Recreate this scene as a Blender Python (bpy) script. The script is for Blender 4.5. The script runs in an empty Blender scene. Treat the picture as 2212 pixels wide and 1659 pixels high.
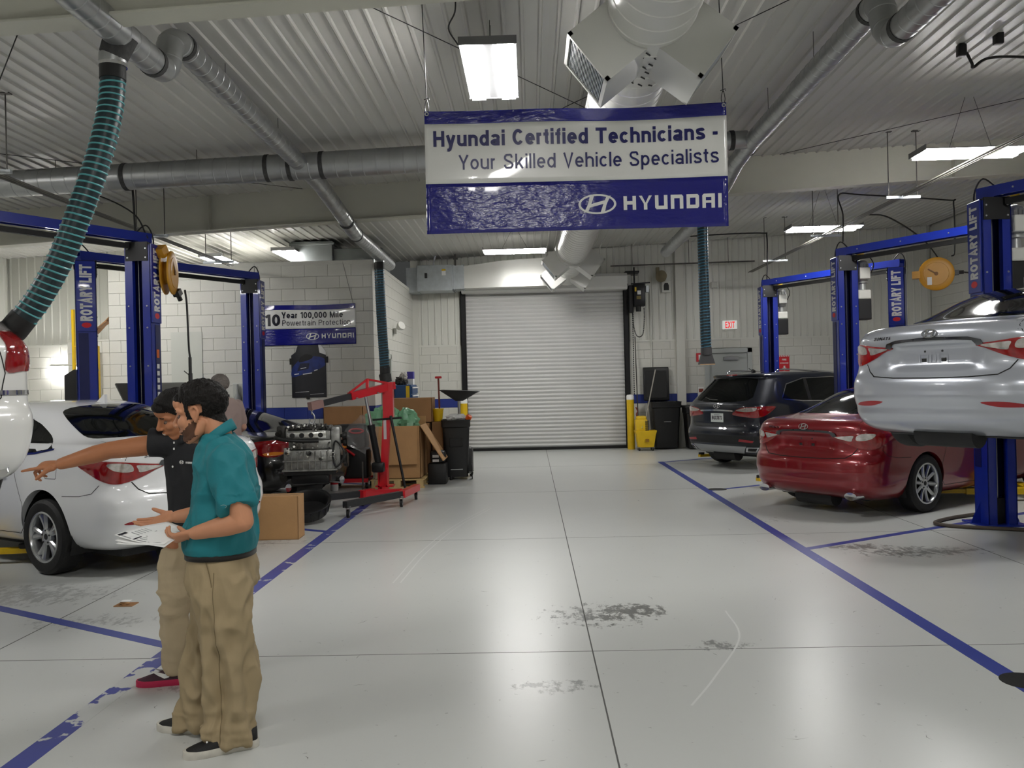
import bpy, bmesh, math, random
import numpy as np
from mathutils import Vector, Matrix, noise
from mathutils.bvhtree import BVHTree
from mathutils.geometry import delaunay_2d_cdt
random.seed(7)
SC = bpy.context.scene
COL = SC.collection
# ---------------------------------------------------------------- camera
def make_camera():
    f, w = 1850.0, 2212.0
    a, r, p = math.atan(40 / f), 0.0235, math.atan(3.5 / f)
    F = Vector((-math.sin(a) * math.cos(p), math.cos(a) * math.cos(p), -math.sin(p)))
    R0 = Vector((math.cos(a), math.sin(a), 0))
    U0 = R0.cross(F)
    R = math.cos(r) * R0 - math.sin(r) * U0
    U = math.sin(r) * R0 + math.cos(r) * U0
    cam = bpy.data.cameras.new('camera')
    cam.sensor_width = 36.0
    cam.lens = f / w * 36.0
    cam.clip_start = 0.05
    o = bpy.data.objects.new('camera', cam)
    COL.objects.link(o)
    m = Matrix((R, U, -F)).transposed().to_4x4()
    m.translation = Vector((0, 0, 1.6))
    o.matrix_world = m
    SC.camera = o
make_camera()
# ---------------------------------------------------------------- world, exposure
W = bpy.data.worlds.new('world')
SC.world = W
W.use_nodes = True
W.node_tree.nodes['Background'].inputs[0].default_value = (0.6, 0.62, 0.6, 1)
W.node_tree.nodes['Background'].inputs[1].default_value = 0.05
SC.view_settings.view_transform = 'Standard'
SC.view_settings.look = 'None'
SC.view_settings.gamma = 1.0
SC.view_settings.use_curve_mapping = False
SC.view_settings.exposure = 0.46
try:
    SC.cycles.caustics_reflective = False
    SC.cycles.caustics_refractive = False
    SC.cycles.sample_clamp_indirect = 4.0
    SC.cycles.blur_glossy = 1.0
    SC.cycles.max_bounces = 6
    SC.cycles.diffuse_bounces = 3
    SC.cycles.glossy_bounces = 3
    SC.cycles.transmission_bounces = 4
    SC.cycles.transparent_max_bounces = 6
    SC.cycles.adaptive_threshold = 0.03
    SC.cycles.use_light_tree = False
except Exception:
    pass
LAMP_POWER = 60.0      # emission strength of the strip lamps
# ---------------------------------------------------------------- small helpers
def lin(c):
    def g(v):
        v = v / 255.0
        return v / 12.92 if v <= 0.04045 else ((v + 0.055) / 1.055) ** 2.4
    return (g(c[0]), g(c[1]), g(c[2]), 1.0)
MATS = {}
def mat(name, rgb, rough=0.5, metal=0.0, vary=0.0, vscale=6.0, bump=0.0, bscale=60.0, coat=0.0, emit=0.0, alpha=1.0, spec=0.5, trans=0.0, sheen=0.0, stretch=None):
    if name in MATS:
        return MATS[name]
    m = bpy.data.materials.new(name)
    m.use_nodes = True
    nt = m.node_tree
    b = nt.nodes['Principled BSDF']
    b.inputs['Base Color'].default_value = lin(rgb)
    b.inputs['Roughness'].default_value = rough
    b.inputs['Metallic'].default_value = metal
    b.inputs['Specular IOR Level'].default_value = spec
    if coat:
        b.inputs['Coat Weight'].default_value = coat
        b.inputs['Coat Roughness'].default_value = 0.03
    if sheen:
        b.inputs['Sheen Weight'].default_value = sheen
    if trans:
        b.inputs['Transmission Weight'].default_value = trans
    if alpha < 1:
        b.inputs['Alpha'].default_value = alpha
    if emit:
        b.inputs['Emission Color'].default_value = lin(rgb)
        b.inputs['Emission Strength'].default_value = emit
    tc = None
    def coords():
        nonlocal tc
        if tc is None:
            tc = nt.nodes.new('ShaderNodeTexCoord')
        if stretch:
            mp = nt.nodes.new('ShaderNodeMapping')
            mp.inputs['Scale'].default_value = stretch
            nt.links.new(tc.outputs['Object'], mp.inputs['Vector'])
            return mp.outputs[0]
        return tc.outputs['Object']
    if vary:
        n = nt.nodes.new('ShaderNodeTexNoise')
        n.inputs['Scale'].default_value = vscale
        n.inputs['Detail'].default_value = 4
        nt.links.new(coords(), n.inputs['Vector'])
        mr = nt.nodes.new('ShaderNodeMapRange')
        mr.inputs[1].default_value = 0.3
        mr.inputs[2].default_value = 0.7
        mr.inputs[3].default_value = 1 - vary
        mr.inputs[4].default_value = 1 + vary * 0.6
        nt.links.new(n.outputs['Fac'], mr.inputs[0])
        mx = nt.nodes.new('ShaderNodeMix')
        mx.data_type = 'RGBA'
        mx.blend_type = 'MULTIPLY'
        mx.inputs[0].default_value = 1
        mx.inputs[6].default_value = lin(rgb)
        nt.links.new(mr.outputs[0], mx.inputs[7])
        nt.links.new(mx.outputs[2], b.inputs['Base Color'])
    if bump:
        n = nt.nodes.new('ShaderNodeTexNoise')
        n.inputs['Scale'].default_value = bscale
        n.inputs['Detail'].default_value = 3
        nt.links.new(coords(), n.inputs['Vector'])
        bp = nt.nodes.new('ShaderNodeBump')
        bp.inputs['Strength'].default_value = bump
        bp.inputs['Distance'].default_value = 0.01
        nt.links.new(n.outputs['Fac'], bp.inputs['Height'])
        nt.links.new(bp.outputs[0], b.inputs['Normal'])
    MATS[name] = m
    return m

def link(o, parent=None):
    COL.objects.link(o)
    if parent is not None:
        o.parent = parent
    return o
def tag(o, label=None, cat=None, group=None, kind=None):
    if label: o['label'] = label
    if cat: o['category'] = cat
    if group: o['group'] = group
    if kind: o['kind'] = kind
    return o
def thing(name, label, cat, loc=(0, 0, 0), rotz=0.0, group=None):
    o = bpy.data.objects.new(name, None)
    o.empty_display_size = 0.1
    o.location = loc
    o.rotation_euler = (0, 0, rotz)
    link(o)
    return tag(o, label, cat, group)
def meshobj(name, me, material=None, parent=None, loc=None, rot=None):
    if material is not None and not me.materials:
        me.materials.append(material)
    o = bpy.data.objects.new(name, me)
    if loc is not None: o.location = loc
    if rot is not None: o.rotation_euler = rot
    return link(o, parent)
def dup(o, parent=None, loc=None, rotz=None):
    c = o.copy()
    COL.objects.link(c)
    c.parent = parent
    if loc is not None: c.location = loc
    if rotz is not None: c.rotation_euler = (0, 0, rotz)
    for ch in o.children:
        dup(ch, c)
    return c
def frame_for(d):
    d = Vector(d).normalized()
    up = Vector((0, 0, 1)) if abs(d.z) < 0.95 else Vector((0, 1, 0))
    x = up.cross(d).normalized()
    y = d.cross(x)
    return x, y, d

class MB:
    """collects shapes; build() links them as one mesh object"""
    def __init__(s):
        s.v, s.f, s.m = [], [], []
        s.M = Matrix.Identity(4)
        s.mi = 0
    def add(s, vs, fs):
        n = len(s.v)
        s.v += [tuple(s.M @ Vector(p)) for p in vs]
        s.f += [tuple(i + n for i in f) for f in fs]
        s.m += [s.mi] * len(fs)
        return s
    def box(s, lo, hi):
        (a, b, c), (d, e, g) = lo, hi
        return s.add([(a, b, c), (d, b, c), (d, e, c), (a, e, c), (a, b, g), (d, b, g), (d, e, g), (a, e, g)],
              [(0, 3, 2, 1), (4, 5, 6, 7), (0, 1, 5, 4), (1, 2, 6, 5), (2, 3, 7, 6), (3, 0, 4, 7)])
    def rbox(s, lo, hi, r=0.01, seg=2):
        bm = bmesh.new()
        bmesh.ops.create_cube(bm, size=1)
        c = [(lo[i] + hi[i]) / 2 for i in range(3)]
        d = [abs(hi[i] - lo[i]) for i in range(3)]
        for v in bm.verts:
            v.co = Vector((c[i] + v.co[i] * d[i] for i in range(3)))
        bmesh.ops.bevel(bm, geom=bm.edges[:], offset=min(r, min(d) * .49), segments=seg, affect='EDGES', profile=0.5)
        bm.verts.index_update()
        vs = [v.co[:] for v in bm.verts]
        fs = [[v.index for v in f.verts] for f in bm.faces]
        bm.free()
        return s.add(vs, fs)
    def bar(s, p0, p1, w, h, up=None):
        p0, p1 = Vector(p0), Vector(p1)
        x, y, d = frame_for(p1 - p0)
        if up is not None:
            x = Vector(up).cross(d).normalized(); y = d.cross(x)
        vs = []
        for p in (p0, p1):
            for sx, sy in ((-1, -1), (1, -1), (1, 1), (-1, 1)):
                vs.append(p + x * sx * w / 2 + y * sy * h / 2)
        return s.add(vs, [(3, 2, 1, 0), (4, 5, 6, 7), (0, 1, 5, 4), (1, 2, 6, 5), (2, 3, 7, 6), (3, 0, 4, 7)])
    def cyl(s, p0, p1, r0, r1=None, n=16, caps=True):
        r1 = r0 if r1 is None else r1
        p0, p1 = Vector(p0), Vector(p1)
        x, y, d = frame_for(p1 - p0)
        vs = []
        for p, r in ((p0, r0), (p1, r1)):
            for k in range(n):
                t = 2 * math.pi * k / n
                vs.append(p + x * (r * math.cos(t)) + y * (r * math.sin(t)))
        fs = [(k, (k + 1) % n, n + (k + 1) % n, n + k) for k in range(n)]
        if caps:
            fs += [tuple(range(n - 1, -1, -1)), tuple(range(n, 2 * n))]
        return s.add(vs, fs)
    def tube(s, pts, r, n=10, caps=True, closed=False):
        pts = [Vector(p) for p in pts]
        rs = r if isinstance(r, (list, tuple)) else [r] * len(pts)
        N = len(pts)
        vs, fs = [], []
        px = None
        for i, p in enumerate(pts):
            if closed:
                d = (pts[(i + 1) % N] - pts[i - 1]).normalized()
            else:
                d = (pts[min(i + 1, N - 1)] - pts[max(i - 1, 0)]).normalized()
            if px is None:
                px, py, _ = frame_for(d)
            else:
                px = (px - d * px.dot(d)).normalized()
                py = d.cross(px)
            ri = rs[i]
            ra, rb = ri if isinstance(ri, (list, tuple)) else (ri, ri)
            for k in range(n):
                t = 2 * math.pi * k / n
                vs.append(p + px * (ra * math.cos(t)) + py * (rb * math.sin(t)))
        for i in range(N if closed else N - 1):
            j = (i + 1) % N
            for k in range(n):
                fs.append((i * n + k, i * n + (k + 1) % n, j * n + (k + 1) % n, j * n + k))
        if caps and not closed:
            fs += [tuple(range(n - 1, -1, -1)), tuple(range((N - 1) * n, N * n))]
        return s.add(vs, fs)
    def lathe(s, prof, c=(0, 0, 0), axis=(0, 0, 1), n=32, close=False):
        """prof: (radius, height) pairs along axis"""
        c = Vector(c)
        x, y, d = frame_for(axis)
        vs, fs = [], []
        for r, h in prof:
            for k in range(n):
                t = 2 * math.pi * k / n
                vs.append(c + x * (r * math.cos(t)) + y * (r * math.sin(t)) + d * h)
        P = len(prof)
        for i in range(P if close else P - 1):
            j = (i + 1) % P
            for k in range(n):
                fs.append((i * n + k, i * n + (k + 1) % n, j * n + (k + 1) % n, j * n + k))
        return s.add(vs, fs)
    def prism(s, poly, h, M=None):
        """poly: 2-D points (x, y), extruded 0..h in z, then placed by M"""
        M = M or Matrix.Identity(4)
        n = len(poly)
        vs = [M @ Vector((p[0], p[1], 0)) for p in poly] + [M @ Vector((p[0], p[1], h)) for p in poly]
        fs = [tuple(range(n - 1, -1, -1)), tuple(range(n, 2 * n))] + [(k, (k + 1) % n, n + (k + 1) % n, n + k) for k in range(n)]
        return s.add(vs, fs)
    def sphere(s, c, r, nu=16, nv=10):
        c = Vector(c)
        r = r if isinstance(r, (list, tuple)) else (r, r, r)
        vs = [c + Vector((0, 0, -r[2]))]
        for j in range(1, nv):
            a = -math.pi / 2 + math.pi * j / nv
            for k in range(nu):
                t = 2 * math.pi * k / nu
                vs.append(c + Vector((r[0] * math.cos(a) * math.cos(t), r[1] * math.cos(a) * math.sin(t), r[2] * math.sin(a))))
        vs.append(c + Vector((0, 0, r[2])))
        fs = [(0, 1 + (k + 1) % nu, 1 + k) for k in range(nu)]
        for j in range(nv - 2):
            for k in range(nu):
                a, b = 1 + j * nu + k, 1 + j * nu + (k + 1) % nu
                fs.append((a, b, b + nu, a + nu))
        L = len(vs) - 1
        o = 1 + (nv - 2) * nu
        fs += [(o + k, o + (k + 1) % nu, L) for k in range(nu)]
        return s.add(vs, fs)
    def mesh(s, name, mats=(), smooth=None, fix=True):
        me = bpy.data.meshes.new(name)
        me.from_pydata(s.v, [], s.f)
        for m in (mats if isinstance(mats, (list, tuple)) else [mats]):
            me.materials.append(m)
        if len(me.materials) > 1:
            me.polygons.foreach_set('material_index', s.m)
        if fix:
            bm = bmesh.new(); bm.from_mesh(me)
            bmesh.ops.recalc_face_normals(bm, faces=bm.faces)
            bm.to_mesh(me); bm.free()
        if smooth is not None:
            me.polygons.foreach_set('use_smooth', [True] * len(me.polygons))
            me.set_sharp_from_angle(angle=math.radians(smooth))
        me.update()
        return me
    def build(s, name, mats, parent=None, smooth=None, loc=None, rot=None, fix=True):
        o = bpy.data.objects.new(name, s.mesh(name, mats, smooth, fix))
        if loc is not None: o.location = loc
        if rot is not None: o.rotation_euler = rot
        return link(o, parent)
def struct(o):
    o['kind'] = 'structure'
    return o
def smooth_path(pts, n=8, closed=False):
    """Catmull-Rom through 3-D points"""
    P = [Vector(p) for p in pts]
    out = []
    N = len(P)
    for i in range(N if closed else N - 1):
        if closed:
            a, b, c, d = P[i - 1], P[i], P[(i + 1) % N], P[(i + 2) % N]
        else:
            b, c = P[i], P[i + 1]
            a = P[i - 1] if i else b * 2 - c
            d = P[i + 2] if i + 2 < N else c * 2 - b
        for k in range(n):
            t = k / n
            out.append(0.5 * ((2 * b) + (c - a) * t + (2 * a - 5 * b + 4 * c - d) * t * t + (3 * b - a - 3 * c + d) * t ** 3))
    if not closed:
        out.append(P[-1])
    return out
# ---- stroke lettering in a plain grotesque style (cap height 1)
def _arc(cx, cy, rx, ry, a0, a1, n=14):
    return [(cx + rx * math.cos(math.radians(a0 + (a1 - a0) * i / n)), cy + ry * math.sin(math.radians(a0 + (a1 - a0) * i / n))) for i in range(n + 1)]
def _cv(pts, n=6): return [(p.x, p.y) for p in smooth_path([(a, b, 0) for a, b in pts], n)]
def glyph(c, w):
    h = w / 2; X = .73; W = .56 + (w - .12) * .5; C = 1.0
    def E(cx, cy, rx, ry): return _arc(cx, cy, rx, ry, 0, 360, 28)
    r = W / 2 - h; b = X / 2 - h
    caps = .66 + (w - .12) * .5
    if c == ' ': return [], .28
    if c == 'o': return [E(W / 2, X / 2, r, b)], W
    if c in 'nh':
        q = [[(h, 0), (h, C if c == 'h' else X)], [(h, X * .5)] + _arc(W / 2, X - .26, r, .26 - h, 180, 0) + [(W - h, 0)]]
        return q, W
    if c == 'u': return [[(W - h, 0), (W - h, X)], [(h, X)] + _arc(W / 2, .26, r, .26 - h, 180, 360) + [(W - h, X * .5)]], W
    if c == 'd': return [E(W / 2, X / 2, r, b), [(W - h, 0), (W - h, C)]], W
    if c == 'p': return [E(W / 2, X / 2, r, b), [(h, -.27), (h, X)]], W
    if c == 'a': return [[(W - h * 1.3, 0), (W - h * 1.3, X * .62)] + _arc(W / 2, X - .22, r * .92, .22 - h, 0, 165), E(W / 2 - .01, .21, r * .96, .21 - h)], W
    if c == 'e': return [[(h, X * .5), (W - h, X * .5)] + _arc(W / 2, X / 2, r, b, 8, 318, 24)], W
    if c == 'c': return [_arc(W / 2, X / 2, r, b, 42, 318, 24)], W * .95
    if c == 's': return [_cv([(W - h - .03, X - .19), (W * .72, X - h * 1.05), (W / 2, X - h), (W * .25, X - h * 1.3), (h + .02, X * .72), (W * .3, X * .56), (W * .7, X * .43), (W - h - .01, X * .27), (W * .75, h * 1.3), (W / 2, h), (W * .25, h * 1.1), (h, .19)])], W * .96
    if c == 'S': return [_cv([(caps - h - .04, C - .26), (caps * .74, C - h * 1.2), (caps / 2, C - h), (caps * .24, C - h * 1.4), (h + .02, C * .73), (caps * .3, C * .57), (caps * .7, C * .44), (caps - h, C * .27), (caps * .76, h * 1.4), (caps / 2, h), (caps * .24, h * 1.2), (h, .27)])], caps
    if c == 'i': return [[(h, 0), (h, X)], [(h, C), (h, C - w * 1.05)]], w
    if c == 'l': return [[(h, 0), (h, C)]], w
    if c == 'I': return [[(h, 0), (h, C)]], w
    if c == 't': return [[(h + .09, C * .93), (h + .09, .2)] + _arc(h + .09 + .13, .18, .13, .18 - h, 180, 268, 8), [(0, X - h), (.32, X - h)]], .34
    if c == 'f': return [[(h + .09, 0), (h + .09, C - .2)] + _arc(h + .09 + .13, C - .19, .13, .19 - h, 180, 88, 8), [(0, X - h), (.32, X - h)]], .34
    if c == 'r': return [[(h, 0), (h, X)], [(h, X * .55)] + _arc(h + .20, X - .22, .20, .22 - h, 180, 88, 10)], .34
    if c == 'k': return [[(h, 0), (h, C)], [(W - h * 1.5, X), (h * 1.6, X * .34)], [(W * .40, X * .62), (W - h, 0)]], W
    if c == 'v': return [[(h * .9, X), (W / 2, 0.02), (W - h * .9, X)]], W
    if c == 'w': return [[(h * .8, X), (W * .40, .02), (W * .75, X * .95), (W * 1.1, .02), (W * 1.5 - h * .8, X)]], W * 1.5
    if c == 'y': return [[(W - h * .9, X), (W * .5, .02), (W * .40, -.17), (W * .28, -.22), (W * .12, -.22)], [(h * .9, X), (W * .5, .04)]], W
    K = caps
    if c == 'H': return [[(h, 0), (h, C)], [(K - h, 0), (K - h, C)], [(h, .53), (K - h, .53)]], K
    if c == 'C': return [_arc(K / 2, .5, K / 2 - h, .5 - h, 38, 322, 28)], K
    if c == 'O' or c == '0' : 
        k = K * (1.06 if c == 'O' else .86); return [E(k / 2, .5, k / 2 - h, .5 - h)], k
    if c == 'Q': return [E(K / 2, .5, K / 2 - h, .5 - h), [(K * .55, .25), (K, -.03)]], K
    if c == 'G': return [_arc(K / 2, .5, K / 2 - h, .5 - h, 40, 350, 28) + [(K - h, .48), (K * .55, .48)]], K
    if c == 'T': return [[(K / 2, 0), (K / 2, C)], [(0, C - h), (K, C - h)]], K
    if c == 'Y': return [[(K / 2, 0), (K / 2, .42)], [(h * .8, C), (K / 2, .40), (K - h * .8, C)]], K
    if c == 'V': return [[(h * .8, C), (K / 2, .02), (K - h * .8, C)]], K
    if c == 'A': return [[(h * .8, 0), (K / 2, .98), (K - h * .8, 0)], [(K * .2, .32), (K * .8, .32)]], K
    if c == 'M': return [[(h, 0), (h, C)], [(h, C), (K * .58, .04), (K * 1.16 - h, C)], [(K * 1.16 - h, 0), (K * 1.16 - h, C)]], K * 1.16
    if c == 'N': return [[(h, 0), (h, C)], [(h, C), (K - h, 0)], [(K - h, 0), (K - h, C)]], K
    if c == 'U': return [[(h, C)] + _arc(K / 2, .32, K / 2 - h, .32 - h, 180, 360) + [(K - h, C)]], K
    if c in 'PRB':
        q = [[(h, 0), (h, C)], [(h, C - h), (K * .6, C - h)] + _arc(K * .6, .73, K * .4 - h, .27 - h, 90, -90, 10) + [(h, .46 + h * .0)]]
        if c == 'R': q.append([(K * .52, .46), (K - h * 1.2, 0)])
        if c == 'B': q.append([(h, .46), (K * .6, .46)] + _arc(K * .6, .24 + h * .3, K * .42 - h, .24 - h * .7, 90, -90, 10) + [(h, h)])
        return q, K
    if c == 'L': return [[(h, C), (h, h), (K * .84, h)]], K * .84
    if c == 'F': return [[(h, 0), (h, C - h), (K * .84, C - h)], [(h, .52), (K * .76, .52)]], K * .84
    if c == 'E': return [[(K * .86, C - h), (h, C - h), (h, h), (K * .86, h)], [(h, .52), (K * .8, .52)]], K * .86
    if c == 'X': return [[(h * .8, 0), (K - h * .8, C)], [(h * .8, C), (K - h * .8, 0)]], K
    if c == '1': return [[(.30, 0), (.30, C)], [(.30, C - h * .6), (.05, .74)]], .30 + h
    if c == '7': return [[(0, C - h), (K * .8, C - h), (K * .3, 0)]], K * .8
    if c == '8': return [E(K * .43, .75, K * .36 - h, .25 - h * .8), E(K * .43, .26, K * .43 - h, .27 - h)], K * .86
    if c == '3': return [_arc(K * .40, .75, K * .38 - h, .25 - h, 150, -90, 14), _arc(K * .40, .26, K * .42 - h, .26 - h, 90, -150, 14)], K * .84
    if c == ',': return [[(h, h * 2), (h, 0), (h * .3, -.14)]], w
    if c == '-': return [[(0, .36), (.3, .36)]], .3
    return [[(h, 0), (h, C)]], w
def text_mesh(body, w=.12, shear=0.0, space=1.0):
    vs, fs = [], []
    x = 0.0
    for c in body:
        st, adv = glyph(c, w)
        for pl in st:
            closed = len(pl) > 3 and abs(pl[0][0] - pl[-1][0]) + abs(pl[0][1] - pl[-1][1]) < 1e-6
            P = [Vector(p) for p in (pl[:-1] if closed else pl)]
            n = len(P); base = len(vs)
            for i, p in enumerate(P):
                a = P[i - 1] if (i or closed) else None; b = P[(i + 1) % n] if (i < n - 1 or closed) else None
                d1 = (p - a).normalized() if a is not None and (p - a).length > 1e-9 else None
                d2 = (b - p).normalized() if b is not None and (b - p).length > 1e-9 else None
                d1 = d1 or d2; d2 = d2 or d1
                n1, n2 = Vector((-d1.y, d1.x)), Vector((-d2.y, d2.x))
                m = (n1 + n2); m = m.normalized() if m.length > 1e-6 else n1
                k = min(2.2, 1 / max(.35, m.dot(n1)))
                for s in (1, -1):
                    q = p + m * (s * w / 2 * k)
                    vs.append((x + q.x + shear * q.y, q.y, 0))
            for i in range(n if closed else n - 1):
                j = (i + 1) % n
                fs.append((base + 2 * i, base + 2 * i + 1, base + 2 * j + 1, base + 2 * j))
        x += adv + (.13 - (w - .12) * .35) * space
    return vs, fs
def lettering(name, body, width, mtl, parent, M, bold=0.0, shear=0.0, height=None, thick=0.001, space=1.0):
    """flat print: text scaled to width (and cap height), placed by matrix M (x = reading direction, y = up)"""
    vs, fs = text_mesh(body, .115 + bold * 4.6, shear, space)
    co = np.array(vs); lo, hi = co.min(0), co.max(0)
    sx = width / (hi[0] - lo[0]); sy = sx if height is None else height
    co[:, 0] = (co[:, 0] - lo[0]) * sx; co[:, 1] *= sy
    mb = MB(); mb.M = M
    mb.add([tuple(c) for c in co], fs)
    me = mb.mesh(name, mtl, fix=False)
    bm = bmesh.new(); bm.from_mesh(me); nz = M.to_3x3() @ Vector((0, 0, 1))
    for f in bm.faces:
        f.normal_update()
        if f.normal.dot(nz) < 0: f.normal_flip()
    bm.to_mesh(me); bm.free()
    o = bpy.data.objects.new(name, me)
    return link(o, parent)
def XYM(origin, xdir, ydir):
    x = Vector(xdir).normalized(); y = Vector(ydir).normalized(); z = x.cross(y)
    M = Matrix((x, y, z)).transposed().to_4x4()
    M.translation = Vector(origin)
    return M
def ell(cx, cy, a, b, n=40, t0=0.0):
    return [(cx + a * math.cos(t0 + 2 * math.pi * k / n), cy + b * math.sin(t0 + 2 * math.pi * k / n)) for k in range(n)]
def emblem(mb, M, w, thick=0.004):
    """oval ring with a slanted letter H, width w, in the xy plane of M"""
    a, b = w / 2, w * 0.27
    n = 40
    o, i = ell(0, 0, a, b, n), ell(0, 0, a * 0.88, b * 0.82, n)
    vs = [M @ Vector((p[0], p[1], h)) for ring in (o, i) for h in (0, thick) for p in ring]
    fs = []
    for k in range(n):
        j = (k + 1) % n
        fs += [(n + k, n + j, 3 * n + j, 3 * n + k), (k, n + k, n + j, j), (2 * n + k, 2 * n + j, 3 * n + j, 3 * n + k)]
    mb.add(vs, fs)
    def stroke(c, ws):
        up, dn = [], []
        for (x, y), wd in zip(c, ws):
            up.append((x - wd, y)); dn.append((x + wd, y))
        mb.prism(up + dn[::-1], thick, M)
    # two leaning uprights with flared ends and a curved crossbar
    for sgn in (-1, 1):
        cs = [(sgn * 0.25 * w * 0.9 + 0.30 * b * t + (0.02 * w * math.cos(t * 1.5) * -sgn), b * 0.80 * t) for t in (-1, -.6, -.2, .2, .6, 1)]
        ws = [0.055 * w, 0.05 * w, 0.045 * w, 0.045 * w, 0.05 * w, 0.055 * w]
        stroke(cs, [q * 1.0 for q in ws])
    mb.prism([(-0.2 * w, -0.09 * w), (0.0, -0.04 * w), (0.22 * w, 0.02 * w), (0.2 * w, 0.10 * w), (0.0, 0.05 * w), (-0.22 * w, -0.01 * w)], thick, M)
WORD = {  # squared wordmark letters on a 1 x 1.25 cell, as rectangles / quads
 'H': [[(0, 0), (.2, 0), (.2, 1), (0, 1)], [(.8, 0), (1, 0), (1, 1), (.8, 1)], [(.2, .4), (.8, .4), (.8, .6), (.2, .6)]],
 'Y': [[(.4, 0), (.6, 0), (.6, .45), (.4, .45)], [(.4, .42), (.58, .34), (.22, 1), (-.02, 1)], [(.42, .34), (.6, .42), (1.02, 1), (.78, 1)]],
 'U': [[(0, .12), (.2, .2), (.2, 1), (0, 1)], [(.8, 0), (1, 0), (1, 1), (.8, 1)], [(.12, 0), (.8, 0), (.8, .2), (.2, .2), (0, .12)]],
 'N': [[(0, 0), (.2, 0), (.2, 1), (0, 1)], [(.8, 0), (1, 0), (1, .88), (.8, .8)], [(.2, .8), (.8, .8), (1, .88), (.88, 1), (.2, 1)]],
 'D': [[(0, 0), (.2, 0), (.2, 1), (0, 1)], [(.8, .2), (1, .12), (1, .88), (.8, .8)], [(.2, .8), (.8, .8), (1, .88), (.88, 1), (.2, 1)], [(.2, 0), (.88, 0), (1, .12), (.8, .2), (.2, .2)]],
 'A': [[(0, 0), (.2, 0), (.2, .8), (0, .88)], [(.8, 0), (1, 0), (1, 1), (.8, 1)], [(.12, 1), (0, .88), (.2, .8), (.8, .8), (.8, 1)], [(.2, .35), (.8, .35), (.8, .53), (.2, .53)]],
 'I': [[(0, 0), (.2, 0), (.2, 1), (0, 1)]],
}
KX, KY = {.2: .28, .8: .72, .4: .36, .6: .64}, {.2: .25, .8: .75, .4: .38, .6: .63}
def wordmark(mb, M, width, height, thick=0.001):
    ws = [1, 1, 1, 1, 1, 1, .28]
    tot = sum(ws) + 0.26 * 6
    u = width / tot
    x = 0
    for ch, w_ in zip('HYUNDAI', ws):
        for q in WORD[ch]:
            mb.prism([(x + KX.get(p[0], p[0]) * u, KY.get(p[1], p[1]) * height) for p in q], thick, M)
        x += (w_ + 0.26) * u
# ================================================================ materials of the place
M_wall = mat('painted_block', (212, 211, 203), 0.55, vary=0.05, vscale=1.3, bump=0.25, bscale=90)
M_core = mat('mortar_joint', (202, 202, 192), 0.8)
M_blue_course = mat('blue_painted_block', (30, 50, 132), 0.45, vary=0.06, vscale=2, bump=0.25, bscale=90)
M_liner = mat('white_liner_panel', (214, 214, 206), 0.38, vary=0.04, vscale=0.9)
M_ceil = mat('ceiling_liner_panel', (204, 203, 197), 0.36, vary=0.06, vscale=0.7)
M_beam = mat('painted_steel_beam', (202, 201, 188), 0.5, vary=0.05, vscale=1.5, bump=0.1, bscale=20)
M_trimw = mat('white_trim', (214, 214, 206), 0.45)
M_dark = mat('black_rubber', (18, 18, 18), 0.6)
M_black = mat('black_metal', (22, 22, 24), 0.4, metal=0.3)
M_bplastic = mat('black_plastic', (20, 20, 21), 0.42, bump=0.1, bscale=150)
M_steel = mat('bare_steel', (170, 170, 170), 0.35, metal=0.9)
M_chrome = mat('chrome', (225, 225, 228), 0.08, metal=1.0)
M_galv = mat('galvanised_duct', (172, 174, 174), 0.34, metal=0.75, vary=0.12, vscale=5, bump=0.15, bscale=14)
M_galv2 = mat('galvanised_sheet', (190, 196, 200), 0.35, metal=0.7, vary=0.1, vscale=9)
M_ductw = mat('pale_spiral_duct', (218, 218, 213), 0.3, metal=0.25, vary=0.03, vscale=3)
M_seal = mat('dark_sealant', (62, 62, 62), 0.8, vary=0.25, vscale=30, bump=0.4, bscale=40)
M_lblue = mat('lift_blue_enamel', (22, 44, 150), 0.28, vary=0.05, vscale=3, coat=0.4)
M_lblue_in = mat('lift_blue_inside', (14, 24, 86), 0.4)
M_yellow = mat('yellow_enamel', (226, 186, 22), 0.4, vary=0.08, vscale=8)
M_reel = mat('mustard_enamel', (206, 148, 34), 0.4, vary=0.06, vscale=8)
M_white = mat('white_print', (238, 238, 236), 0.5)
M_red = mat('red_enamel', (206, 26, 40), 0.32, vary=0.05, vscale=8, coat=0.3)
M_redp = mat('red_print', (214, 30, 44), 0.5)
M_navy = mat('navy_vinyl', (28, 30, 128), 0.2, bump=0.8, bscale=9, coat=0.3, stretch=(1, 1, 2.2))
M_vinylw = mat('white_vinyl', (236, 236, 232), 0.25, bump=0.25, bscale=6, coat=0.3)
M_navyp = mat('navy_print', (28, 30, 96), 0.3)
M_blackp = mat('black_print', (20, 20, 34), 0.35)
M_cable = mat('black_cable', (24, 23, 22), 0.55)
M_rod = mat('threaded_rod', (88, 86, 82), 0.5, metal=0.6)
M_card = mat('corrugated_cardboard', (184, 142, 96), 0.85, vary=0.07, vscale=5, bump=0.12, bscale=30)
M_card2 = mat('brown_cardboard', (160, 118, 78), 0.85, vary=0.08, vscale=5, bump=0.12, bscale=30)
M_wood = mat('pine_pallet', (206, 178, 124), 0.75, vary=0.15, vscale=12)
M_greyd = mat('grey_door_paint', (186, 190, 188), 0.4)
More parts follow.
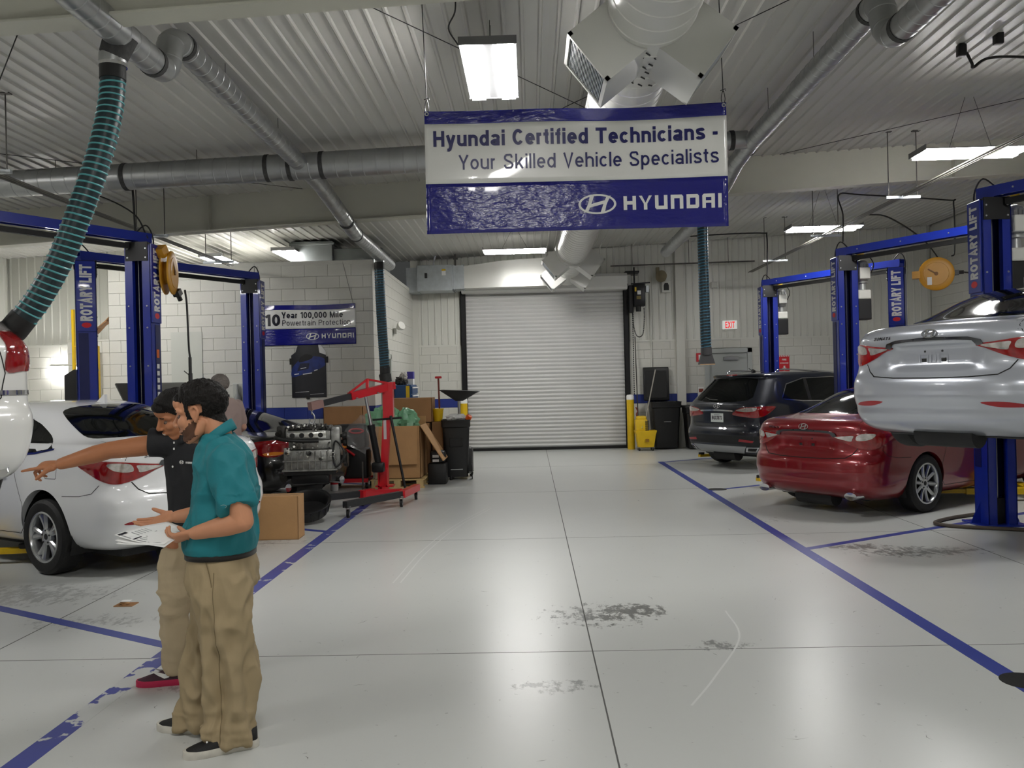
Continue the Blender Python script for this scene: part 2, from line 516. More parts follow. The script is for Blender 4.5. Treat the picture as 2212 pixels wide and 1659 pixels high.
def lamp_mat():
    m = bpy.data.materials.new('lit_lamp_tube'); m.use_nodes = True
    nt = m.node_tree; nt.nodes.clear()
    e = nt.nodes.new('ShaderNodeEmission'); e.inputs[0].default_value = (1.0, 0.985, 0.955, 1); e.inputs[1].default_value = LAMP_POWER
    o = nt.nodes.new('ShaderNodeOutputMaterial'); nt.links.new(e.outputs[0], o.inputs[0])
    return m
M_lamp = lamp_mat()
def floor_mat():
    m = bpy.data.materials.new('grey_epoxy_floor'); m.use_nodes = True
    nt = m.node_tree; N = nt.nodes; L = nt.links
    b = N['Principled BSDF']
    b.inputs['Roughness'].default_value = 0.22
    tc = N.new('ShaderNodeTexCoord')
    def noi(scale, detail=5, rough=0.6, vec=None):
        n = N.new('ShaderNodeTexNoise'); n.inputs['Scale'].default_value = scale; n.inputs['Detail'].default_value = detail; n.inputs['Roughness'].default_value = rough
        L.new(vec or tc.outputs['Object'], n.inputs['Vector']); return n.outputs['Fac']
    def math_(op, a, b_=None, c=None):
        n = N.new('ShaderNodeMath'); n.operation = op
        for i, v in enumerate((a, b_, c)):
            if v is None: continue
            if isinstance(v, (int, float)): n.inputs[i].default_value = v
            else: L.new(v, n.inputs[i])
        return n.outputs[0]
    def rng(v, a, b_, c, d):
        n = N.new('ShaderNodeMapRange'); L.new(v, n.inputs[0])
        for i, q in enumerate((a, b_, c, d)): n.inputs[i + 1].default_value = q
        return n.outputs[0]
    big = rng(noi(0.5, 3), 0.1, 0.9, 0.95, 1.05)
    mid = rng(noi(1.6, 1), 0.2, 0.8, 1.012, 0.988)
    speck = rng(noi(24, 2), 0.70, 0.74, 1.0, 0.70)
    base = math_('MULTIPLY', math_('MULTIPLY', big, mid), speck)
    sep = N.new('ShaderNodeSeparateXYZ'); L.new(tc.outputs['Object'], sep.inputs[0])
    # worn scuffs, each with its own place and extent: x, y, rx, ry, threshold, depth
    stains = [(0.44, 5.85, 0.55, 0.42, 0.60, 0.72), (0.66, 5.95, 0.30, 0.22, 0.55, 0.7), (3.45, 7.75, 0.75, 0.32, 0.58, 0.6), (3.0, 8.0, 0.45, 0.2, 0.58, 0.6),
              (0.1, 4.5, 0.3, 0.15, 0.6, 0.6), (1.1, 5.15, 0.25, 0.15, 0.6, 0.6), (-3.1, 5.9, 0.8, 0.3, 0.62, 0.4), (-3.0, 8.9, 1.1, 0.5, 0.62, 0.35), (2.6, 9.6, 0.6, 0.4, 0.66, 0.5), (-1.9, 4.6, 0.3, 0.2, 0.62, 0.5), (-4.2, 6.7, 1.2, 0.5, 0.58, 0.35)]
    st = noi(11, 8, 0.75)
    mp = N.new('ShaderNodeMapping'); mp.inputs['Scale'].default_value = (1, 0.45, 1); mp.inputs['Rotation'].default_value = (0, 0, 0.6); L.new(tc.outputs['Object'], mp.inputs[0])
    st2 = noi(16, 6, 0.7, mp.outputs[0])
    st = math_('MULTIPLY', math_('ADD', st, st2), 0.5)
    tot = None
    for x, y, rx, ry, th, dp in stains:
        dx = math_('DIVIDE', math_('SUBTRACT', sep.outputs[0], x), rx)
        dy = math_('DIVIDE', math_('SUBTRACT', sep.outputs[1], y), ry)
        d2 = math_('ADD', math_('MULTIPLY', dx, dx), math_('MULTIPLY', dy, dy))
        w = rng(d2, 0.0, 1.0, 1.0, 0.0)
        s_ = math_('ADD', st, math_('MULTIPLY', w, 0.14))
        k = math_('MULTIPLY', math_('MULTIPLY', rng(s_, th, th + 0.06, 0, 1), rng(w, 0, 0.25, 0, 1)), dp)
        tot = k if tot is None else math_('MAXIMUM', tot, k)
    tot2 = tot
    val = math_('MULTIPLY', base, math_('SUBTRACT', 1.0, tot2))
    mx = N.new('ShaderNodeMix'); mx.data_type = 'RGBA'; mx.blend_type = 'MULTIPLY'; mx.inputs[0].default_value = 1
    mx.inputs[6].default_value = lin((202, 204, 201)); L.new(val, mx.inputs[7])
    L.new(mx.outputs[2], b.inputs['Base Color'])
    b.inputs['Roughness'].default_value = 0.28
    return m
def worn_paint(name, rgb, th=0.62, spots=()):
    """painted line, worn through to the floor in patches"""
    m = bpy.data.materials.new(name); m.use_nodes = True
    nt = m.node_tree; N = nt.nodes; L = nt.links
    b = N['Principled BSDF']; b.inputs['Roughness'].default_value = 0.35
    tc = N.new('ShaderNodeTexCoord')
    def noi(s_, d):
        n = N.new('ShaderNodeTexNoise'); n.inputs['Scale'].default_value = s_; n.inputs['Detail'].default_value = d
        L.new(tc.outputs['Object'], n.inputs['Vector']); return n.outputs['Fac']
    fac = noi(7, 8)
    for (x, y, r) in spots:
        vd = N.new('ShaderNodeVectorMath'); vd.operation = 'DISTANCE'; vd.inputs[1].default_value = (x, y, 0)
        L.new(tc.outputs['Object'], vd.inputs[0])
        mr = N.new('ShaderNodeMapRange'); mr.inputs[1].default_value = 0; mr.inputs[2].default_value = r; mr.inputs[3].default_value = 0.26; mr.inputs[4].default_value = 0
        L.new(vd.outputs['Value'], mr.inputs[0])
        ad = N.new('ShaderNodeMath'); ad.operation = 'ADD'; L.new(fac, ad.inputs[0]); L.new(mr.outputs[0], ad.inputs[1]); fac = ad.outputs[0]
    mr = N.new('ShaderNodeMapRange'); mr.inputs[1].default_value = th; mr.inputs[2].default_value = th + 0.02; L.new(fac, mr.inputs[0])
    mx = N.new('ShaderNodeMix'); mx.data_type = 'RGBA'; mx.inputs[6].default_value = lin(rgb); mx.inputs[7].default_value = lin((200, 202, 200))
    L.new(mr.outputs[0], mx.inputs[0]); L.new(mx.outputs[2], b.inputs['Base Color'])
    return m
# ================================================================ the setting
XL, XR, YF, YB = -10.0, 9.35, -8.0, 20.1
def zc(x): return 4.63 + 0.043 * x
fl = struct(MB().box((XL - .2, YF - .2, -0.12), (XR + .2, YB + .2, 0)).build('floor', floor_mat()))
jm = mat('floor_joint_dirt', (88, 88, 86), 0.8)
for x in (-7.07, -3.37, 0.33, 4.03, 7.73):
    MB().box((x - .004, YF, 0), (x + .004, YB, 0.0006)).build('joint', jm, fl)
for y in (-6.0, -2.3, 1.4, 5.07, 8.75, 12.45, 16.15):
    MB().box((XL, y - .003, 0), (XR, y + .003, 0.0006)).build('joint', jm, fl)
PL = worn_paint('blue_floor_paint', (58, 70, 148), 0.70)
PLw = worn_paint('worn_blue_floor_paint', (66, 74, 150), 0.62, [(-2.2, 4.3, 0.3), (-2.28, 4.75, 0.3), (-2.25, 5.25, 0.14)])
MB().box((2.415, -4, 0), (2.525, 16.6, 0.0012)).build('painted_line', PL, fl)
MB().box((-2.31, -4, 0), (-2.19, 13.7, 0.0012)).build('painted_line', PLw, fl)
A30 = math.radians(30.5)
BD = Vector((math.cos(A30), math.sin(A30), 0))
for y in (-0.55, 3.7, 7.95, 12.2, 16.5):
    p = Vector((2.5, y, 0))
    MB().bar(p + Vector((0, 0, .0004)), p + BD * 4.4 + Vector((0, 0, .0004)), 0.09, 0.0012).build('painted_line', PL, fl)
for y in (-3.0, 1.15, 5.3, 9.4, 13.6):
    p = Vector((-2.28, y, 0)); d = Vector((-BD.x, BD.y, 0))
    MB().bar(p + Vector((0, 0, .0004)), p + d * 4.4 + Vector((0, 0, .0004)), 0.09, 0.0012).build('painted_line', PL, fl)
# pale curved tyre scuffs
sm_ = mat('pale_scuff', (222, 223, 221), 0.4)
for pts in ([(-1.15, 6.9), (-1.08, 8.2), (-.9, 9.6), (-.6, 10.9)], [(-1.09, 6.9), (-1.02, 8.2), (-.84, 9.6), (-.54, 10.9)], [(.75, 4.2), (.95, 4.6), (1.25, 5.3), (1.3, 5.9)]):
    P = smooth_path([(a, b, 0) for a, b in pts], 8)
    mb = MB(); vs = []
    for i, p in enumerate(P):
        d = (P[min(i + 1, len(P) - 1)] - P[max(i - 1, 0)]).normalized(); n = Vector((-d.y, d.x, 0)) * .006
        vs += [p + n + Vector((0, 0, .0007)), p - n + Vector((0, 0, .0007))]
    mb.add(vs, [(2 * i, 2 * i + 1, 2 * i + 3, 2 * i + 2) for i in range(len(P) - 1)]); mb.build('scuff_mark', sm_, fl, fix=False)
# short dark scuffs and specks scattered over the aisle
rs_ = random.Random(11); mb = MB()
for k in range(110):
    x, y = rs_.uniform(-2.0, 4.6), 3.2 + 9.5 * rs_.random() ** 1.6
    a, L_, w_ = rs_.uniform(0, 6.28), rs_.choice((.012, .02, .05, .11)) * rs_.uniform(.6, 1.4), rs_.uniform(.003, .006)
    d = Vector((math.cos(a), math.sin(a), 0)); n = Vector((-d.y, d.x, 0)); b = rs_.uniform(-.25, .25) * L_
    p = Vector((x, y, .0006))
    mb.add([p - d * L_ / 2, p + n * (b - w_ * .5), p + d * L_ / 2, p + n * (b + w_ * .5)], [(0, 1, 2, 3)])
o = mb.build('scuff_specks', mat('dark_scuff', (112, 112, 110), 0.6), fl, fix=False); o['kind'] = 'stuff'
# drain covers let into the floor along the right line
for (x, y) in ((2.64, 12.32), (2.52, 4.46)):
    MB().lathe([(0, .004), (0.11, .004), (0.13, .002), (0.13, 0)], (x, y, 0), n=24).build('drain_cover', M_dark, fl)
# ---- block walls
CH, CW = 0.208, 0.41
def block_mesh(w, m, name):
    mb = MB().rbox((0.0018, 0, 0.0018), (w - 0.0018, 0.05, CH - 0.0018), 0.0022, 1)
    return mb.mesh(name, m)
BLK = {}
def block(w, blue):
    k = (round(w, 3), blue)
    if k not in BLK:
        BLK[k] = block_mesh(w, M_blue_course if blue else M_wall, 'block')
    return BLK[k]
def block_wall(parent, org, ang, width, r0, r1, holes=(), first=0):
    """courses r0..r1 of blocks; u along ang, outward normal to the right of u turned -90 deg"""
    c, s = math.cos(ang), math.sin(ang)
    for r in range(r0, r1):
        u = -(CW / 2) * (r % 2)
        while u < width - 0.01:
            a, b = max(u, 0), min(u + CW, width)
            u += CW
            if b - a < 0.03: continue
            segs = [(a, b)]
            for (h0, h1, z0, z1) in holes:
                if r * CH < z1 - .05 and (r + 1) * CH > z0 + .05:
                    ns = []
                    for (p, q) in segs:
                        if q <= h0 or p >= h1: ns.append((p, q))
                        else:
                            if p < h0 - 0.02: ns.append((p, h0))
                            if q > h1 + 0.02: ns.append((h1, q))
                    segs = ns
            for (p, q) in segs:
                o = bpy.data.objects.new('block', block(q - p, r == 5))
                o.location = (org[0] + c * p, org[1] + s * p, r * CH)
                o.rotation_euler = (0, 0, ang)
                link(o, parent)
def panel_mesh(width, h, name, m, pitch=0.155, rise=0.019, depth=0.02):
    """ribbed liner sheet: x across, z along (height h), -y is the face"""
    prof = []
    n = max(1, round(width / pitch))
    p = width / n
    for k in range(n):
        x = k * p
        prof += [(x, 0), (x + p * .36, 0), (x + p * .44, -rise), (x + p * .56, -rise), (x + p * .64, 0)]
    prof.append((width, 0))
    vs = [(x, y, 0) for x, y in prof] + [(x, y, h) for x, y in prof]
    q = len(prof)
    fs = [(i, i + 1, q + i + 1, q + i) for i in range(q - 1)]
    mb = MB(); mb.add(vs, fs)
    return mb.mesh(name, m, fix=False)
# back wall: core, blocks below, liner above
ZT = 12 * CH
D0, D1, DH = -1.53, 2.26, 3.74      # roll-up door opening
E0, E1, EH = 4.14, 5.12, 2.2        # exit door opening
wb = MB()
for lo, hi in (((-2.75, YB + .058, 0), (D0, YB + .2, 5.2)), ((D1, YB + .058, 0), (E0, YB + .2, 5.2)), ((D0, YB + .058, DH), (D1, YB + .2, 5.2)),
               ((E0, YB + .058, EH), (E1, YB + .2, 5.2)), ((E1, YB + .058, 0), (XR + .2, YB + .2, 5.2))):
    wb.box(lo, hi)
wback = struct(wb.build('wall_back', M_core))
block_wall(wback, (-2.75, YB + .003), 0, -2.75 * -1 + D0, 0, 12)
block_wall(wback, (D1, YB + .003), 0, XR - D1, 0, 12, [(E0 - D1, E1 - D1, 0, EH)])
def liner(parent, x0, x1, z0, zfun, y, ang=0.0, pw=0.93, m=None, along=None):
    x = x0
    while x < x1 - 0.02:
        w = min(pw, x1 - x)
        h = zfun(x + w / 2) - z0
        k = ('liner', round(w, 3), round(h, 2))
        if k not in BLK: BLK[k] = panel_mesh(w, h, 'liner_panel', M_liner)
        o = bpy.data.objects.new('liner_panel', BLK[k])
        if along is None: o.location = (x, y, z0)
        else: o.location = (along[0] + math.cos(ang) * x, along[1] + math.sin(ang) * x, z0)
        o.rotation_euler = (0, 0, ang)
        link(o, parent)
        x += w
liner(wback, -2.75, D0 - .1, ZT, zc, YB + .03)
liner(wback, D0 - .1, D1 + .1, DH + .02, zc, YB + .03)
liner(wback, D1 + .1, 3.42, ZT, zc, YB + .03)
liner(wback, 3.62, XR, ZT, zc, YB + .03)
tb = MB(); tb.box((-2.75, YB - .012, ZT - .02), (D0 - .1, YB + .03, ZT + .025)); tb.box((D1 + .1, YB - .012, ZT - .02), (3.42, YB + .03, ZT + .025)); tb.box((3.62, YB - .012, ZT - .02), (XR, YB + .03, ZT + .025))
struct(tb.build('trim_1', M_trimw))
# pilaster column in the back wall between roll-up door and exit door
struct(MB().rbox((3.42, YB - .10, 0), (3.62, YB + .05, zc(3.5)), .008, 1).build('trim_2', M_wall))
struct(MB().box((-2.76, YB - .05, 0), (-2.60, YB + .05, zc(-2.7))).build('trim_3', M_wall))
# right wall (full-height block), left wall, wall behind the camera
wr = struct(MB().box((XR + .055, YF - .2, 0), (XR + .2, YB + .2, 5.3)).build('wall_right', M_core))
block_wall(wr, (XR + .005, YB), -math.pi / 2, 7.0, 11, 24)
MB().box((XR + .0, YF, 0), (XR + .06, YB - 7.0, 5.2)).build('wall_skin', M_wall, wr)
MB().box((XR + .0, YB - 7, 0), (XR + .06, YB, 11 * CH)).build('wall_skin', M_wall, wr)
wl = struct(MB().box((XL - .2, YF - .2, 0), (XL, YB + .2, 5.0)).build('wall_left', M_wall))
liner(wl, 0, 24.2, ZT, lambda x: zc(XL), 0, math.pi / 2, along=(XL + .02, YF))
struct(MB().box((XL, YF - .2, 0), (XR, YF, 5.3)).build('wall_front', M_liner))
# rear wall of the left bays
wbl = struct(MB().box((XL, 16.26, 0), (-7.3, 16.4, 4.4)).build('wall_back_left', M_core))
block_wall(wbl, (XL, 16.257-.054), 0, 2.7, 0, 12)
liner(wbl, XL, -7.3, ZT, zc, 16.23)
struct(MB().box((XL, 16.19, ZT - .02), (-7.3, 16.23, ZT + .025)).build('trim_4', M_trimw))
# parts room: free-standing block room at the left with a flat top
OX0, OX1, OY, OH = -7.4, -2.72, 14.93, 18.3 * CH
wo = struct(MB().box((OX0, OY + .056, 0), (OX1 - .056, YB, OH - .02)).build('wall_office', M_core))
block_wall(wo, (OX0, OY + .004), 0, OX1 - OX0, 0, 18)
block_wall(wo, (OX1 - .006, OY), math.pi / 2, YB - OY, 0, 18, [(0.70, 1.66, 0, 2.15)])
MB().box((OX0, OY - .004, OH - .07), (OX1 + .004, YB, OH)).build('cap', M_wall, wo)
lw = struct(MB().box((-8.15, OY + .056, 0), (OX0, OY + .2, 12 * CH)).build('wall_low', M_core))
block_wall(lw, (-8.15, OY + .004), 0, OX0 + 8.15, 0, 12)
MB().box((-8.16, OY - .004, 12 * CH), (OX0, OY + .3, 12 * CH + .03)).build('cap', M_wall, lw)
# smooth grey panel on the block front, left of the lift column
MB().box((-6.3, OY - .012, 0.0), (-5.75, OY + .006, 2.62)).build('flush_door', mat('grey_flush_panel', (196, 198, 190), 0.45), wo)
# ---- ceiling: liner sheets following the roof slope, and the frames
ce = MB()
ce.add([(XL - .3, YF - .2, zc(XL - .3) + .05), (XR + .3, YF - .2, zc(XR + .3) + .05), (XR + .3, YB + .3, zc(XR + .3) + .05), (XL - .3, YB + .3, zc(XL - .3) + .05),
        (XL - .3, YF - .2, zc(XL - .3) + .2), (XR + .3, YF - .2, zc(XR + .3) + .2), (XR + .3, YB + .3, zc(XR + .3) + .2), (XL - .3, YB + .3, zc(XL - .3) + .2)],
       [(0, 3, 2, 1), (4, 5, 6, 7), (0, 1, 5, 4), (1, 2, 6, 5), (2, 3, 7, 6), (3, 0, 4, 7)])
ceil = struct(ce.build('ceiling', M_core))
FR = [-1.5, 5.45, 12.4, 19.3]
slope = math.atan(0.043)
PW = 0.93
nP = int((XR - XL) / PW) + 1
edges = [YF] + FR[:3] + [YB]
for j in range(4):
    y0, y1 = edges[j], edges[j + 1]
    me = panel_mesh(PW, y1 - y0, 'ceiling_panel', M_ceil)
    for i in range(nP):
        x = XL + i * PW
        o = bpy.data.objects.new('ceiling_panel', me)
        # sheet lies flat: local z runs along +Y, local -y faces down
        R = Matrix(((1, 0, 0), (0, 0, 1), (0, -1, 0))).transposed()
        m = Matrix.Rotation(-slope, 3, 'Y') @ Matrix(((1, 0, 0), (0, 0, 1), (0, 1, 0)))
        mm = m.to_4x4(); mm.translation = Vector((x, y0, zc(x)))
        o.matrix_world = mm
        link(o, ceil)
for y in FR[:3]:
    bm_ = MB()
    d = 0.55
    def sl(x0, x1, ya, yb, o0, o1):
        vs = []
        for x in (x0, x1):
            z = zc(x) + .03
            vs += [(x, ya, z - o1), (x, yb, z - o1), (x, yb, z - o0), (x, ya, z - o0)]
        bm_.add(vs, [(3, 2, 1, 0), (4, 5, 6, 7), (0, 1, 5, 4), (1, 2, 6, 5), (2, 3, 7, 6), (3, 0, 4, 7)])
    sl(XL, XR, y - .006, y + .006, 0, d)
    sl(XL, XR, y - .10, y + .10, d, d + .016)
    b = struct(bm_.build('beam', M_beam))
    for x in (-8.5, -4.6, -1.2, 2.6, 6.1, 8.6):
        z = zc(x)
        MB().box((x - .006, y - .095, z - d + .03), (x + .006, y + .095, z - .02)).build('stiffener', M_beam, b)
    # foam closure strip, wavy under the sheets
    pts = []
    MB().box((XL, y - .03, zc(XL)), (XL + .01, y + .03, zc(XL) + .01))
# ================================================================ roll-up door
def rollup_door():
    d = struct(bpy.data.objects.new('door_1', None)); link(d)
    m1 = mat('door_slat_paint', (206, 206, 204), 0.42, vary=0.04, vscale=2)
    p = 0.0905
    prof = [(0, 0.010), (0.012, 0.0), (0.045, -0.016), (0.074, -0.004), (0.080, 0.012), (p, 0.012)]
    mb = MB()
    for x in (D0 + .03, D1 - .03):
        mb.add([(x, y, z) for z, y in prof], [])
    n = len(prof)
    mb.f = [(i, i + 1, n + i + 1, n + i) for i in range(n - 1)]; mb.m = [0] * (n - 1)
    me = mb.mesh('slat', m1, fix=False)
    for f in me.polygons: f.flip()
    for k in range(41):
        meshobj('slat', me, None, d, (0, YB + .04, 0.06 + k * p))
    MB().rbox((D0 + .02, YB + .0, 0.0), (D1 - .02, YB + .06, 0.065), .008).build('bottom_bar', M_black, d)
    for x0, x1 in ((D0 - .07, D0 + .05), (D1 - .05, D1 + .07)):
        mb = MB().box((x0, YB - .06, 0), (x1, YB - .045, DH + .1)).box((x0, YB - .06, 0), (x0 + .012, YB + .06, DH + .1)).box((x1 - .012, YB - .06, 0), (x1, YB + .02, DH + .1))
        mb.build('guide_rail', M_black, d)
    # coil hood
    prof = [(0, 0), (-.30, 0.0), (-.36, .05), (-.36, .30), (-.30, .37), (0, .37)]
    mb = MB()
    M = Matrix(((0, 0, 1, D0 - .02), (1, 0, 0, YB), (0, 1, 0, DH - .05), (0, 0, 0, 1)))
    mb.prism(prof, D1 - D0 + .04, M)
    mb.build('coil_hood', mat('hood_sheet', (222, 222, 218), 0.4), d)
    MB().box((D1 - .02, YB - .34, DH + .32), (D1 + .3, YB, DH + .36)).build('hood_bracket', M_black, d)
rollup_door()
def exit_door():
    d = struct(bpy.data.objects.new('door_2', None)); link(d)
    mb = MB()
    for lo, hi in (((E0 - .06, YB - .03, 0), (E0 + .05, YB + .1, EH + .08)), ((E1 - .05, YB - .03, 0), (E1 + .06, YB + .1, EH + .08)), ((E0 - .06, YB - .03, EH - .03), (E1 + .06, YB + .1, EH + .08))):
        mb.rbox(lo, hi, .006, 1)
    mb.build('door_frame', M_greyd, d)
    MB().rbox((E0 + .05, YB + .02, 0.01), (E1 - .05, YB + .06, EH - .03), .004, 1).build('door_leaf', M_greyd, d)
    mb = MB().rbox((E0 + .38, YB - .05, 2.0), (E0 + .72, YB + .02, 2.08), .008).bar((E0 + .42, YB - .05, 2.1), (E1 - .12, YB - .16, 2.13), .025, .012)
    mb.build('door_closer', M_steel, d)
exit_door()
def side_door():
    d = struct(bpy.data.objects.new('door_3', None)); link(d)
    y0, y1, x = OY + .70, OY + 1.66, OX1
    mb = MB()
    for lo, hi in (((x - .1, y0 - .05, 0), (x + .03, y0 + .05, 2.2)), ((x - .1, y1 - .05, 0), (x + .03, y1 + .05, 2.2)), ((x - .1, y0 - .05, 2.1), (x + .03, y1 + .05, 2.2))):
        mb.rbox(lo, hi, .006, 1)
    mb.build('door_frame', mat('frame_paint', (176, 180, 172), 0.45), d)
    MB().box((x - .09, y0 + .04, .01), (x - .05, y1 - .04, 2.11)).build('door_leaf', M_greyd, d)
    MB().rbox((x - .05, y0 + .25, 1.95), (x + .01, y0 + .6, 2.05), .01).build('door_closer', M_steel, d)
side_door()
# ================================================================ lamps
def strip_light(x, y, z, rz, label, wire=True, plug=None, proto=[None]):
    t = thing('strip_light', label, 'ceiling light', (x, y, z), rz, 'strip lights hung under the roof')
    if proto[0] is None:
        parts = {}
        mh = mat('lamp_housing', (120, 120, 122), 0.4, metal=0.3)
        mb = MB().box((-.62, -.035, .0), (.62, .035, .05))
        for s in (-1, 1):
            mb.prism([(s * .035, .05), (s * .22, .012), (s * .22, .002), (s * .035, .035)], 1.24, Matrix(((0, 0, 1, -.62), (1, 0, 0, 0), (0, 1, 0, 0), (0, 0, 0, 1))))
        for e in (-.63, .62):
            mb.box((e, -.225, -.01), (e + .01, .225, .055))
        parts['housing'] = mb.mesh('housing', mh)
        mb = MB().box((-.60, -.06, -.03), (.60, .06, .008))
        parts['tube'] = mb.mesh('lamp_tube', M_lamp)
        proto[0] = parts
    P = proto[0]
    meshobj('housing', P['housing'], None, t)
    for s in (-.135, .135):
        meshobj('lamp_tube', P['tube'], None, t, (0, s, 0))
    top = zc(x) - z
    for s in (-.25, .25):
        MB().cyl((s, 0, .05), (s * .2, 0, top), .003, n=5).build('hanger', M_rod, t)
    return t
strip_light(-.27, 7.18, 4.2, math.pi / 2, 'two-row strip light hanging lengthwise above the aisle beside the hanging banner')
strip_light(5.28, 10.28, 4.2, 0, 'strip light above the raised silver car, just below the roof beam')
strip_light(5.25, 15.3, 4.2, 0, 'strip light above the far lift of the dark suv bay')
strip_light(-.25, 16.95, 4.2, 0, 'strip light hanging across the aisle near the roll-up door')
strip_light(-6.1, 16.95, 4.16, math.pi / 2, 'strip light glowing over the flat top of the block room')
strip_light(-4.62, 16.7, 4.2, math.pi / 2, 'strip light beside the grey air handler above the block room')
strip_light(-7.05, 12.65, 4.12, 0, 'strip light seen past the exhaust hose under the roof beam')
for (x, y, r, lb) in ((-.27, 1.2, math.pi / 2, 'strip light over the aisle behind the photographer'), (-.27, -4.6, math.pi / 2, 'last strip light over the aisle by the front wall'), (5.28, 4.4, 0, 'strip light over the bay in front of the silver car'),
                  (5.28, -1.6, 0, 'strip light over the front bay on the silver car side'), (-7.0, 6.6, 0, 'strip light over the lifted white car'), (-6.4, .6, 0, 'strip light over the front bay on the white car side')):
    strip_light(x, y, zc(x) - .3, r, lb)
# lamp on the rear wall of the left bays
t = thing('wall_light', 'fluorescent tube fixed low on the block wall behind the white car', 'wall light', (-8.55, 16.2, 2.06))
MB().rbox((-.62, -.05, -.02), (.62, .0, .06), .01).build('housing', M_trimw, t)
MB().box((-.6, -.10, -.03), (.6, -.05, .03)).build('lamp_tube', M_lamp, t)
# ================================================================ big hanging banner
def banner(name, label, x0, x1, z0, z1, y, bands, lines, group=None, wrinkle=0.012, logo=None, word=None, big=None):
    t = thing(name, label, 'banner', ((x0 + x1) / 2, y, z0))
    w, h = x1 - x0, z1 - z0
    def yy(u, v):   # gentle pull folds in the sheet
        a = math.sin(u * 5.2 + v * 2.0) * .55 + math.sin((u * 3.1 - v * 6.0) + 1.0) * .35
        return -wrinkle * a * (0.6 + 0.4 * v)
    def sag(u):     # top hem dips between the eyelets
        return -0.022 * math.sin(math.pi * (u + w / 2) / w) * (0.6 + .4 * math.sin(3 * u))
    nx, ns = 64, []
    for i, (v0, v1, m_) in enumerate(bands):
        mb = MB(); n2 = 12
        vs = []
        for j in range(n2 + 1):
            v = v0 + (v1 - v0) * j / n2
            for k in range(nx + 1):
                u = -w / 2 + w * k / nx
                vs.append((u, yy(u, v), v * h + sag(u) * (v if v > .8 else v * .8)))
        mb.add(vs, [(j * (nx + 1) + k, j * (nx + 1) + k + 1, (j + 1) * (nx + 1) + k + 1, (j + 1) * (nx + 1) + k) for j in range(n2) for k in range(nx)])
        o = mb.build('sheet' if i != 1 else 'white_field', m_, t, smooth=60, fix=False)
        sd = o.modifiers.new('thick', 'SOLIDIFY'); sd.thickness = 0.0015; sd.offset = 1
    def warp(o, off=0.006):
        me = o.data
        bm = bmesh.new(); bm.from_mesh(me)
        for v in bm.verts:
            u, zz = v.co.x, v.co.z / h
            v.co.y = yy(u, zz) - off + v.co.y
            v.co.z += sag(u) * zz * .8
        bm.to_mesh(me); bm.free(); me.update()
    for body, u0, v0, wd, bold, m_, hh in lines:
        o = lettering('print', body, wd, m_, t, XYM((u0, 0, v0), (1, 0, 0), (0, 0, 1)), bold=bold, height=hh)
        warp(o)
    if logo:
        mb = MB(); emblem(mb, XYM((logo[0], 0, logo[1]), (1, 0, 0), (0, 0, 1)), logo[2], 0.0006)
        warp(mb.build('logo', M_white, t), .006)
    if word:
        mb = MB(); wordmark(mb, XYM((word[0], 0, word[1]), (1, 0, 0), (0, 0, 1)), word[2], word[3], .0006)
        warp(mb.build('wordmark', M_white, t), .006)
    return t, yy
BW = 2.30
bt, _ = banner('hanging_banner', 'large blue and white vinyl banner hanging over the aisle on two wires', -.765, 1.535, 2.75, 3.69, 6.55,
   [(0, .405, M_navy), (.405, .895, M_vinylw), (.895, 1.0, M_navy)],
   [('Hyundai Certified Technicians -', -1.085, .665, 2.165, .018, M_navyp, None), ('Your Skilled Vehicle Specialists', -.895, .485, 1.98, .004, M_navyp, None)],
   logo=(.156, .195, .288), word=(.355, .143, .745, .108))
for u in (-1.13, 1.13):
    mb = MB(); mb.lathe([(.008, 0), (.016, 0), (.016, .004), (.008, .004)], (u, -.012, .915), (0, -1, 0), 16); mb.build('eyelet', M_chrome, bt, smooth=40)
for u in (-1.13, 1.13):
    zt = zc(bt.location.x + u) - bt.location.z
    mb = MB().cyl((u, 0, 1.02), (u - .02, 0, zt), .0035, n=6)
    mb.tube(smooth_path([(u, 0, .92), (u + .014, 0, .96), (u + .01, 0, 1.0), (u, 0, 1.03), (u - .01, 0, 1.0), (u - .014, 0, .96)], 4, True), .003, 5, closed=True)
    mb.tube([(u - .02, 0, 1.03), (u + .018, .003, 1.045), (u + .02, .004, 1.03)], .003, 5)
    mb.build('hanging_wire', M_black, bt)
# second banner on the block wall
bt2, _ = banner('wall_banner', 'blue and white warranty banner hung on the block wall above the poster', -4.90, -3.03, 2.34, 3.05, OY - .02,
   [(0, .405, M_navy), (.405, .88, M_vinylw), (.88, 1.0, M_navy)],
   [('Year 100,000 Mile', -.365, .475, 1.08, .016, M_blackp, None), ('Powertrain Protection', -.355, .345, 1.2, .0, M_blackp, None), ('10', -.66, .345, .27, .02, M_blackp, .205)],
   logo=(.175, .15, .23), word=(.335, .11, .565, .085), wrinkle=.006)
for u in (-.85, .9):
    MB().cyl((u, 0, .70), (u - .18 if u > 0 else u + .02, .02, OH - 2.34), .004, n=5).build('support_cord', M_rod, bt2)
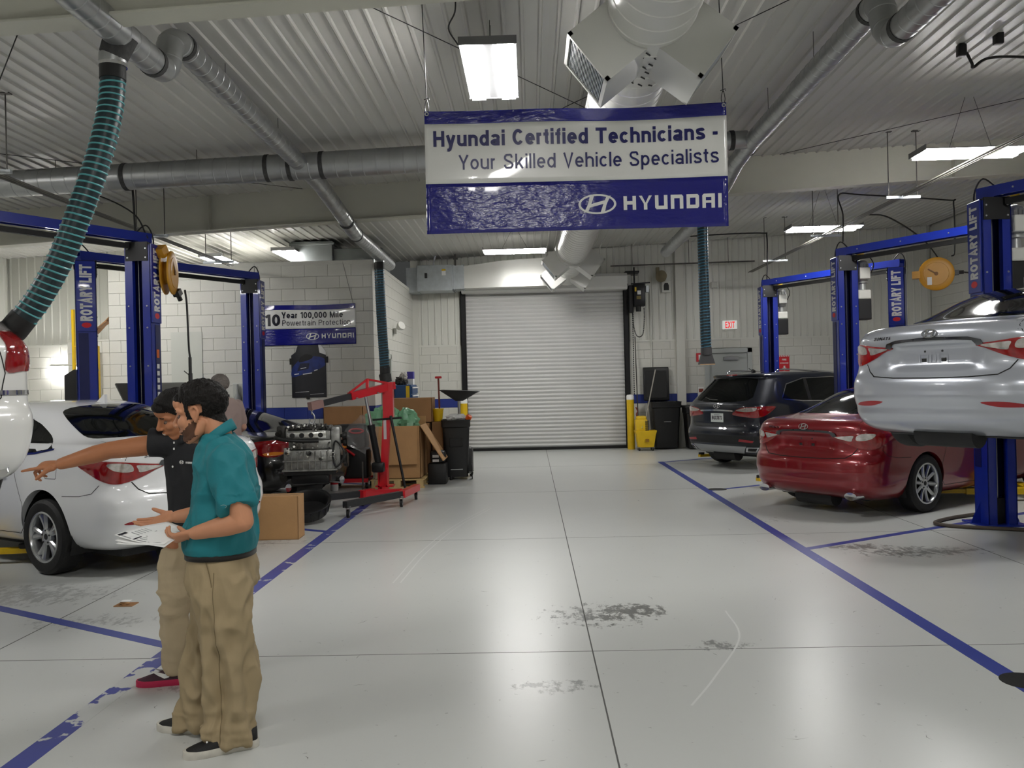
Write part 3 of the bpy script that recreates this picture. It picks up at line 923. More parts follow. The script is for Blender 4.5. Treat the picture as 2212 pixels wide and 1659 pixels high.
# ================================================================ round ducts and pipes
def ringed(mb, pts, r, pitch=.12, bump=.004, n=20, caps=True):
    """spiral-seam tube: a raised ring at every pitch"""
    P = [Vector(p) for p in pts]
    out, rad = [], []
    acc = 0.0
    for i in range(len(P) - 1):
        a, b = P[i], P[i + 1]
        L = (b - a).length
        s = 0.0
        if i == 0: out.append(a); rad.append(r)
        nxt = pitch - acc
        while nxt < L:
            for ds, rr in ((-.008, r), (-.003, r + bump), (.003, r + bump), (.008, r)):
                q = nxt + ds
                if 0 < q < L: out.append(a + (b - a) * (q / L)); rad.append(rr)
            nxt += pitch
        acc = L - (nxt - pitch)
        out.append(b); rad.append(r)
    mb.tube(out, rad, n, caps)
def elbow(c0, c1, c2, n=6):
    """points rounding the corner c1 between c0 and c2 (quadratic)"""
    c0, c1, c2 = Vector(c0), Vector(c1), Vector(c2)
    return [c0 * (1 - t) ** 2 + c1 * 2 * t * (1 - t) + c2 * t * t for t in [i / n for i in range(n + 1)]]
def straps(mb, p, d, r, ln=.06):
    p, d = Vector(p), Vector(d).normalized()
    mb.cyl(p - d * ln / 2, p + d * ln / 2, r + .006, n=20)
# exhaust extraction main across the bays
t = thing('exhaust_main', 'wide galvanised spiral pipe crossing the hall just before the roof beam', 'duct', (0, 10.1, 4.25))
ZB = lambda x: 4.30 + .031 * x
mb = MB(); ringed(mb, [(-9.9, 0, ZB(-9.9) - 4.25), (-2.75, 0, ZB(-2.75) - 4.25), (2.0, 0, ZB(2.0) - 4.25)], .155, .16, .003, 28)
mb.tube([(2.0, 0, ZB(2) - 4.25), (2.22, 0, ZB(2.22) - 4.25), (2.3, 0, ZB(2.3) - 4.25), (2.6, 0, ZB(2.6) - 4.25)], [.155, .155, .105, .105], 28)
mb.build('pipe', M_galv, t, smooth=18)
for x in (-4.75, -3.05, -2.78, -2.4, 1.98, 2.25, 2.42):
    mb = MB(); straps(mb, (x, 0, ZB(x) - 4.25), (1, 0, .031), .155 if x < 2.2 else .108, .05); mb.build('sealed_joint', M_seal, t, smooth=35)
for x in (-8, -5.6, -3.9, -1.0, 1.2):
    MB().cyl((x, 0, ZB(x) - 4.25 + .15), (x, 0, zc(x) - 4.25), .004, n=5).build('hanger', M_rod, t)
# branch pipes along both sides of the aisle
def branch(name, label, sx, pts, hang):
    t = thing(name, label, 'duct', (sx, 8, 4.2))
    L = [Vector(p) - Vector((sx, 8, 4.2)) for p in pts]
    mb = MB(); ringed(mb, L, .1, .14, .003, 22)
    mb.build('pipe', M_galv, t, smooth=18)
    return t
px = -2.7
pts = [(px, 3.0, 4.0), (px, 6.22, 4.0)] + elbow((px, 6.26, 4.0), (px, 6.45, 4.0), (px + .01, 6.45, 4.14), 5) + elbow((px + .01, 6.46, 4.16), (px + .02, 6.47, 4.3), (px + .03, 6.66, 4.3), 5) + [(-2.66, 10.1, 4.24)] + \
      [(-2.6, 10.75, 4.16), (-2.54, 12.0, 3.93)] + elbow((-2.54, 12.05, 3.92), (-2.53, 12.3, 3.86), (-2.53, 12.6, 3.84), 4) + [(-2.5, 15.5, 3.78)]
bl = branch('exhaust_branch', 'galvanised exhaust pipe running above the left blue line toward the block room', px, pts, 0)
o0 = Vector((px, 8, 4.2))
mb = MB()
for p, d in (((px, 6.2, 4.0), (0, 1, 0)), ((px + .03, 6.68, 4.3), (0, 1, 0)), ((-2.63, 10.32, 4.22), (0, 1, -.1)), ((-2.54, 12.02, 3.92), (0, 1, -.2)), ((-2.53, 12.62, 3.84), (0, 1, -.05))):
    mb = MB(); straps(mb, Vector(p) - o0, d, .1, .05); mb.build('sealed_joint', M_seal, bl, smooth=40)
mb = MB(); mb.tube([Vector(q) - o0 for q in ((px, 5.72, 4.0), (px - .03, 5.72, 3.93), (px - .06, 5.72, 3.86))], [.11, .10, .092], 20)
mb.build('sealed_joint', M_seal, bl, smooth=40)
mb = MB().cyl(Vector((px - .06, 5.72, 3.87)) - o0, Vector((px - .065, 5.72, 3.80)) - o0, .09, n=22)
mb.cyl(Vector((-2.53, 14.55, 3.80)) - o0, Vector((-2.53, 14.55, 3.66)) - o0, .088, n=22)
mb.build('collar', M_galv, bl, smooth=35)
px = 2.66
pts = [(px + .02, 2.6, 4.02), (px + .02, 6.1, 4.04)] + elbow((px + .02, 6.14, 4.04), (px + .02, 6.36, 4.05), (px, 6.36, 4.2), 5) + elbow((px, 6.37, 4.22), (px, 6.38, 4.37), (px, 6.58, 4.37), 5) + [(2.66, 10.1, 4.36)] + \
      [(2.62, 10.7, 4.27), (2.62, 11.8, 4.06), (2.62, 12.6, 4.02)] + [(2.62, 16.3, 4.0)]
br = branch('exhaust_branch', 'galvanised exhaust pipe with an offset running above the right blue line', px, pts, 0)
o1 = Vector((px, 8, 4.2))
mb = MB()
for p, d in (((px + .02, 6.1, 4.04), (0, 1, 0)), ((px, 6.6, 4.37), (0, 1, 0)), ((px, 10.3, 4.34), (0, 1, -.1))):
    mb = MB(); straps(mb, Vector(p) - o1, d, .1, .05); mb.build('sealed_joint', M_seal, br, smooth=40)
for y in (7.9, 9.4): MB().cyl(Vector((2.66, y, 4.46)) - o1, Vector((2.66, y, zc(2.66))) - o1, .003, n=5).build('hanger', M_rod, br)
for y in (7.6, 9.2): MB().cyl(Vector((-2.66, y, 4.38)) - o0, Vector((-2.66, y, zc(-2.66))) - o0, .003, n=5).build('hanger', M_rod, bl)
# hoses
M_hose = mat('dark_teal_hose', (20, 40, 46), 0.4, vary=0.1, vscale=10)
M_hrib = mat('pale_teal_hose_rib', (92, 168, 172), 0.35)
M_hrib2 = mat('blue_hose_rib', (70, 130, 160), 0.35)
def hose(name, label, pts, r, rib, pitch=.045):
    P = smooth_path(pts, 10)
    b = Vector(pts[-1])
    t = thing(name, label, 'hose', b)
    L = [p - b for p in P]
    mb = MB(); mb.tube(L, r, 24); mb.build('hose_body', M_hose, t, smooth=50)
    # helical rib along the hose
    acc = [0]
    for i in range(1, len(L)): acc.append(acc[-1] + (L[i] - L[i - 1]).length)
    tot = acc[-1]
    turns = (tot - .12) / pitch
    n = int(turns * 20)
    hp = []
    px = None
    i = 0
    for k in range(n + 1):
        s = .10 + (tot - .14) * k / n
        while i < len(L) - 2 and acc[i + 1] < s: i += 1
        f = (s - acc[i]) / max(acc[i + 1] - acc[i], 1e-6)
        p = L[i].lerp(L[i + 1], f)
        d = (L[i + 1] - L[i]).normalized()
        if px is None: px, py, _ = frame_for(d)
        px = (px - d * px.dot(d)).normalized(); py = d.cross(px)
        a = 2 * math.pi * k / 20
        hp.append(p + px * (r + .001) * math.cos(a) + py * (r + .001) * math.sin(a))
    mb = MB(); mb.tube(hp, .0065, 5)
    mb.build('spiral_rib', rib, t, smooth=60)
    return t
hp = [(-2.765, 5.72, 3.80), (-2.77, 5.71, 3.60), (-2.79, 5.68, 3.40), (-2.845, 5.64, 3.13), (-2.94, 5.60, 2.82), (-3.065, 5.57, 2.49), (-3.2, 5.54, 2.23), (-3.31, 5.51, 2.07)]
t = hose('exhaust_hose', 'thick dark hose with pale teal ribs curving down to the lifted white car', hp, .078, M_hrib)
b = Vector(hp[-1])
mb = MB().cyl(Vector(hp[0]) - b + Vector((0, 0, .03)), Vector(hp[0]) - b + Vector((0, -.005, -.10)), .084, n=24)
mb.build('cuff', M_dark, t, smooth=40)
mb = MB().tube([(0.02, .005, .03), (-.04, -.01, -.05), (-.10, -.02, -.10), (-.2, -.03, -.2)], [.084, .086, .09, .07], 24)
mb.build('nozzle', M_dark, t, smooth=40)
mb = MB(); mb.lathe([(.086, -.012), (.092, -.012), (.092, .012), (.086, .012)], Vector(hp[0]) - b + Vector((0, 0, -.0)), (0, 0, 1), 24, close=True)
mb.build('hose_clamp', M_chrome, t)
hp = [(-2.53, 14.55, 3.68), (-2.525, 14.55, 3.2), (-2.51, 14.55, 2.7), (-2.49, 14.55, 2.2), (-2.475, 14.55, 1.86)]
t = hose('exhaust_hose', 'ribbed exhaust hose hanging straight down in front of the block room corner', hp, .082, M_hrib2)
b = Vector(hp[-1])
MB().tube([(0, 0, .06), (0, 0, -.06), (0, -.01, -.08), (0.02, -.02, -.2)], [.088, .088, .105, .10], 20).build('nozzle', M_bplastic, t, smooth=40)
MB().cyl(Vector(hp[0]) - b + Vector((0, 0, .02)), Vector(hp[0]) - b + Vector((0, 0, -.1)), .09, n=20).build('cuff', M_dark, t, smooth=40)
hp = [(2.62, 12.85, 3.98), (2.62, 12.85, 3.4), (2.625, 12.85, 2.8), (2.63, 12.85, 2.2), (2.635, 12.85, 2.0)]
t = hose('exhaust_hose', 'ribbed exhaust hose with flat nozzle hanging beside the dark suv', hp, .076, M_hrib2)
mb = MB().tube([(0, 0, .05), (0, 0, -.06)], [.082, .084], 20)
mb.add([(-.075, -.05, -.05), (.075, -.05, -.05), (.075, .05, -.05), (-.075, .05, -.05), (-.115, -.07, -.20), (.115, -.07, -.20), (.115, .07, -.20), (-.115, .07, -.20)],
       [(0, 1, 5, 4), (1, 2, 6, 5), (2, 3, 7, 6), (3, 0, 4, 7), (0, 3, 2, 1)])
mb.build('nozzle', mat('grey_nozzle', (70, 70, 72), 0.6), t)
MB().bar((-.11, -.072, -.2), (.11, -.072, -.2), .012, .015).build('nozzle_lip', mat('tan_lip', (196, 160, 120), 0.6), t)
# ================================================================ supply duct over the aisle
t = thing('supply_duct', 'large pale round air duct with angled diffuser boxes running above the aisle', 'duct', (.87, 8, 4.1))
mb = MB(); ringed(mb, [(0, -12, 0), (0, 10.6, 0)], .30, .21, .006, 40)
mb.tube([(0, 8.15, 0), (0, 8.4, 0)], .345, 40)
# end turning down to the wall plenum
mb.tube([Vector(p) for p in smooth_path([(0, 10.5, 0), (0, 10.95, -.02), (0, 11.3, -.06)], 4)], [.30] * 9, 36)
mb.build('round_duct', M_ductw, t, smooth=14)
def diffuser(yc, wd, sgn, L=.62, hh=.42):
    """box standing off the duct at 45 deg down-sideways"""
    d = Vector((sgn * math.cos(math.radians(38)), 0, -math.sin(math.radians(38))))
    u = Vector((sgn * math.sin(math.radians(38)), 0, math.cos(math.radians(38))))
    M = Matrix(((d.x, 0, u.x, 0), (0, 1, 0, yc), (d.z, 0, u.z, 0), (0, 0, 0, 1)))
    mb = MB(); mb.M = M
    mb.box((.18, -wd / 2, -hh / 2), (L - .03, wd / 2, hh / 2))
    o = mb.build('diffuser_box', M_ductw, t)
    mb = MB(); mb.M = M
    f = .03
    for lo, hi in (((L - .03, -wd / 2, -hh / 2), (L, wd / 2, -hh / 2 + f)), ((L - .03, -wd / 2, hh / 2 - f), (L, wd / 2, hh / 2)), ((L - .03, -wd / 2, -hh / 2), (L, -wd / 2 + f, hh / 2)), ((L - .03, wd / 2 - f, -hh / 2), (L, wd / 2, hh / 2))):
        mb.box(lo, hi)
    mb.build('grille_frame', M_ductw, o)
    mb = MB(); mb.M = M
    mb.box((L - .028, -wd / 2 + f, -hh / 2 + f), (L - .02, wd / 2 - f, hh / 2 - f))
    mb.build('grille', mat('dark_grille', (104, 104, 102), 0.6), o)
    mb = MB(); mb.M = M
    n = 26
    for k in range(n):
        z = -hh / 2 + f + (hh - 2 * f) * (k + .5) / n
        mb.box((L - .02, -wd / 2 + f, z - .003), (L - .008, wd / 2 - f, z + .003))
    o2 = mb.build('louvre', M_galv2, o); o2['kind'] = 'stuff'
for yc in (-2.0, 8.5, 10.7):
    for s in (-1, 1): diffuser(yc, .55 if yc < 5 else .55, s, .56 if yc < 5 else .6, .42 if yc < 5 else .42)
mb = MB()
for k in range(14):
    a = random.uniform(-.35, .35)
    mb.cyl((math.sin(a) * .303, -2.2 + .05 * k, -math.cos(a) * .303), (math.sin(a + .1) * .303, -2.16 + .05 * k, -math.cos(a + .1) * .303), .006, n=5)
o = mb.build('sealant_smear', M_seal, t); o['kind'] = 'stuff'
# rectangular wall duct with damper box
t = thing('wall_duct', 'rectangular galvanised duct with a damper box above the roll-up door', 'duct', (-1.0, YB - .5, 4.0))
MB().box((-1.78, -.1, -.30), (-1.5, .38, .27)).build('duct_end', M_galv2, t)
MB().rbox((-1.52, -.24, -.28), (-.72, .40, .30), .004, 1).build('damper_box', M_galv2, t)
mb = MB().box((-.72, -.2, -.25), (-.46, .36, .28))
for x in (-.72, -.68, -.50, -.46): mb.box((x - .008, -.22, -.27), (x + .008, .38, .30))
mb.build('duct_collar', M_galv2, t)
mb = MB()
mb.add([(-.46, -.2, -.24), (-.46, .36, -.24), (-.46, .36, .26), (-.46, -.2, .26), (.45, -.26, -.24), (.45, .36, -.24), (.45, .36, .36), (.45, -.26, .36), (1.55, -.3, -.24), (1.55, .36, -.24), (1.55, .36, .40), (1.55, -.3, .40)],
       [(0, 1, 5, 4), (1, 2, 6, 5), (2, 3, 7, 6), (3, 0, 4, 7), (4, 5, 9, 8), (5, 6, 10, 9), (6, 7, 11, 10), (7, 4, 8, 11), (8, 9, 10, 11)])
mb.build('transition', M_ductw, t)
MB().box((-.95, -.252, .06), (-.86, -.24, .16)).build('rating_plate', M_white, t)
MB().box((-.95, -.254, .16), (-.86, -.24, .2)).build('warning_sticker', M_yellow, t)
MB().rbox((-1.34, -.27, .0), (-1.28, -.24, .12), .01).build('switch_handle', M_bplastic, t)
mb = MB(); mb.tube(smooth_path([(-1.15, 0, .28), (-1.15, 0, .42), (-1.08, 0, .58), (-.93, 0, .66), (-.9, 0, .7)], 6), .02, 10)
mb.build('flexible_conduit', M_galv2, t, smooth=50)
mb = MB().box((-.68, -.05, .28), (-.64, -.01, .62)).box((-.70, -.07, .44), (-.60, .0, .47))
mb.build('strut_hanger', M_rod, t)
# air handler on top of the block room
t = thing('air_handler', 'grey sheet-metal air handler standing on the flat top of the block room', 'air handler', (-4.0, 16.6, OH))
mg = mat('dull_grey_sheet', (112, 116, 116), 0.5, metal=0.5, vary=0.1, vscale=4)
MB().rbox((-.55, -.2, 0), (.25, .9, .60), .01, 1).build('cabinet', mg, t)
MB().rbox((-.58, -.23, .52), (.29, .2, .56), .005, 1).build('flange', mg, t)
MB().rbox((.25, -.1, 0), (1.2, .8, .46), .01, 1).build('side_duct', mg, t)
# ================================================================ rails, rods, conduits
def rail(name, label, x, y0, y1, z, rods):
    t = thing(name, label, 'conduit rail', (x, (y0 + y1) / 2, z))
    yc = (y0 + y1) / 2
    mb = MB()
    for dx, r in ((-.03, .014), (.02, .011), (.055, .008)):
        mb.cyl((dx, y0 - yc, .0), (dx, y1 - yc, .0), r, n=8)
    mb.build('pipe_run', mat('dull_conduit', (130, 128, 120), 0.45, metal=0.6), t, smooth=60)
    for (y, w_) in rods:
        mb = MB().box((-w_ / 2, y - yc - .02, -.04), (w_ / 2, y - yc + .02, -.005))
        mb.build('strut', M_galv2, t)
        for s in (-1, 1):
            mb = MB(); mb.cyl((s * w_ * .42, y - yc, -.04), (s * w_ * .42, y - yc, zc(x) - z), .007, n=6)
            mb.box((s * w_ * .42 - .05, y - yc - .03, zc(x) - z - .012), (s * w_ * .42 + .05, y - yc + .03, zc(x) - z))
            mb.build('threaded_rod', M_rod, t)
    return t
rail('pipe_rail', 'bundle of thin pipes on strut hangers running under the roof past the right lifts', 5.05, 4.5, 19.6, 3.98, [(8.3, .5), (11.6, .45), (14.6, .5), (17.6, .5)])
rail('pipe_rail', 'bundle of thin pipes on strut hangers running under the roof past the left lifts', -5.05, 4.5, 14.5, 3.70, [(7.9, .5), (11.4, .45), (13.9, .5)])
t = thing('cross_pipe', 'single thin pipe crossing the back wall above the roll-up door', 'pipe', (4, YB - .35, 4.22))
MB().cyl((-2.1, 0, .0), (1.2, 0, .03), .016, n=8).build('pipe_run', M_rod, t, smooth=60)
for x in (-1.6, -.3, .6): MB().cyl((x, 0, 0), (x, 0, zc(4 + x) - 4.24), .006, n=6).build('threaded_rod', M_rod, t)
# roof rods: crossed bracing
def wires(name, label, segs, r=.004, m_=None):
    b = Vector(segs[0][0])
    t = thing(name, label, 'cable', b)
    for s in segs:
        MB().tube([Vector(p) - b for p in s], r, 6).build('wire', m_ or M_cable, t, smooth=60)
    return t
z = lambda x: zc(x) - .05
wires('brace_rod', 'thin diagonal roof brace rod crossing behind the aisle strip light', [[(-1.75, 5.7, z(-1.75)), (1.4, 10.6, z(1.4))]])
wires('brace_rod', 'thin diagonal roof brace rod passing behind the big air duct', [[(3.2, 5.7, z(3.2)), (-.6, 10.8, z(-.6))]])
wires('brace_rod', 'thin diagonal roof brace rod between beam and pipe on the lift side at right', [[(3.6, 12.2, z(3.6)), (8.6, 8.2, z(8.6))]])
wires('brace_rod', 'thin diagonal roof brace rod above the left lifts', [[(-7.6, 8.0, z(-7.6)), (-3.2, 12.2, z(-3.2))]])
wires('slanting_cable', 'thin cord slanting down at the top corner above the white lifted car', [[(-3.2, 5.6, 4.3), (-3.75, 5.7, 3.2)]], .004)
# sockets and drop cords under the roof
def drop(name, label, pts, r=.008, boxes=()):
    t = wires(name, label, [smooth_path(pts, 6)], r)
    b = Vector(pts[0])
    for p in boxes:
        p = Vector(p) - b
        MB().rbox(p - Vector((.04, .04, .06)), p + Vector((.04, .04, .06)), .015).build('socket', M_bplastic, t, smooth=40)
    return t
drop('drop_cord', 'black plug and curly cord feeding the aisle strip light', [(-.49, 6.35, 4.50), (-.50, 6.4, 4.38), (-.56, 6.5, 4.30), (-.50, 6.62, 4.22)], .006, [(-.49, 6.33, 4.56)])
t = drop('drop_cord', 'pair of black sockets and looped cords with conduit running to the near right lift', [(4.35, 8.5, z(4.35) - .04), (4.4, 8.5, 4.62), (4.44, 8.55, 4.60), (4.6, 8.6, 4.70), (5.0, 8.8, 4.78), (5.55, 9.0, 4.80), (5.62, 9.02, 4.74), (5.62, 9.05, 4.3), (5.58, 9.1, 3.7)], .014, [(4.30, 8.5, 4.75), (4.55, 8.3, 4.78), (5.60, 9.0, 4.45)])
drop('drop_cord', 'conduit loop above the middle right lift', [(4.75, 13.0, 3.6), (4.76, 13.0, 4.0), (4.78, 13.2, 4.35), (5.3, 13.6, 4.42), (6.9, 14.2, 4.42), (7.0, 14.2, 4.35), (7.0, 14.2, 3.6), (6.95, 14.2, 3.5)], .012)
drop('drop_cord', 'conduit bending down from the wall to the far right lift', [(2.9, 17.2, 4.42), (4.0, 17.2, 4.46), (4.7, 17.2, 4.46), (4.78, 17.2, 4.40), (4.78, 17.2, 3.9), (4.75, 17.15, 3.5)], .014)
drop('drop_cord', 'black air hose sagging from the roof pipe to the yellow reel', [(5.1, 13.0, 4.0), (5.7, 13.6, 4.05), (6.6, 14.4, 3.8), (7.1, 14.8, 3.4), (7.15, 14.9, 3.25)], .012)
drop('drop_cord', 'conduit loop above the near left lift', [(-5.9, 10.3, 4.1), (-5.4, 10.3, 4.22), (-4.85, 10.3, 4.22), (-4.78, 10.3, 4.12), (-4.75, 10.3, 3.5)], .013)
drop('drop_cord', 'black hose sagging from the left roof pipe to the reel', [(-5.6, 10.2, 4.0), (-5.2, 10.2, 3.98), (-4.75, 10.25, 3.75), (-4.6, 10.3, 3.45)], .010)
# ================================================================ two-post lifts
CHH = 3.36
M_bolt = mat('zinc_bolt', (190, 192, 196), 0.3, metal=0.8)
M_motor = mat('grey_motor', (176, 178, 176), 0.4, metal=0.4)
M_tank = mat('white_plastic_tank', (226, 226, 218), 0.45)
def column_mesh():
    t = .012
    mb = MB()
    mb.box((-.13, -.15, 0), (-.13 + t, .15, CHH))
    for s in (-1, 1):
        mb.box((-.13, s * .15 - (t if s > 0 else 0), 0), (.13, s * .15 + (t if s < 0 else 0), CHH))
        mb.box((.13 - t, min(s * .15, s * .07), 0), (.13, max(s * .15, s * .07), CHH))
        mb.box((.06, min(s * .07, s * .058), 0), (.13, max(s * .07, s * .058), CHH))
    return mb.mesh('column', M_lblue)
COLM = column_mesh()
def bolt_mesh():
    return MB().lathe([(0, .009), (.008, .009), (.011, .004), (.011, 0)], (0, 0, 0), (1, 0, 0), 8).mesh('bolt', M_bolt)
BOLT = bolt_mesh()
def lift_column(parent, loc, ang, textside, rise=.15, power=False, name_side=None, arms=True, hazard=False, first=True):
    """local +x looks at the partner column"""
    c = meshobj('column', COLM, None, parent, loc, (0, 0, ang))
    MB().rbox((-.24, -.24, 0), (.20, .24, .018), .004, 1).build('base_plate', M_lblue, c)
    for s in (-1, 1):
        MB().prism([(0, 0), (.10, 0), (0, .22)], .012, XYM((-.02, s * .15, .018), (0, s, 0), (0, 0, 1))).build('gusset', M_lblue, c)
    # dark inside of the channel with cables
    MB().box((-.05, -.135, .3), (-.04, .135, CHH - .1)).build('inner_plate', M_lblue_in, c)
    for y in (-.045, .02): MB().cyl((.0, y, .05), (.0, y, CHH - .05), .006, n=6).build('lift_cable', M_steel, c)
    MB().box((-.03, -.055, .02), (.07, .055, .28)).build('stop_block', M_black, c)
    # head: black plate with bolts
    MB().box((.128, -.135, CHH - .2), (.14, .135, CHH + .03)).box((-.12, -.15, CHH - .02), (.13, .15, CHH + .02)).build('head_plate', M_black, c)
    for y in (-.11, .11):
        for z_ in (CHH - .16, CHH - .05):
            meshobj('bolt', BOLT, None, c, (.14, y, z_))
        for z_ in (2.62, 2.36, 1.9):
            meshobj('bolt', BOLT, None, c, (.13, y, z_))
    # printed cover sheet on the side seen from the aisle
    s = textside
    MB().rbox((-.12, min(s * .151, s * .172), 2.42), (.12, max(s * .151, s * .172), CHH + .01), .004, 1).build('cover_panel', M_lblue, c)
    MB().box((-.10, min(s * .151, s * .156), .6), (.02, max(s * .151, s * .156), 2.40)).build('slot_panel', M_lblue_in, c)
    xd = Vector((0, 0, 1)); yd = Vector((-1, 0, 0)) if s < 0 else Vector((1, 0, 0))
    yd = -yd
    # text runs upward; letter tops point left as seen from outside
    nrm = Vector((0, s, 0))
    xd = Vector((0, 0, 1)); yd = nrm.cross(xd)
    if xd.cross(yd).dot(nrm) < 0: yd = -yd
    org = Vector((0, s * .1735, 2.56)) - yd * .075
    lettering('lettering', 'ROTARY LIFT', .76, M_white, c, XYM(org, xd, yd), bold=.030, height=.15)
    mb = MB(); mb.prism(ell(0, 0, .035, .06, 24), .001, XYM((0, s * .1735, 2.505), xd, yd))
    mb.build('badge', M_redp, c)
    if hazard:
        # scale strip of white notches down the side
        for k in range(11):
            MB().box((-.06, min(s * .156, s * .16), 1.02 + k * .085), (.0, max(s * .156, s * .16), 1.075 + k * .085)).build('scale_mark', M_white, c)
        MB().box((-.06, min(s * .156, s * .16), 2.0), (.0, max(s * .156, s * .16), 2.1)).build('scale_mark', mat('orange_print', (226, 110, 40), 0.5), c)
        MB().box((-.06, min(s * .156, s * .16), .8), (.0, max(s * .156, s * .16), .93)).build('scale_mark', M_yellow, c)
    # carriage and two swing arms
    MB().rbox((-.03, -.056, rise - .05), (.17, .056, rise + .55), .006, 1).build('carriage', M_black, c)
    if arms:
        for s2, L, a in (((s, 1.6, 72), (-s, .9, 40)) if first else ((s, 1.2, 21), (-s, .9, 75))):
            d = Vector((math.cos(math.radians(a)), s2 * math.sin(math.radians(a)), 0))
            p = Vector((.18, s2 * .05, rise))
            mb = MB().bar(p, p + d * L * .62, .12, .075, up=(0, 0, 1)).bar(p + d * L * .55 + Vector((0, 0, .0)), p + d * L, .085, .05, up=(0, 0, 1))
            mb.cyl(p + Vector((0, 0, -.05)), p + Vector((0, 0, .07)), .07, n=14)
            ar = mb.build('swing_arm', M_yellow, c)
            MB().cyl(p + d * L * .97 + Vector((0, 0, .02)), p + d * L * .97 + Vector((0, 0, .06)), .055, n=14).build('pad', M_dark, c)
    if power:
        q = -textside
        y0 = q * .26
        mb = MB().cyl((.0, y0, 2.98), (.0, y0, 3.28), .085, n=18)
        for k in range(12):
            a = 2 * math.pi * k / 12
            mb.box((-.004, -.1, 3.02), (.004, -.083, 3.26)) if False else mb.bar((math.cos(a) * .09, y0 + math.sin(a) * .09, 3.02), (math.cos(a) * .09, y0 + math.sin(a) * .09, 3.26), .008, .018)
        mb.cyl((.0, y0, 2.86), (.0, y0, 2.98), .06, .05, n=14)
        mb.sphere((0, y0, 3.28), (.085, .085, .05), 16, 8)
        mb.build('power_unit', M_motor, c, smooth=40)
        MB().rbox((.05, y0 - .09, 3.03), (.16, y0 + .07, 3.2), .01).build('switch_box', M_tank, c)
        MB().rbox((-.1, y0 - .1, 2.73), (.1, y0 + .1, 2.87), .02).build('tank_top', M_tank, c)
        MB().rbox((-.1, y0 - .1, 2.42), (.1, y0 + .1, 2.73), .012).build('tank', M_bplastic, c)
        MB().rbox((.02, q * .17, 3.37), (.09, q * .27, 3.47), .008).build('limit_switch', M_yellow, c)
        mb = MB(); mb.tube(smooth_path([(.05, q * .15, 3.3), (.1, q * .3, 3.38), (.1, q * .4, 3.25), (.06, q * .36, 3.1)], 6), .008, 6)
        mb.build('power_cord', M_cable, c)
    return c
def lift(label, a, b, sides, rise=.15, power=None, hazard=None, arms=(True, True)):
    a, b = Vector((a[0], a[1], 0)), Vector((b[0], b[1], 0))
    d = b - a
    ang = math.atan2(d.y, d.x)
    mid = (a + b) / 2
    t = thing('car_lift', label, 'car lift', mid, 0, 'two-post car lifts')
    for i, p in enumerate((a, b)):
        lift_column(t, p - mid, (ang if i == 0 else ang + math.pi) + sides[i] * math.radians(30), sides[i], rise, power == i, hazard=(hazard == i), arms=arms[i], first=(i == 0))
    # overhead beam with padded shut-off bar
    u = d.normalized()
    L = d.length
    mb = MB()
    e0, e1 = -u * (L / 2 + .1), u * (L / 2 + .1)
    up = Vector((0, 0, CHH + .15))
    mb.bar(e0 + up, e1 + up, .13, .012, up=(0, 0, 1))
    n_ = Vector((-u.y, u.x, 0))
    up2 = Vector((0, 0, CHH + .10))
    for s in (-1, 1):
        mb.bar(e0 + up2 + n_ * s * .06, e1 + up2 + n_ * s * .06, .012, .11, up=(0, 0, 1))
    for e in (-1, 1):
        p = u * e * (L / 2)
        mb.M = Matrix.Translation(p) @ Matrix.Rotation(ang, 4, 'Z')
        mb.box((-.09, -.065, CHH - .06), (.09, .065, CHH + .09))
        mb.M = Matrix.Identity(4)
    mb.build('overhead_beam', M_lblue, t)
    mb = MB(); up3 = Vector((0, 0, CHH - .02))
    mb.bar(e0 * .82 + up3, e1 * .82 + up3, .05, .06, up=(0, 0, 1))
    mb.build('shutoff_bar', M_dark, t)
    for k in (-.4, -.15, .1, .35):
        meshobj('bolt', BOLT, None, t, u * L * k + Vector((0, 0, CHH + .1)) - n_ * .068, (0, 0, math.atan2(-n_.y, -n_.x)))
    # hydraulic lines looping over the column head
    for e in (-1, 1):
        p = u * e * (L / 2)
        mb = MB(); mb.tube(smooth_path([p - u * e * .12 + Vector((0, 0, CHH + .1)), p + u * e * .06 + Vector((0, 0, CHH + .26)), p + u * e * .16 + Vector((0, 0, CHH + .12)), p + u * e * .15 + Vector((0, 0, CHH - .1))], 5), .009, 6)
        mb.build('hydraulic_hose', M_cable, t)
    return t
PV = Vector((.51, -.86))
def pair(x, y, s=1): return (x, y), (x + s * PV.x * 2.9, y + PV.y * 2.9)
a, b = pair(4.83, 9.05); lift('blue two-post lift holding up the silver car', a, b, (-1, 1), .98, power=0, arms=(False, True))
a, b = pair(4.80, 13.1); lift('blue two-post lift standing over the red car', a, b, (-1, 1), .12, power=0)
a, b = pair(4.75, 17.1); lift('blue two-post lift over the dark suv, farthest on its side', a, b, (-1, 1), .12, power=0)
a, b = pair(-4.68, 10.3, -1); lift('blue two-post lift over the white sedan, its beam crossing behind the exhaust hose', a, b, (1, -1), .12, hazard=0)
a, b = pair(-4.56, 14.05, -1); lift('blue two-post lift over the black coupe in front of the block wall', a, b, (1, -1), .12)
a, b = pair(-4.7, 6.1, -1); lift('blue two-post lift holding up the white suv by the edge of the photo', a, b, (1, -1), .9, arms=(False, False))
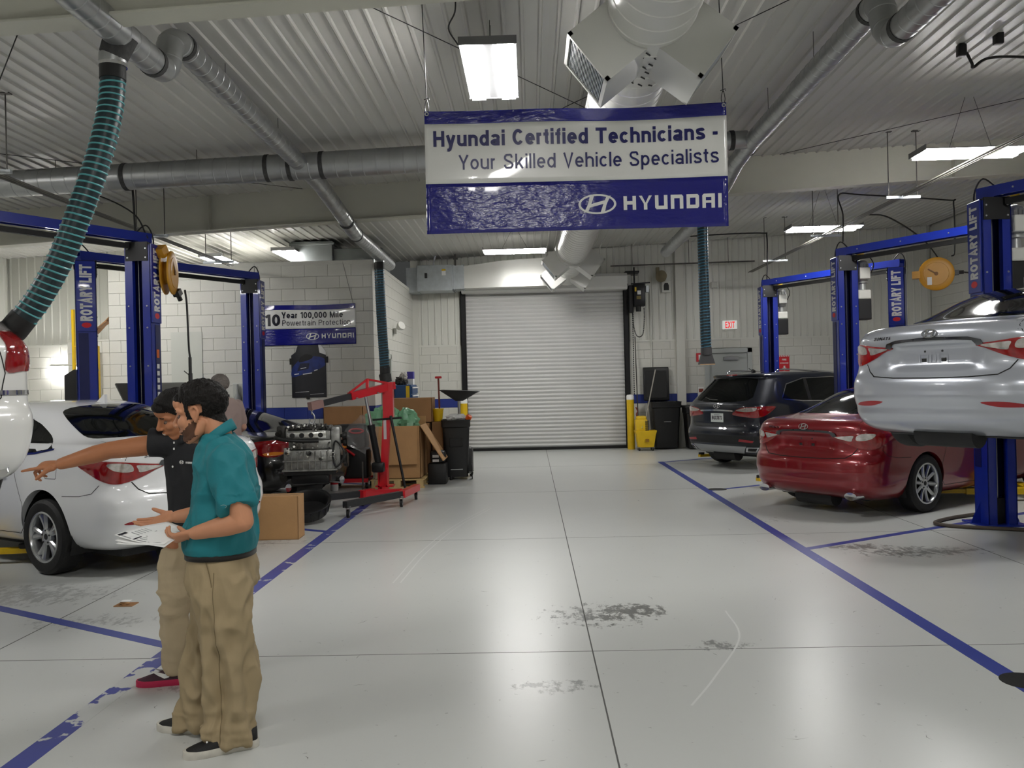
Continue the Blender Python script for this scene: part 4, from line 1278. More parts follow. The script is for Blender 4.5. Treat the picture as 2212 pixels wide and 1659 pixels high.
# ================================================================ hose reels on the lifts
def reel(label, c, face, guide, hosepts):
    c = Vector(c)
    t = thing('hose_reel', label, 'hose reel', c)
    f = Vector(face).normalized()
    mb = MB(); mb.lathe([(0, -.06), (.25, -.06), (.27, -.05), (.27, -.035), (.14, -.03), (.14, .03), (.27, .035), (.27, .05), (.25, .06), (.19, .062), (.185, .068), (0, .068)], (0, 0, 0), f, 36)
    mb.build('drum', M_reel, t, smooth=35)
    x, y, d = frame_for(f)
    g = Vector(guide).normalized()
    mb = MB().bar(f * .07 + g * .0, f * .07 - g * .12 + Vector((0, 0, .08)), .03, .02).cyl(f * .06, f * .085, .03, n=12)
    mb.build('hub_arm', mat('brown_metal', (120, 84, 40), 0.5, metal=0.3), t)
    mb = MB().bar(-g * .24, -g * .36, .16, .12)
    mb.build('mount', M_reel, t)
    mb = MB().bar(g * .25, g * .33, .09, .08).cyl(g * .33, g * .40, .03, n=10)
    mb.build('hose_guide', M_bplastic, t)
    MB().box((-.035, -.002, -.13), (.035, .002, .0)).build('tag', M_white, t, loc=f * .075 - g * .1 + Vector((0, 0, -.05)), rot=(0, 0, math.atan2(f.y, f.x) + math.pi / 2))
    mb = MB(); mb.tube(smooth_path([Vector(p) - c for p in hosepts], 6), .013, 8)
    mb.build('air_hose', M_cable, t, smooth=60)
    return t
c = Vector((6.72, 14.25, 3.22))
reel('mustard yellow hose reel beside the far right lift column', c, (-.45, -.9, 0), (.9, -.45, 0), [c + Vector((.36, -.18, 0)), c + Vector((.46, -.22, -.06)), c + Vector((.52, -.26, -.4)), c + Vector((.53, -.26, -1.0))])
c = Vector((-4.46, 10.55, 3.06))
t = reel('yellow hose reel seen edge-on beside the near left lift column', c, (.985, .17, 0), (.1, .6, -.8), [c + Vector((.14, .14, -.2)), c + Vector((.16, .14, -.4)), c + Vector((.18, .12, -.9)), c + Vector((.2, .1, -1.05))])
mb = MB().cyl((.2, .1, -1.05), (.2, .1, -1.25), .02, n=10).cyl((.2, .1, -1.25), (.205, .09, -1.42), .026, n=10)
mb.bar((.19, .1, -1.28), (.13, .08, -1.22), .02, .01)
mb.build('air_gun', M_bplastic, t)
mb = MB(); mb.tube(smooth_path([(.205, .09, -1.42), (.21, .09, -1.6), (.21, .09, -1.7), (.16, .07, -1.76), (.09, .05, -1.86)], 5), .01, 8)
mb.build('nozzle_pipe', M_chrome, t, smooth=60)
# hose lying on the floor round the near right lift foot
t = thing('floor_air_hose', 'brown rubber air hose looping across the floor at the near right lift foot', 'hose', (4.5, 8.7, 0))
pts = [(4.9, 9.6, .02), (4.55, 9.4, .02), (4.25, 9.15, .02), (4.22, 8.98, .02), (4.4, 8.82, .02), (4.8, 8.62, .02), (5.4, 8.3, .02), (6.3, 8.0, .02)]
mb = MB(); mb.tube(smooth_path([Vector(p) - Vector((4.5, 8.7, 0)) for p in pts], 8), .019, 8)
mb.build('hose_line', mat('brown_rubber', (78, 68, 58), 0.6), t, smooth=60)
# ================================================================ cars
def pchip(xs, ys, xq):
    xs, ys = np.asarray(xs, float), np.asarray(ys, float)
    h = np.diff(xs); d = np.diff(ys, axis=0) / h[:, None]
    m = np.zeros_like(ys)
    for k in range(1, len(xs) - 1):
        a, b = d[k - 1], d[k]
        w1, w2 = 2 * h[k] + h[k - 1], h[k] + 2 * h[k - 1]
        ok = a * b > 0
        with np.errstate(divide='ignore', invalid='ignore'):
            m[k] = np.where(ok, (w1 + w2) / (w1 / np.where(ok, a, 1) + w2 / np.where(ok, b, 1)), 0)
    m[0], m[-1] = d[0], d[-1]
    i = np.clip(np.searchsorted(xs, xq) - 1, 0, len(xs) - 2)
    t = ((xq - xs[i]) / h[i])[:, None]; hh = h[i][:, None]
    return (2 * t ** 3 - 3 * t ** 2 + 1) * ys[i] + (t ** 3 - 2 * t ** 2 + t) * hh * m[i] + (-2 * t ** 3 + 3 * t ** 2) * ys[i + 1] + (t ** 3 - t ** 2) * hh * m[i + 1]
class CarBody:
    """shell lofted from plan outlines stacked in height; x forward from the rear bumper, y left, z up"""
    def __init__(s, keys, axles, ra, rz, recess=None, nside=104, nrow=104, smooth=3):
        K = np.array(keys, float)           # z, xr, xf, w, crown, corner
        ch = np.concatenate([[0], np.cumsum(np.sqrt(np.diff(K[:, 0]) ** 2 + (0.45 * np.diff(K[:, 1])) ** 2 + (.5 * np.diff(K[:, 3])) ** 2) + 1e-4)])
        q = np.linspace(0, ch[-1], nrow)
        Rw = pchip(ch, K, q)
        rear_c = 26
        rows = []
        for z, xr, xf, w, cr, lr in Rw:
            lf = min(.55, max(.12, (xf - xr) * .2)); lr = min(lr, (xf - xr) * .3)
            cf = .16 if xf - xr > 1.5 else .05
            A = np.array([(xr, 0), (xr + .05 * cr, .22 * w), (xr + .20 * cr, .44 * w), (xr + .50 * cr, .64 * w), (xr + cr, .80 * w), (xr + cr + .16 * lr, .90 * w), (xr + cr + .45 * lr, .962 * w), (xr + cr + lr, .99 * w)])
            B = np.array([(xf - cf - lf, .985 * w), (xf - cf - .45 * lf, .95 * w), (xf - cf - .16 * lf, .87 * w), (xf - cf, .76 * w), (xf - .5 * cf, .6 * w), (xf - .2 * cf, .42 * w), (xf - .05 * cf, .2 * w), (xf, 0)])
            xm = (A[-1, 0] + B[0, 0]) / 2
            P = np.vstack([A, [(xm, w)], B])
            sA = np.concatenate([[0], np.cumsum(np.hypot(*np.diff(P, axis=0).T))])
            nA = len(A) - 1
            qs = np.concatenate([np.linspace(0, sA[nA], rear_c, endpoint=False), np.linspace(sA[nA], sA[len(A) + 1], nside, endpoint=False), np.linspace(sA[len(A) + 1], sA[-1], rear_c)])
            H = pchip(sA, P, qs)
            H[0, 1] = 0; H[-1, 1] = 0
            ring = np.vstack([H, (H[1:-1] * [1, -1])[::-1]])
            rows.append(np.column_stack([ring, np.full(len(ring), z)]))
        V = np.array(rows)                   # nrow x M x 3
        for _ in range(smooth):
            W_ = V.copy()
            W_[1:-1] = V[1:-1] * .5 + (V[:-2] + V[2:]) * .25
            W_[1:-1] = W_[1:-1] * .6 + (np.roll(W_[1:-1], 1, 1) + np.roll(W_[1:-1], -1, 1)) * .2
            V = W_
        if recess:
            V = recess(V)
        n, M = V.shape[:2]
        s.V, s.n, s.M = V, n, M
        idx = np.arange(n * M).reshape(n, M)
        F = [(idx[i, j], idx[i, (j + 1) % M], idx[i + 1, (j + 1) % M], idx[i + 1, j]) for i in range(n - 1) for j in range(M)]
        co = V.reshape(-1, 3).copy()
        # wheel arches
        keep, gone = [], set()
        for f in F:
            c = co[list(f)].mean(0)
            cut = False
            for ax in axles:
                if abs(c[1]) > .5 and (c[0] - ax) ** 2 + (c[2] - rz) ** 2 < ra * ra and c[2] < rz + ra:
                    cut = True
            if cut: gone.update(f)
            else: keep.append(f)
        kept = set(v for f in keep for v in f)
        bnd = gone & kept
        lip = []
        for v in bnd:
            for ax in axles:
                d = math.hypot(co[v][0] - ax, co[v][2] - rz)
                if abs(co[v][0] - ax) < ra * 1.6 and d < ra * 1.4:
                    k = ra / max(d, 1e-6)
                    nx, nz = ax + (co[v][0] - ax) * k, rz + (co[v][2] - rz) * k
                    if nz < V[0, 0, 2] + .002: nz = co[v][2]
                    co[v][0], co[v][2] = nx, nz
        s.full = BVHTree.FromPolygons([Vector(p) for p in V.reshape(-1, 3)], F)
        mb = MB()
        vmap = {}
        for f in keep:
            for v in f:
                if v not in vmap: vmap[v] = len(vmap)
        inv = sorted(vmap, key=vmap.get)
        mb.add([tuple(co[v]) for v in inv], [tuple(vmap[v] for v in f) for f in keep])
        # arch returns: fold the cut edge inward
        ec = {}
        for f in keep:
            for a, b in zip(f, f[1:] + f[:1]):
                e = (min(a, b), max(a, b)); ec[e] = ec.get(e, 0) + 1
        inn = {}
        for (a, b), c in ec.items():
            if c == 1 and a in bnd and b in bnd:
                q4 = []
                for v in (a, b):
                    if v not in inn:
                        inn[v] = len(mb.v); p = co[v]
                        mb.v.append((p[0], p[1] - math.copysign(.07, p[1]), p[2]))
                mb.f.append((vmap[a], vmap[b], inn[b], inn[a])); mb.m.append(0)
        # roof cap and floor
        top = [vmap[v] for v in idx[-1]]
        mb.f.append(tuple(top)); mb.m.append(0)
        s.mb = mb
        s.me = mb.mesh('car_body', [], smooth=50)
        s.axles, s.ra, s.rz = axles, ra, rz
        # arc-length map round the tail at mid height
        s.O = Vector((1.25, 0, 0))
        ph = np.radians(np.linspace(-112, 112, 225)); pts = []
        for a in ph:
            h = s.full.ray_cast(Vector((1.25, 0, .82)), Vector((-math.cos(a), math.sin(a), 0)))
            pts.append(h[0] if h[0] else Vector((0, 0, 0)))
        ss = np.concatenate([[0], np.cumsum([(pts[i + 1] - pts[i]).length for i in range(len(pts) - 1)])])
        s.sarr = ss - np.interp(0, ph, ss); s.pharr = ph
    def tail(s, q):
        a = float(np.interp(q[0], s.sarr, s.pharr))
        d = Vector((-math.cos(a), math.sin(a), 0))
        return s._hit(Vector((1.25, 0, q[1])), d, d)
    def side(s, sg):
        return lambda q: s._hit(Vector((q[0], sg * 2.0, q[1])), Vector((0, -sg, 0)), Vector((0, sg, 0)))
    def top(s, q):
        return s._hit(Vector((q[0], q[1], 3)), Vector((0, 0, -1)), Vector((0, 0, 1)))
    def back(s, q):
        return s._hit(Vector((-2, q[0], q[1])), Vector((1, 0, 0)), Vector((-1, 0, 0)))
    def _hit(s, o, d, out):
        h = s.full.ray_cast(o, d)
        if h[0] is None:
            h = s.full.find_nearest(o + d * 1.0)
        n = h[1] if h[1].dot(out) > 0 else -h[1]
        return h[0], n
def densify(poly, res, closed=True):
    out = []
    N = len(poly)
    for i in range(N if closed else N - 1):
        a, b = poly[i], poly[(i + 1) % N]
        L = math.hypot(b[0] - a[0], b[1] - a[1]); k = max(1, int(L / res))
        out += [(a[0] + (b[0] - a[0]) * t / k, a[1] + (b[1] - a[1]) * t / k) for t in range(k)]
    if not closed: out.append(poly[-1])
    return out
def curvy(poly, n=5):
    return [(p.x, p.y) for p in smooth_path([(a[0], a[1], 0) for a in poly], n, True)]
def inside(p, poly):
    c = False; j = len(poly) - 1
    for i in range(len(poly)):
        a, b = poly[i], poly[j]
        if (a[1] > p[1]) != (b[1] > p[1]) and p[0] < (b[0] - a[0]) * (p[1] - a[1]) / (b[1] - a[1]) + a[0]: c = not c
        j = i
    return c
def patch(poly, fn, name, m_, parent, off=.003, depth=.02, res=.03, bulge=0.0):
    P = densify(poly, res)
    n = len(P)
    xs, ys = [p[0] for p in P], [p[1] for p in P]
    pts = [Vector(p) for p in P]
    x = min(xs) + res * .5
    while x < max(xs):
        y = min(ys) + res * .5
        while y < max(ys):
            if inside((x, y), P) and min((x - p[0]) ** 2 + (y - p[1]) ** 2 for p in P) > (res * .45) ** 2: pts.append(Vector((x, y)))
            y += res
        x += res
    vv, _, ff, *_r = delaunay_2d_cdt(pts, [(i, (i + 1) % n) for i in range(n)], [], 1, 1e-6)
    vs, back = [], []
    for i, p in enumerate(vv):
        h, nn = fn((p.x, p.y))
        b = 0
        if bulge:
            dm = min((p.x - q[0]) ** 2 + (p.y - q[1]) ** 2 for q in P) ** .5
            b = bulge * min(1, dm / .04)
        vs.append(h + nn * (off + b)); back.append(h - nn * depth)
    mb = MB(); fs = [tuple(f) for f in ff]
    ec = {}
    for f in fs:
        for a, b in zip(f, f[1:] + f[:1]):
            e = (min(a, b), max(a, b)); ec[e] = ec.get(e, 0) + 1
    k = len(vs); bi = {}
    for (a, b), c in ec.items():
        if c == 1:
            for v in (a, b):
                if v not in bi: bi[v] = k + len(bi); vs.append(back[v])
            fs.append((a, b, bi[b], bi[a]))
    mb.add(vs, fs)
    return mb.build(name, m_, parent, smooth=40)
def seam(line, fn, name, m_, parent, w=.006, off=.0012, res=.03, depth=.0):
    L = densify(line, res, False)
    vs = []
    for i, p in enumerate(L):
        a, b = L[max(i - 1, 0)], L[min(i + 1, len(L) - 1)]
        d = Vector((b[0] - a[0], b[1] - a[1])); d = d.normalized() if d.length else Vector((1, 0))
        nx, ny = -d.y * w / 2, d.x * w / 2
        for s in (1, -1):
            h, nn = fn((p[0] + nx * s, p[1] + ny * s)); vs.append(h + nn * off)
    mb = MB(); mb.add(vs, [(2 * i, 2 * i + 1, 2 * i + 3, 2 * i + 2) for i in range(len(L) - 1)])
    return mb.build(name, m_, parent, smooth=60, fix=False)
def mir(poly): return [(-a, b) for a, b in poly][::-1]
def paint(name, rgb, metal=0.0, rough=0.3):
    return mat(name, rgb, rough, metal=metal, coat=1.0)
M_glass = mat('tinted_car_glass', (10, 12, 12), 0.05, spec=0.3)
M_chrome_refl = mat('chrome_dark_reflection', (96, 97, 100), 0.14, metal=1.0)  # plain chrome trim; its dark floor reflection is put into the base colour
M_gap = mat('panel_gap', (14, 14, 14), 0.8)
M_lampred = mat('red_lamp_lens', (140, 8, 14), 0.12, coat=1.0, vary=0.25, vscale=22)
M_lampclr = mat('clear_lamp_lens', (206, 200, 196), 0.1, metal=0.55, coat=1.0, vary=0.25, vscale=30)
M_lampora = mat('amber_lamp_lens', (220, 130, 24), 0.15, coat=1.0)
M_refl = mat('dull_red_reflector', (150, 34, 40), 0.25)
M_tyre = mat('tyre_rubber', (20, 20, 20), 0.7, bump=0.2, bscale=60)
M_rim = mat('alloy_rim', (190, 192, 194), 0.22, metal=0.85)
M_under = mat('dark_underbody', (30, 30, 31), 0.7, vary=0.3, vscale=6)
_wheel = {}
def wheel_parts(R, W_, rimr, style):
    k = (R, W_, rimr, style)
    if k in _wheel: return _wheel[k]
    h = W_ / 2
    mb = MB(); mb.lathe([(rimr - .02, -h * .8), (rimr, -h * .92), (rimr + .03, -h), (R - .035, -h * .98), (R - .008, -h * .78), (R, -h * .5), (R, h * .5), (R - .008, h * .78), (R - .035, h * .98), (rimr + .03, h), (rimr, h * .92), (rimr - .02, h * .8)], (0, 0, 0), (0, 1, 0), 48)
    ty = mb.mesh('tyre', M_tyre, smooth=35)
    mb = MB(); mb.lathe([(rimr + .004, h * .94), (rimr - .012, h * .96), (rimr - .022, h * .80), (rimr - .03, -h * .7)], (0, 0, 0), (0, 1, 0), 48)
    x, y, d = frame_for((0, 1, 0))
    n = 10 if style == 'ten' else 5
    for i in range(n):
        a0 = 2 * math.pi * i / n + .2
        for split in ((0,) if style == 'ten' else (-.17, .17)):
            pts = []
            for t in (0, .35, .7, 1):
                r = .045 + (rimr - .05) * t
                a = a0 + split * (.45 + .75 * t)
                wd = (.020 + .006 * t if style == 'ten' else .019 + .011 * t)
                pts.append((r, a, wd, h * (.72 + .10 * t - .22 * (1 - abs(2 * t - 1)) * .4)))
            vs = []
            for r, a, wd, hh in pts:
                c = x * (r * math.cos(a)) + y * (r * math.sin(a)); tn = x * (-math.sin(a)) + y * math.cos(a)
                vs += [c - tn * wd + d * (hh - .012), c - tn * wd * .45 + d * hh, c + tn * wd * .45 + d * hh, c + tn * wd + d * (hh - .012), c + tn * wd + d * (hh - .045), c - tn * wd + d * (hh - .045)]
            mb.add(vs, [(6 * j + q, 6 * j + (q + 1) % 6, 6 * j + 6 + (q + 1) % 6, 6 * j + 6 + q) for j in range(3) for q in range(6)])
    mb.lathe([(0, h * .70), (.028, h * .70), (.055, h * .74), (.075, h * .66), (.08, h * .4)], (0, 0, 0), (0, 1, 0), 24)
    ri = mb.mesh('rim', M_rim, smooth=35)
    mb = MB(); mb.lathe([(0, h * .1), (rimr - .03, h * .1)], (0, 0, 0), (0, 1, 0), 24)
    mb.lathe([(0, h * .712), (.026, h * .712)], (0, 0, 0), (0, 1, 0), 16)
    for i in range(5):
        a = 2 * math.pi * i / 5
        c = x * (.056 * math.cos(a)) + y * (.056 * math.sin(a))
        mb.cyl(c + d * h * .6, c + d * h * .745, .009, n=8)
    hb = mb.mesh('brake_and_hub', M_under)
    _wheel[k] = (ty, ri, hb)
    return _wheel[k]
def add_wheels(t, axles, z, y, R, W_, rimr, style, drop=0.0):
    ty, ri, hb = wheel_parts(R, W_, rimr, style)
    for ax in axles:
        for sg in (1, -1):
            w = bpy.data.objects.new('wheel', ri)
            w.location = (ax, sg * y, z - drop); w.rotation_euler = (0, .3 * ax, 0 if sg > 0 else math.pi)
            link(w, t)
            meshobj('tyre', ty, None, w)
            meshobj('hub', hb, None, w)
def wells(t, B, name='wheel_well'):
    for ax in B.axles:
        for sg in (1, -1):
            mb = MB(); n = 24; vs = []
            for yy_ in (.87, .50):
                for k in range(n + 1):
                    a = math.pi * (-.12 + 1.24 * k / n)
                    vs.append((ax + math.cos(a) * (B.ra + .012), sg * yy_, B.rz + math.sin(a) * (B.ra + .012)))
            fs = [(k, k + 1, n + 2 + k, n + 1 + k) for k in range(n)] + [tuple(range(n + 1, 2 * n + 2))]
            mb.add(vs, fs)
            mb.build(name, M_dark, t)
def place_car(name, label, pose, B, body_mat, lift=0.0, raise_body=0.0):
    x, y, hd, z = pose
    t = thing(name, label, 'car', (x, y, z + lift), math.radians(hd))
    me = B.me.copy(); me.materials.clear(); me.materials.append(body_mat)
    b = bpy.data.objects.new('body', me); link(b, t)
    return t, b
def underbody(t, B, z0, z1, L, w):
    mb = MB().rbox((.35, -w, z0), (L - .4, w, z1), .04, 2)
    mb.cyl((.3, -.25, z0 + .03), (.3, .25, z0 + .03), .11, n=16)
    mb.cyl((.5, .0, z0 + .02), (L - 1.2, .05, z0 + .02), .04, n=10)
    mb.cyl((1.05, -.7, .3), (1.05, .7, .3), .06, n=12)
    for s in (-1, 1): mb.bar((1.05, s * .6, .27), (1.7, s * .35, .22), .09, .06)
    mb.build('underbody', M_under, t, smooth=40)
# ---------------------------------------------------------------- the sedan
def sedan_recess(V):
    V = V.copy()
    x, y, z = V[..., 0], V[..., 1], V[..., 2]
    def sm(a, b, q): t_ = np.clip((q - a) / (b - a), 0, 1); return t_ * t_ * (3 - 2 * t_)
    k = (1 - sm(.30, .40, np.abs(y))) * sm(.70, .77, z) * (1 - sm(.895, .925, z)) * (x < .5)
    V[..., 0] = x + .035 * k
    # soft crease along the bumper above the reflectors and a scoop below it
    c = np.exp(-((z - .50) / .03) ** 2) * .008 * (x < .6)
    V[..., 0] = V[..., 0] - c
    c = np.exp(-((z - .405) / .035) ** 2) * .012 * (x < .5)
    V[..., 0] = V[..., 0] + c
    return V
SED = CarBody([(.185, .26, 4.55, .76, .06, .45), (.21, .17, 4.64, .81, .07, .45), (.26, .08, 4.72, .85, .08, .45), (.33, .035, 4.77, .88, .09, .45), (.45, .008, 4.81, .905, .10, .46), (.57, .0, 4.82, .915, .105, .46),
   (.625, .004, 4.80, .917, .11, .46), (.655, .022, 4.79, .917, .11, .46), (.69, .055, 4.77, .917, .11, .46), (.78, .075, 4.66, .915, .11, .46), (.87, .072, 4.45, .908, .11, .47), (.93, .062, 4.2, .898, .11, .48),
   (.99, .055, 3.9, .882, .11, .50), (1.03, .062, 3.72, .862, .12, .52), (1.065, .085, 3.62, .838, .13, .54), (1.088, .14, 3.56, .815, .15, .56), (1.10, .30, 3.52, .79, .17, .6),
   (1.125, .52, 3.46, .765, .19, .64), (1.17, .66, 3.36, .735, .21, .7), (1.24, .84, 3.2, .70, .23, .75), (1.32, 1.04, 3.0, .66, .24, .75), (1.385, 1.24, 2.82, .615, .24, .7), (1.43, 1.46, 2.66, .545, .2, .6), (1.455, 1.68, 2.52, .44, .14, .4), (1.468, 1.92, 2.4, .25, .08, .2), (1.472, 2.1, 2.3, .06, .02, .05)],
   (1.05, 3.845), .365, .335, sedan_recess)
LAMP_R = curvy([(.355, .902), (.44, .868), (.56, .815), (.70, .772), (.80, .765), (.90, .80), (1.02, .865), (1.20, .945), (1.245, .965), (1.10, .968), (.90, .962), (.70, .945), (.50, .920)], 4)
LAMP_C1 = curvy([(.40, .897), (.50, .868), (.585, .853), (.60, .88), (.61, .915), (.52, .910)], 4)
LAMP_C2 = curvy([(.64, .868), (.72, .862), (.80, .885), (.84, .93), (.76, .94), (.66, .925)], 4)
SGLASS = [(.98, 1.055), (1.2, 1.02), (1.7, .985), (2.4, .965), (3.1, .95), (3.42, .96), (3.12, 1.14), (2.85, 1.28), (2.5, 1.365), (2.1, 1.385), (1.75, 1.345), (1.45, 1.26), (1.2, 1.16)]
def sedan(name, label, pose, pm, rim, refl=True, tips=False, fin=True, raise_body=0.0, wheelstyle=None, text=True):
    t, b = place_car(name, label, pose, SED, pm)
    b.location.z = raise_body
    pr = b
    for sg in (1, -1):
        m = (lambda q: q) if sg > 0 else mir
        lamp = patch(m(LAMP_R), SED.tail, 'tail_lamp', M_lampred, t, .006, .03, .03, bulge=.006); lamp.location.z = raise_body
        patch(m(LAMP_C1), SED.tail, 'clear_lens', M_lampclr, lamp, .015, .02, .03)
        patch(m(LAMP_C2), SED.tail, 'clear_lens', M_lampclr, lamp, .015, .02, .03)
        g = patch(SGLASS, SED.side(sg), 'side_window', M_glass, t, .003, .01, .06); g.location.z = raise_body
        seam([(.95, 1.05), (1.2, 1.012), (1.7, .977), (2.4, .957), (3.1, .942), (3.44, .95)], SED.side(sg), 'window_strip', M_chrome, g, .016, .005, .06)
        seam([(1.62, 1.30), (1.50, .99)], SED.side(sg), 'pillar', M_bplastic, g, .05, .005, .05)
        seam([(2.42, 1.38), (2.46, .96)], SED.side(sg), 'pillar', M_bplastic, g, .07, .005, .05)
        # panel gaps
        s_ = SED.side(sg)
        for ln in ([(1.52, .98), (1.47, .80), (1.36, .55), (1.40, .34), (1.48, .28)], [(2.46, .95), (2.50, .6), (2.46, .28)], [(3.36, .95), (3.40, .6), (3.3, .28)], [(1.48, .28), (3.3, .28)]):
            seam(ln, s_, 'panel_gap', M_gap, pr, .006)
        seam([(.74, .655), (.50, .665), (.36, .69), (.30, .76)], s_, 'panel_gap', M_gap, pr, .005)
        h = MB().rbox((1.62, sg * .915, .80), (1.86, sg * .945, .825), .01); h.build('door_handle', M_chrome if name != 'x' else pm, t, smooth=40, loc=(0, 0, raise_body))
        mm = MB().sphere((3.20, sg * 1.0, 1.0), (.09, .10, .065), 14, 8).bar((3.2, sg * .84, .97), (3.2, sg * .96, .98), .05, .03)
        mm.build('mirror', pm, t, smooth=50, loc=(0, 0, raise_body))
    fd = [(.84, .80), (.99, .80), (1.0, .81), (1.0, .94), (.99, .95), (.84, .95), (.83, .94), (.83, .81)]
    seam(fd + fd[:1], SED.side(1), 'fuel_door_gap', M_gap, pr, .005)
    # trunk lid outline
    ln = [(-.66, 1.075), (-.69, .955)]
    for sg in (1, -1):
        seam([(sg * .655, 1.07), (sg * .70, .96)], SED.tail, 'panel_gap', M_gap, pr, .006)
        seam([(.15, sg * .65), (.35, sg * .64), (.60, sg * .63)], SED.top, 'panel_gap', M_gap, pr, .006)
    seam([(.655, .775), (.60, .71), (.52, .667), (.3, .652), (0, .648), (-.3, .652), (-.52, .667), (-.60, .71), (-.655, .775)], SED.tail, 'panel_gap', M_gap, pr, .009)
    ch = patch([(-.375, .897), (-.33, .935), (-.2, .948), (0, .952), (.2, .948), (.33, .935), (.375, .897), (.42, .905), (.40, .94), (.30, .965), (0, .978), (-.30, .965), (-.40, .94), (-.42, .905)], SED.tail, 'chrome_strip', M_chrome_refl, t, .012, .02, .03)
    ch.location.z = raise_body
    rg = patch(curvy([(.57, 0), (.59, .3), (.68, .54), (.80, .62), (1.05, .585), (1.30, .53), (1.42, .46), (1.43, .24), (1.43, 0), (1.43, -.24), (1.42, -.46), (1.30, -.53), (1.05, -.585), (.80, -.62), (.68, -.54), (.59, -.3)], 3), SED.top, 'rear_window', M_glass, t, .003, .01, .07)
    rg.location.z = raise_body
    h, n = SED.tail((0, 1.005))
    mb = MB(); n2 = Vector((n.x, 0, n.z)).normalized(); up = n2.cross(Vector((0, -1, 0))); 
    if up.z < 0: up = -up
    emblem(mb, XYM(h + n2 * .002, (0, -1, 0), up), .135, .008)
    mb.build('emblem', M_chrome, t, loc=(0, 0, raise_body))
    if text:
        o = lettering('model_lettering', 'SONATA', .185, M_chrome_refl, t, XYM((0, 0, 0), (1, 0, 0), (0, 1, 0)), bold=.01, shear=.3, height=.024)
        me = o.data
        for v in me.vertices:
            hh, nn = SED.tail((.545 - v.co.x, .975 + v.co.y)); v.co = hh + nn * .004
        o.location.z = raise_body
    # plate mounts in the recess
    mb = MB()
    for y_, z_, w_, q_ in ((.085, .795, .022, .016), (-.085, .795, .022, .016), (.075, .865, .009, .009), (-.075, .865, .009, .009)):
        h, n = SED.tail((y_, z_)); mb.rbox((h.x - .004, h.y - w_, h.z - q_), (h.x + .01, h.y + w_, h.z + q_), .005)
    mb.build('plate_mount', M_bplastic, t, loc=(0, 0, raise_body))
    for y_ in (.085, 0, -.085):
        q = [(y_ - .035, .77), (y_ + .035, .77), (y_ + .035, .84), (y_ - .035, .84)] if y_ else [(-.02, .775), (.02, .775), (.02, .835), (-.02, .835)]
        seam(q + q[:1], SED.tail, 'plate_boss', M_gap if False else pm, t, .006, .005).location.z = raise_body
    if refl:
        for sg in (1, -1):
            r = curvy([(.40, .455), (.50, .425), (.62, .418), (.72, .425), (.66, .448), (.52, .462)], 4)
            patch(r if sg > 0 else mir(r), SED.tail, 'reflector', M_refl, t, .002, .02, .03).location.z = raise_body
    if tips:
        for sg in (1, -1):
            mb = MB(); c = Vector((.06, sg * .60, .245))
            mb.tube([c + Vector((.25, 0, .0)), c + Vector((.02, 0, 0)), c, c + Vector((.006, 0, 0)), c + Vector((.05, 0, 0)), c + Vector((.2, 0, 0))], [(.075, .04), (.08, .045), (.078, .043), (.068, .034), (.066, .032), (.06, .03)], 24)
            mb.build('exhaust_tip', M_chrome, t, smooth=50)
    if fin:
        h, n = SED.top((1.50, 0))
        mb = MB().prism([(0, -.01), (.17, -.01), (.12, .02), (.02, .085), (.0, .085)], .03, XYM((h.x - .02, .015, h.z), (1, 0, 0), (0, 0, 1)))
        mb.build('antenna_fin', pm, t, loc=(0, 0, raise_body))
    lp = MB().rbox((.05, -.9, .0), (.06, -.9, .01)) if False else None
    wells(t, SED)
    underbody(t, SED, .16, .32, 4.8, .62)
    add_wheels(t, (1.05, 3.845), .335, .805, .335, .215, .232 if rim == 'ten' else .222, rim)
    return t
RED = paint('ruby_paint', (128, 8, 22), 0.35, 0.3)
SIL = paint('silver_paint', (176, 180, 188), 0.5, 0.28)
WHT = paint('pearl_white_paint', (232, 233, 234), 0.0, 0.3)
sedan('sedan_car', 'red sedan parked with its tail to the aisle under a blue lift', (3.125, 10.03, 34.5, 0), RED, 'ten', refl=False, tips=True)
sil = sedan('sedan_car', 'silver sedan raised on the lift at the right edge', (3.167, 6.93, 32.0, .908), SIL, 'ten')
sedan('sedan_car', 'white sedan parked behind the two people with its tail to the aisle', (-2.95, 7.68, 149.5, 0), WHT, 'five', raise_body=.055)
# ---------------------------------------------------------------- the suv
SUV = CarBody([(.26, .26, 4.45, .78, .05, .4), (.30, .14, 4.55, .84, .06, .4), (.38, .06, 4.62, .885, .07, .4), (.5, .015, 4.67, .92, .08, .4), (.64, .0, 4.69, .938, .085, .4), (.70, .01, 4.69, .94, .09, .4), (.735, .045, 4.68, .94, .09, .4),
   (.85, .06, 4.62, .94, .09, .4), (1.0, .05, 4.5, .935, .09, .4), (1.08, .045, 4.2, .93, .09, .4), (1.13, .055, 3.9, .92, .09, .4), (1.17, .085, 3.7, .905, .10, .4), (1.25, .15, 3.5, .87, .11, .4), (1.4, .285, 3.2, .80, .12, .42), (1.52, .40, 2.95, .745, .12, .45), (1.585, .46, 2.82, .71, .12, .45),
   (1.62, .40, 2.74, .69, .10, .4), (1.645, .44, 2.66, .665, .10, .4), (1.665, .62, 2.56, .61, .1, .3), (1.685, 1.0, 2.4, .46, .08, .2), (1.692, 1.3, 2.2, .2, .05, .1), (1.694, 1.45, 2.1, .05, .02, .05)],
   (1.02, 3.72), .395, .365, None, smooth=2)
DKB = paint('dark_slate_paint', (14, 20, 34), 0.4, 0.35)
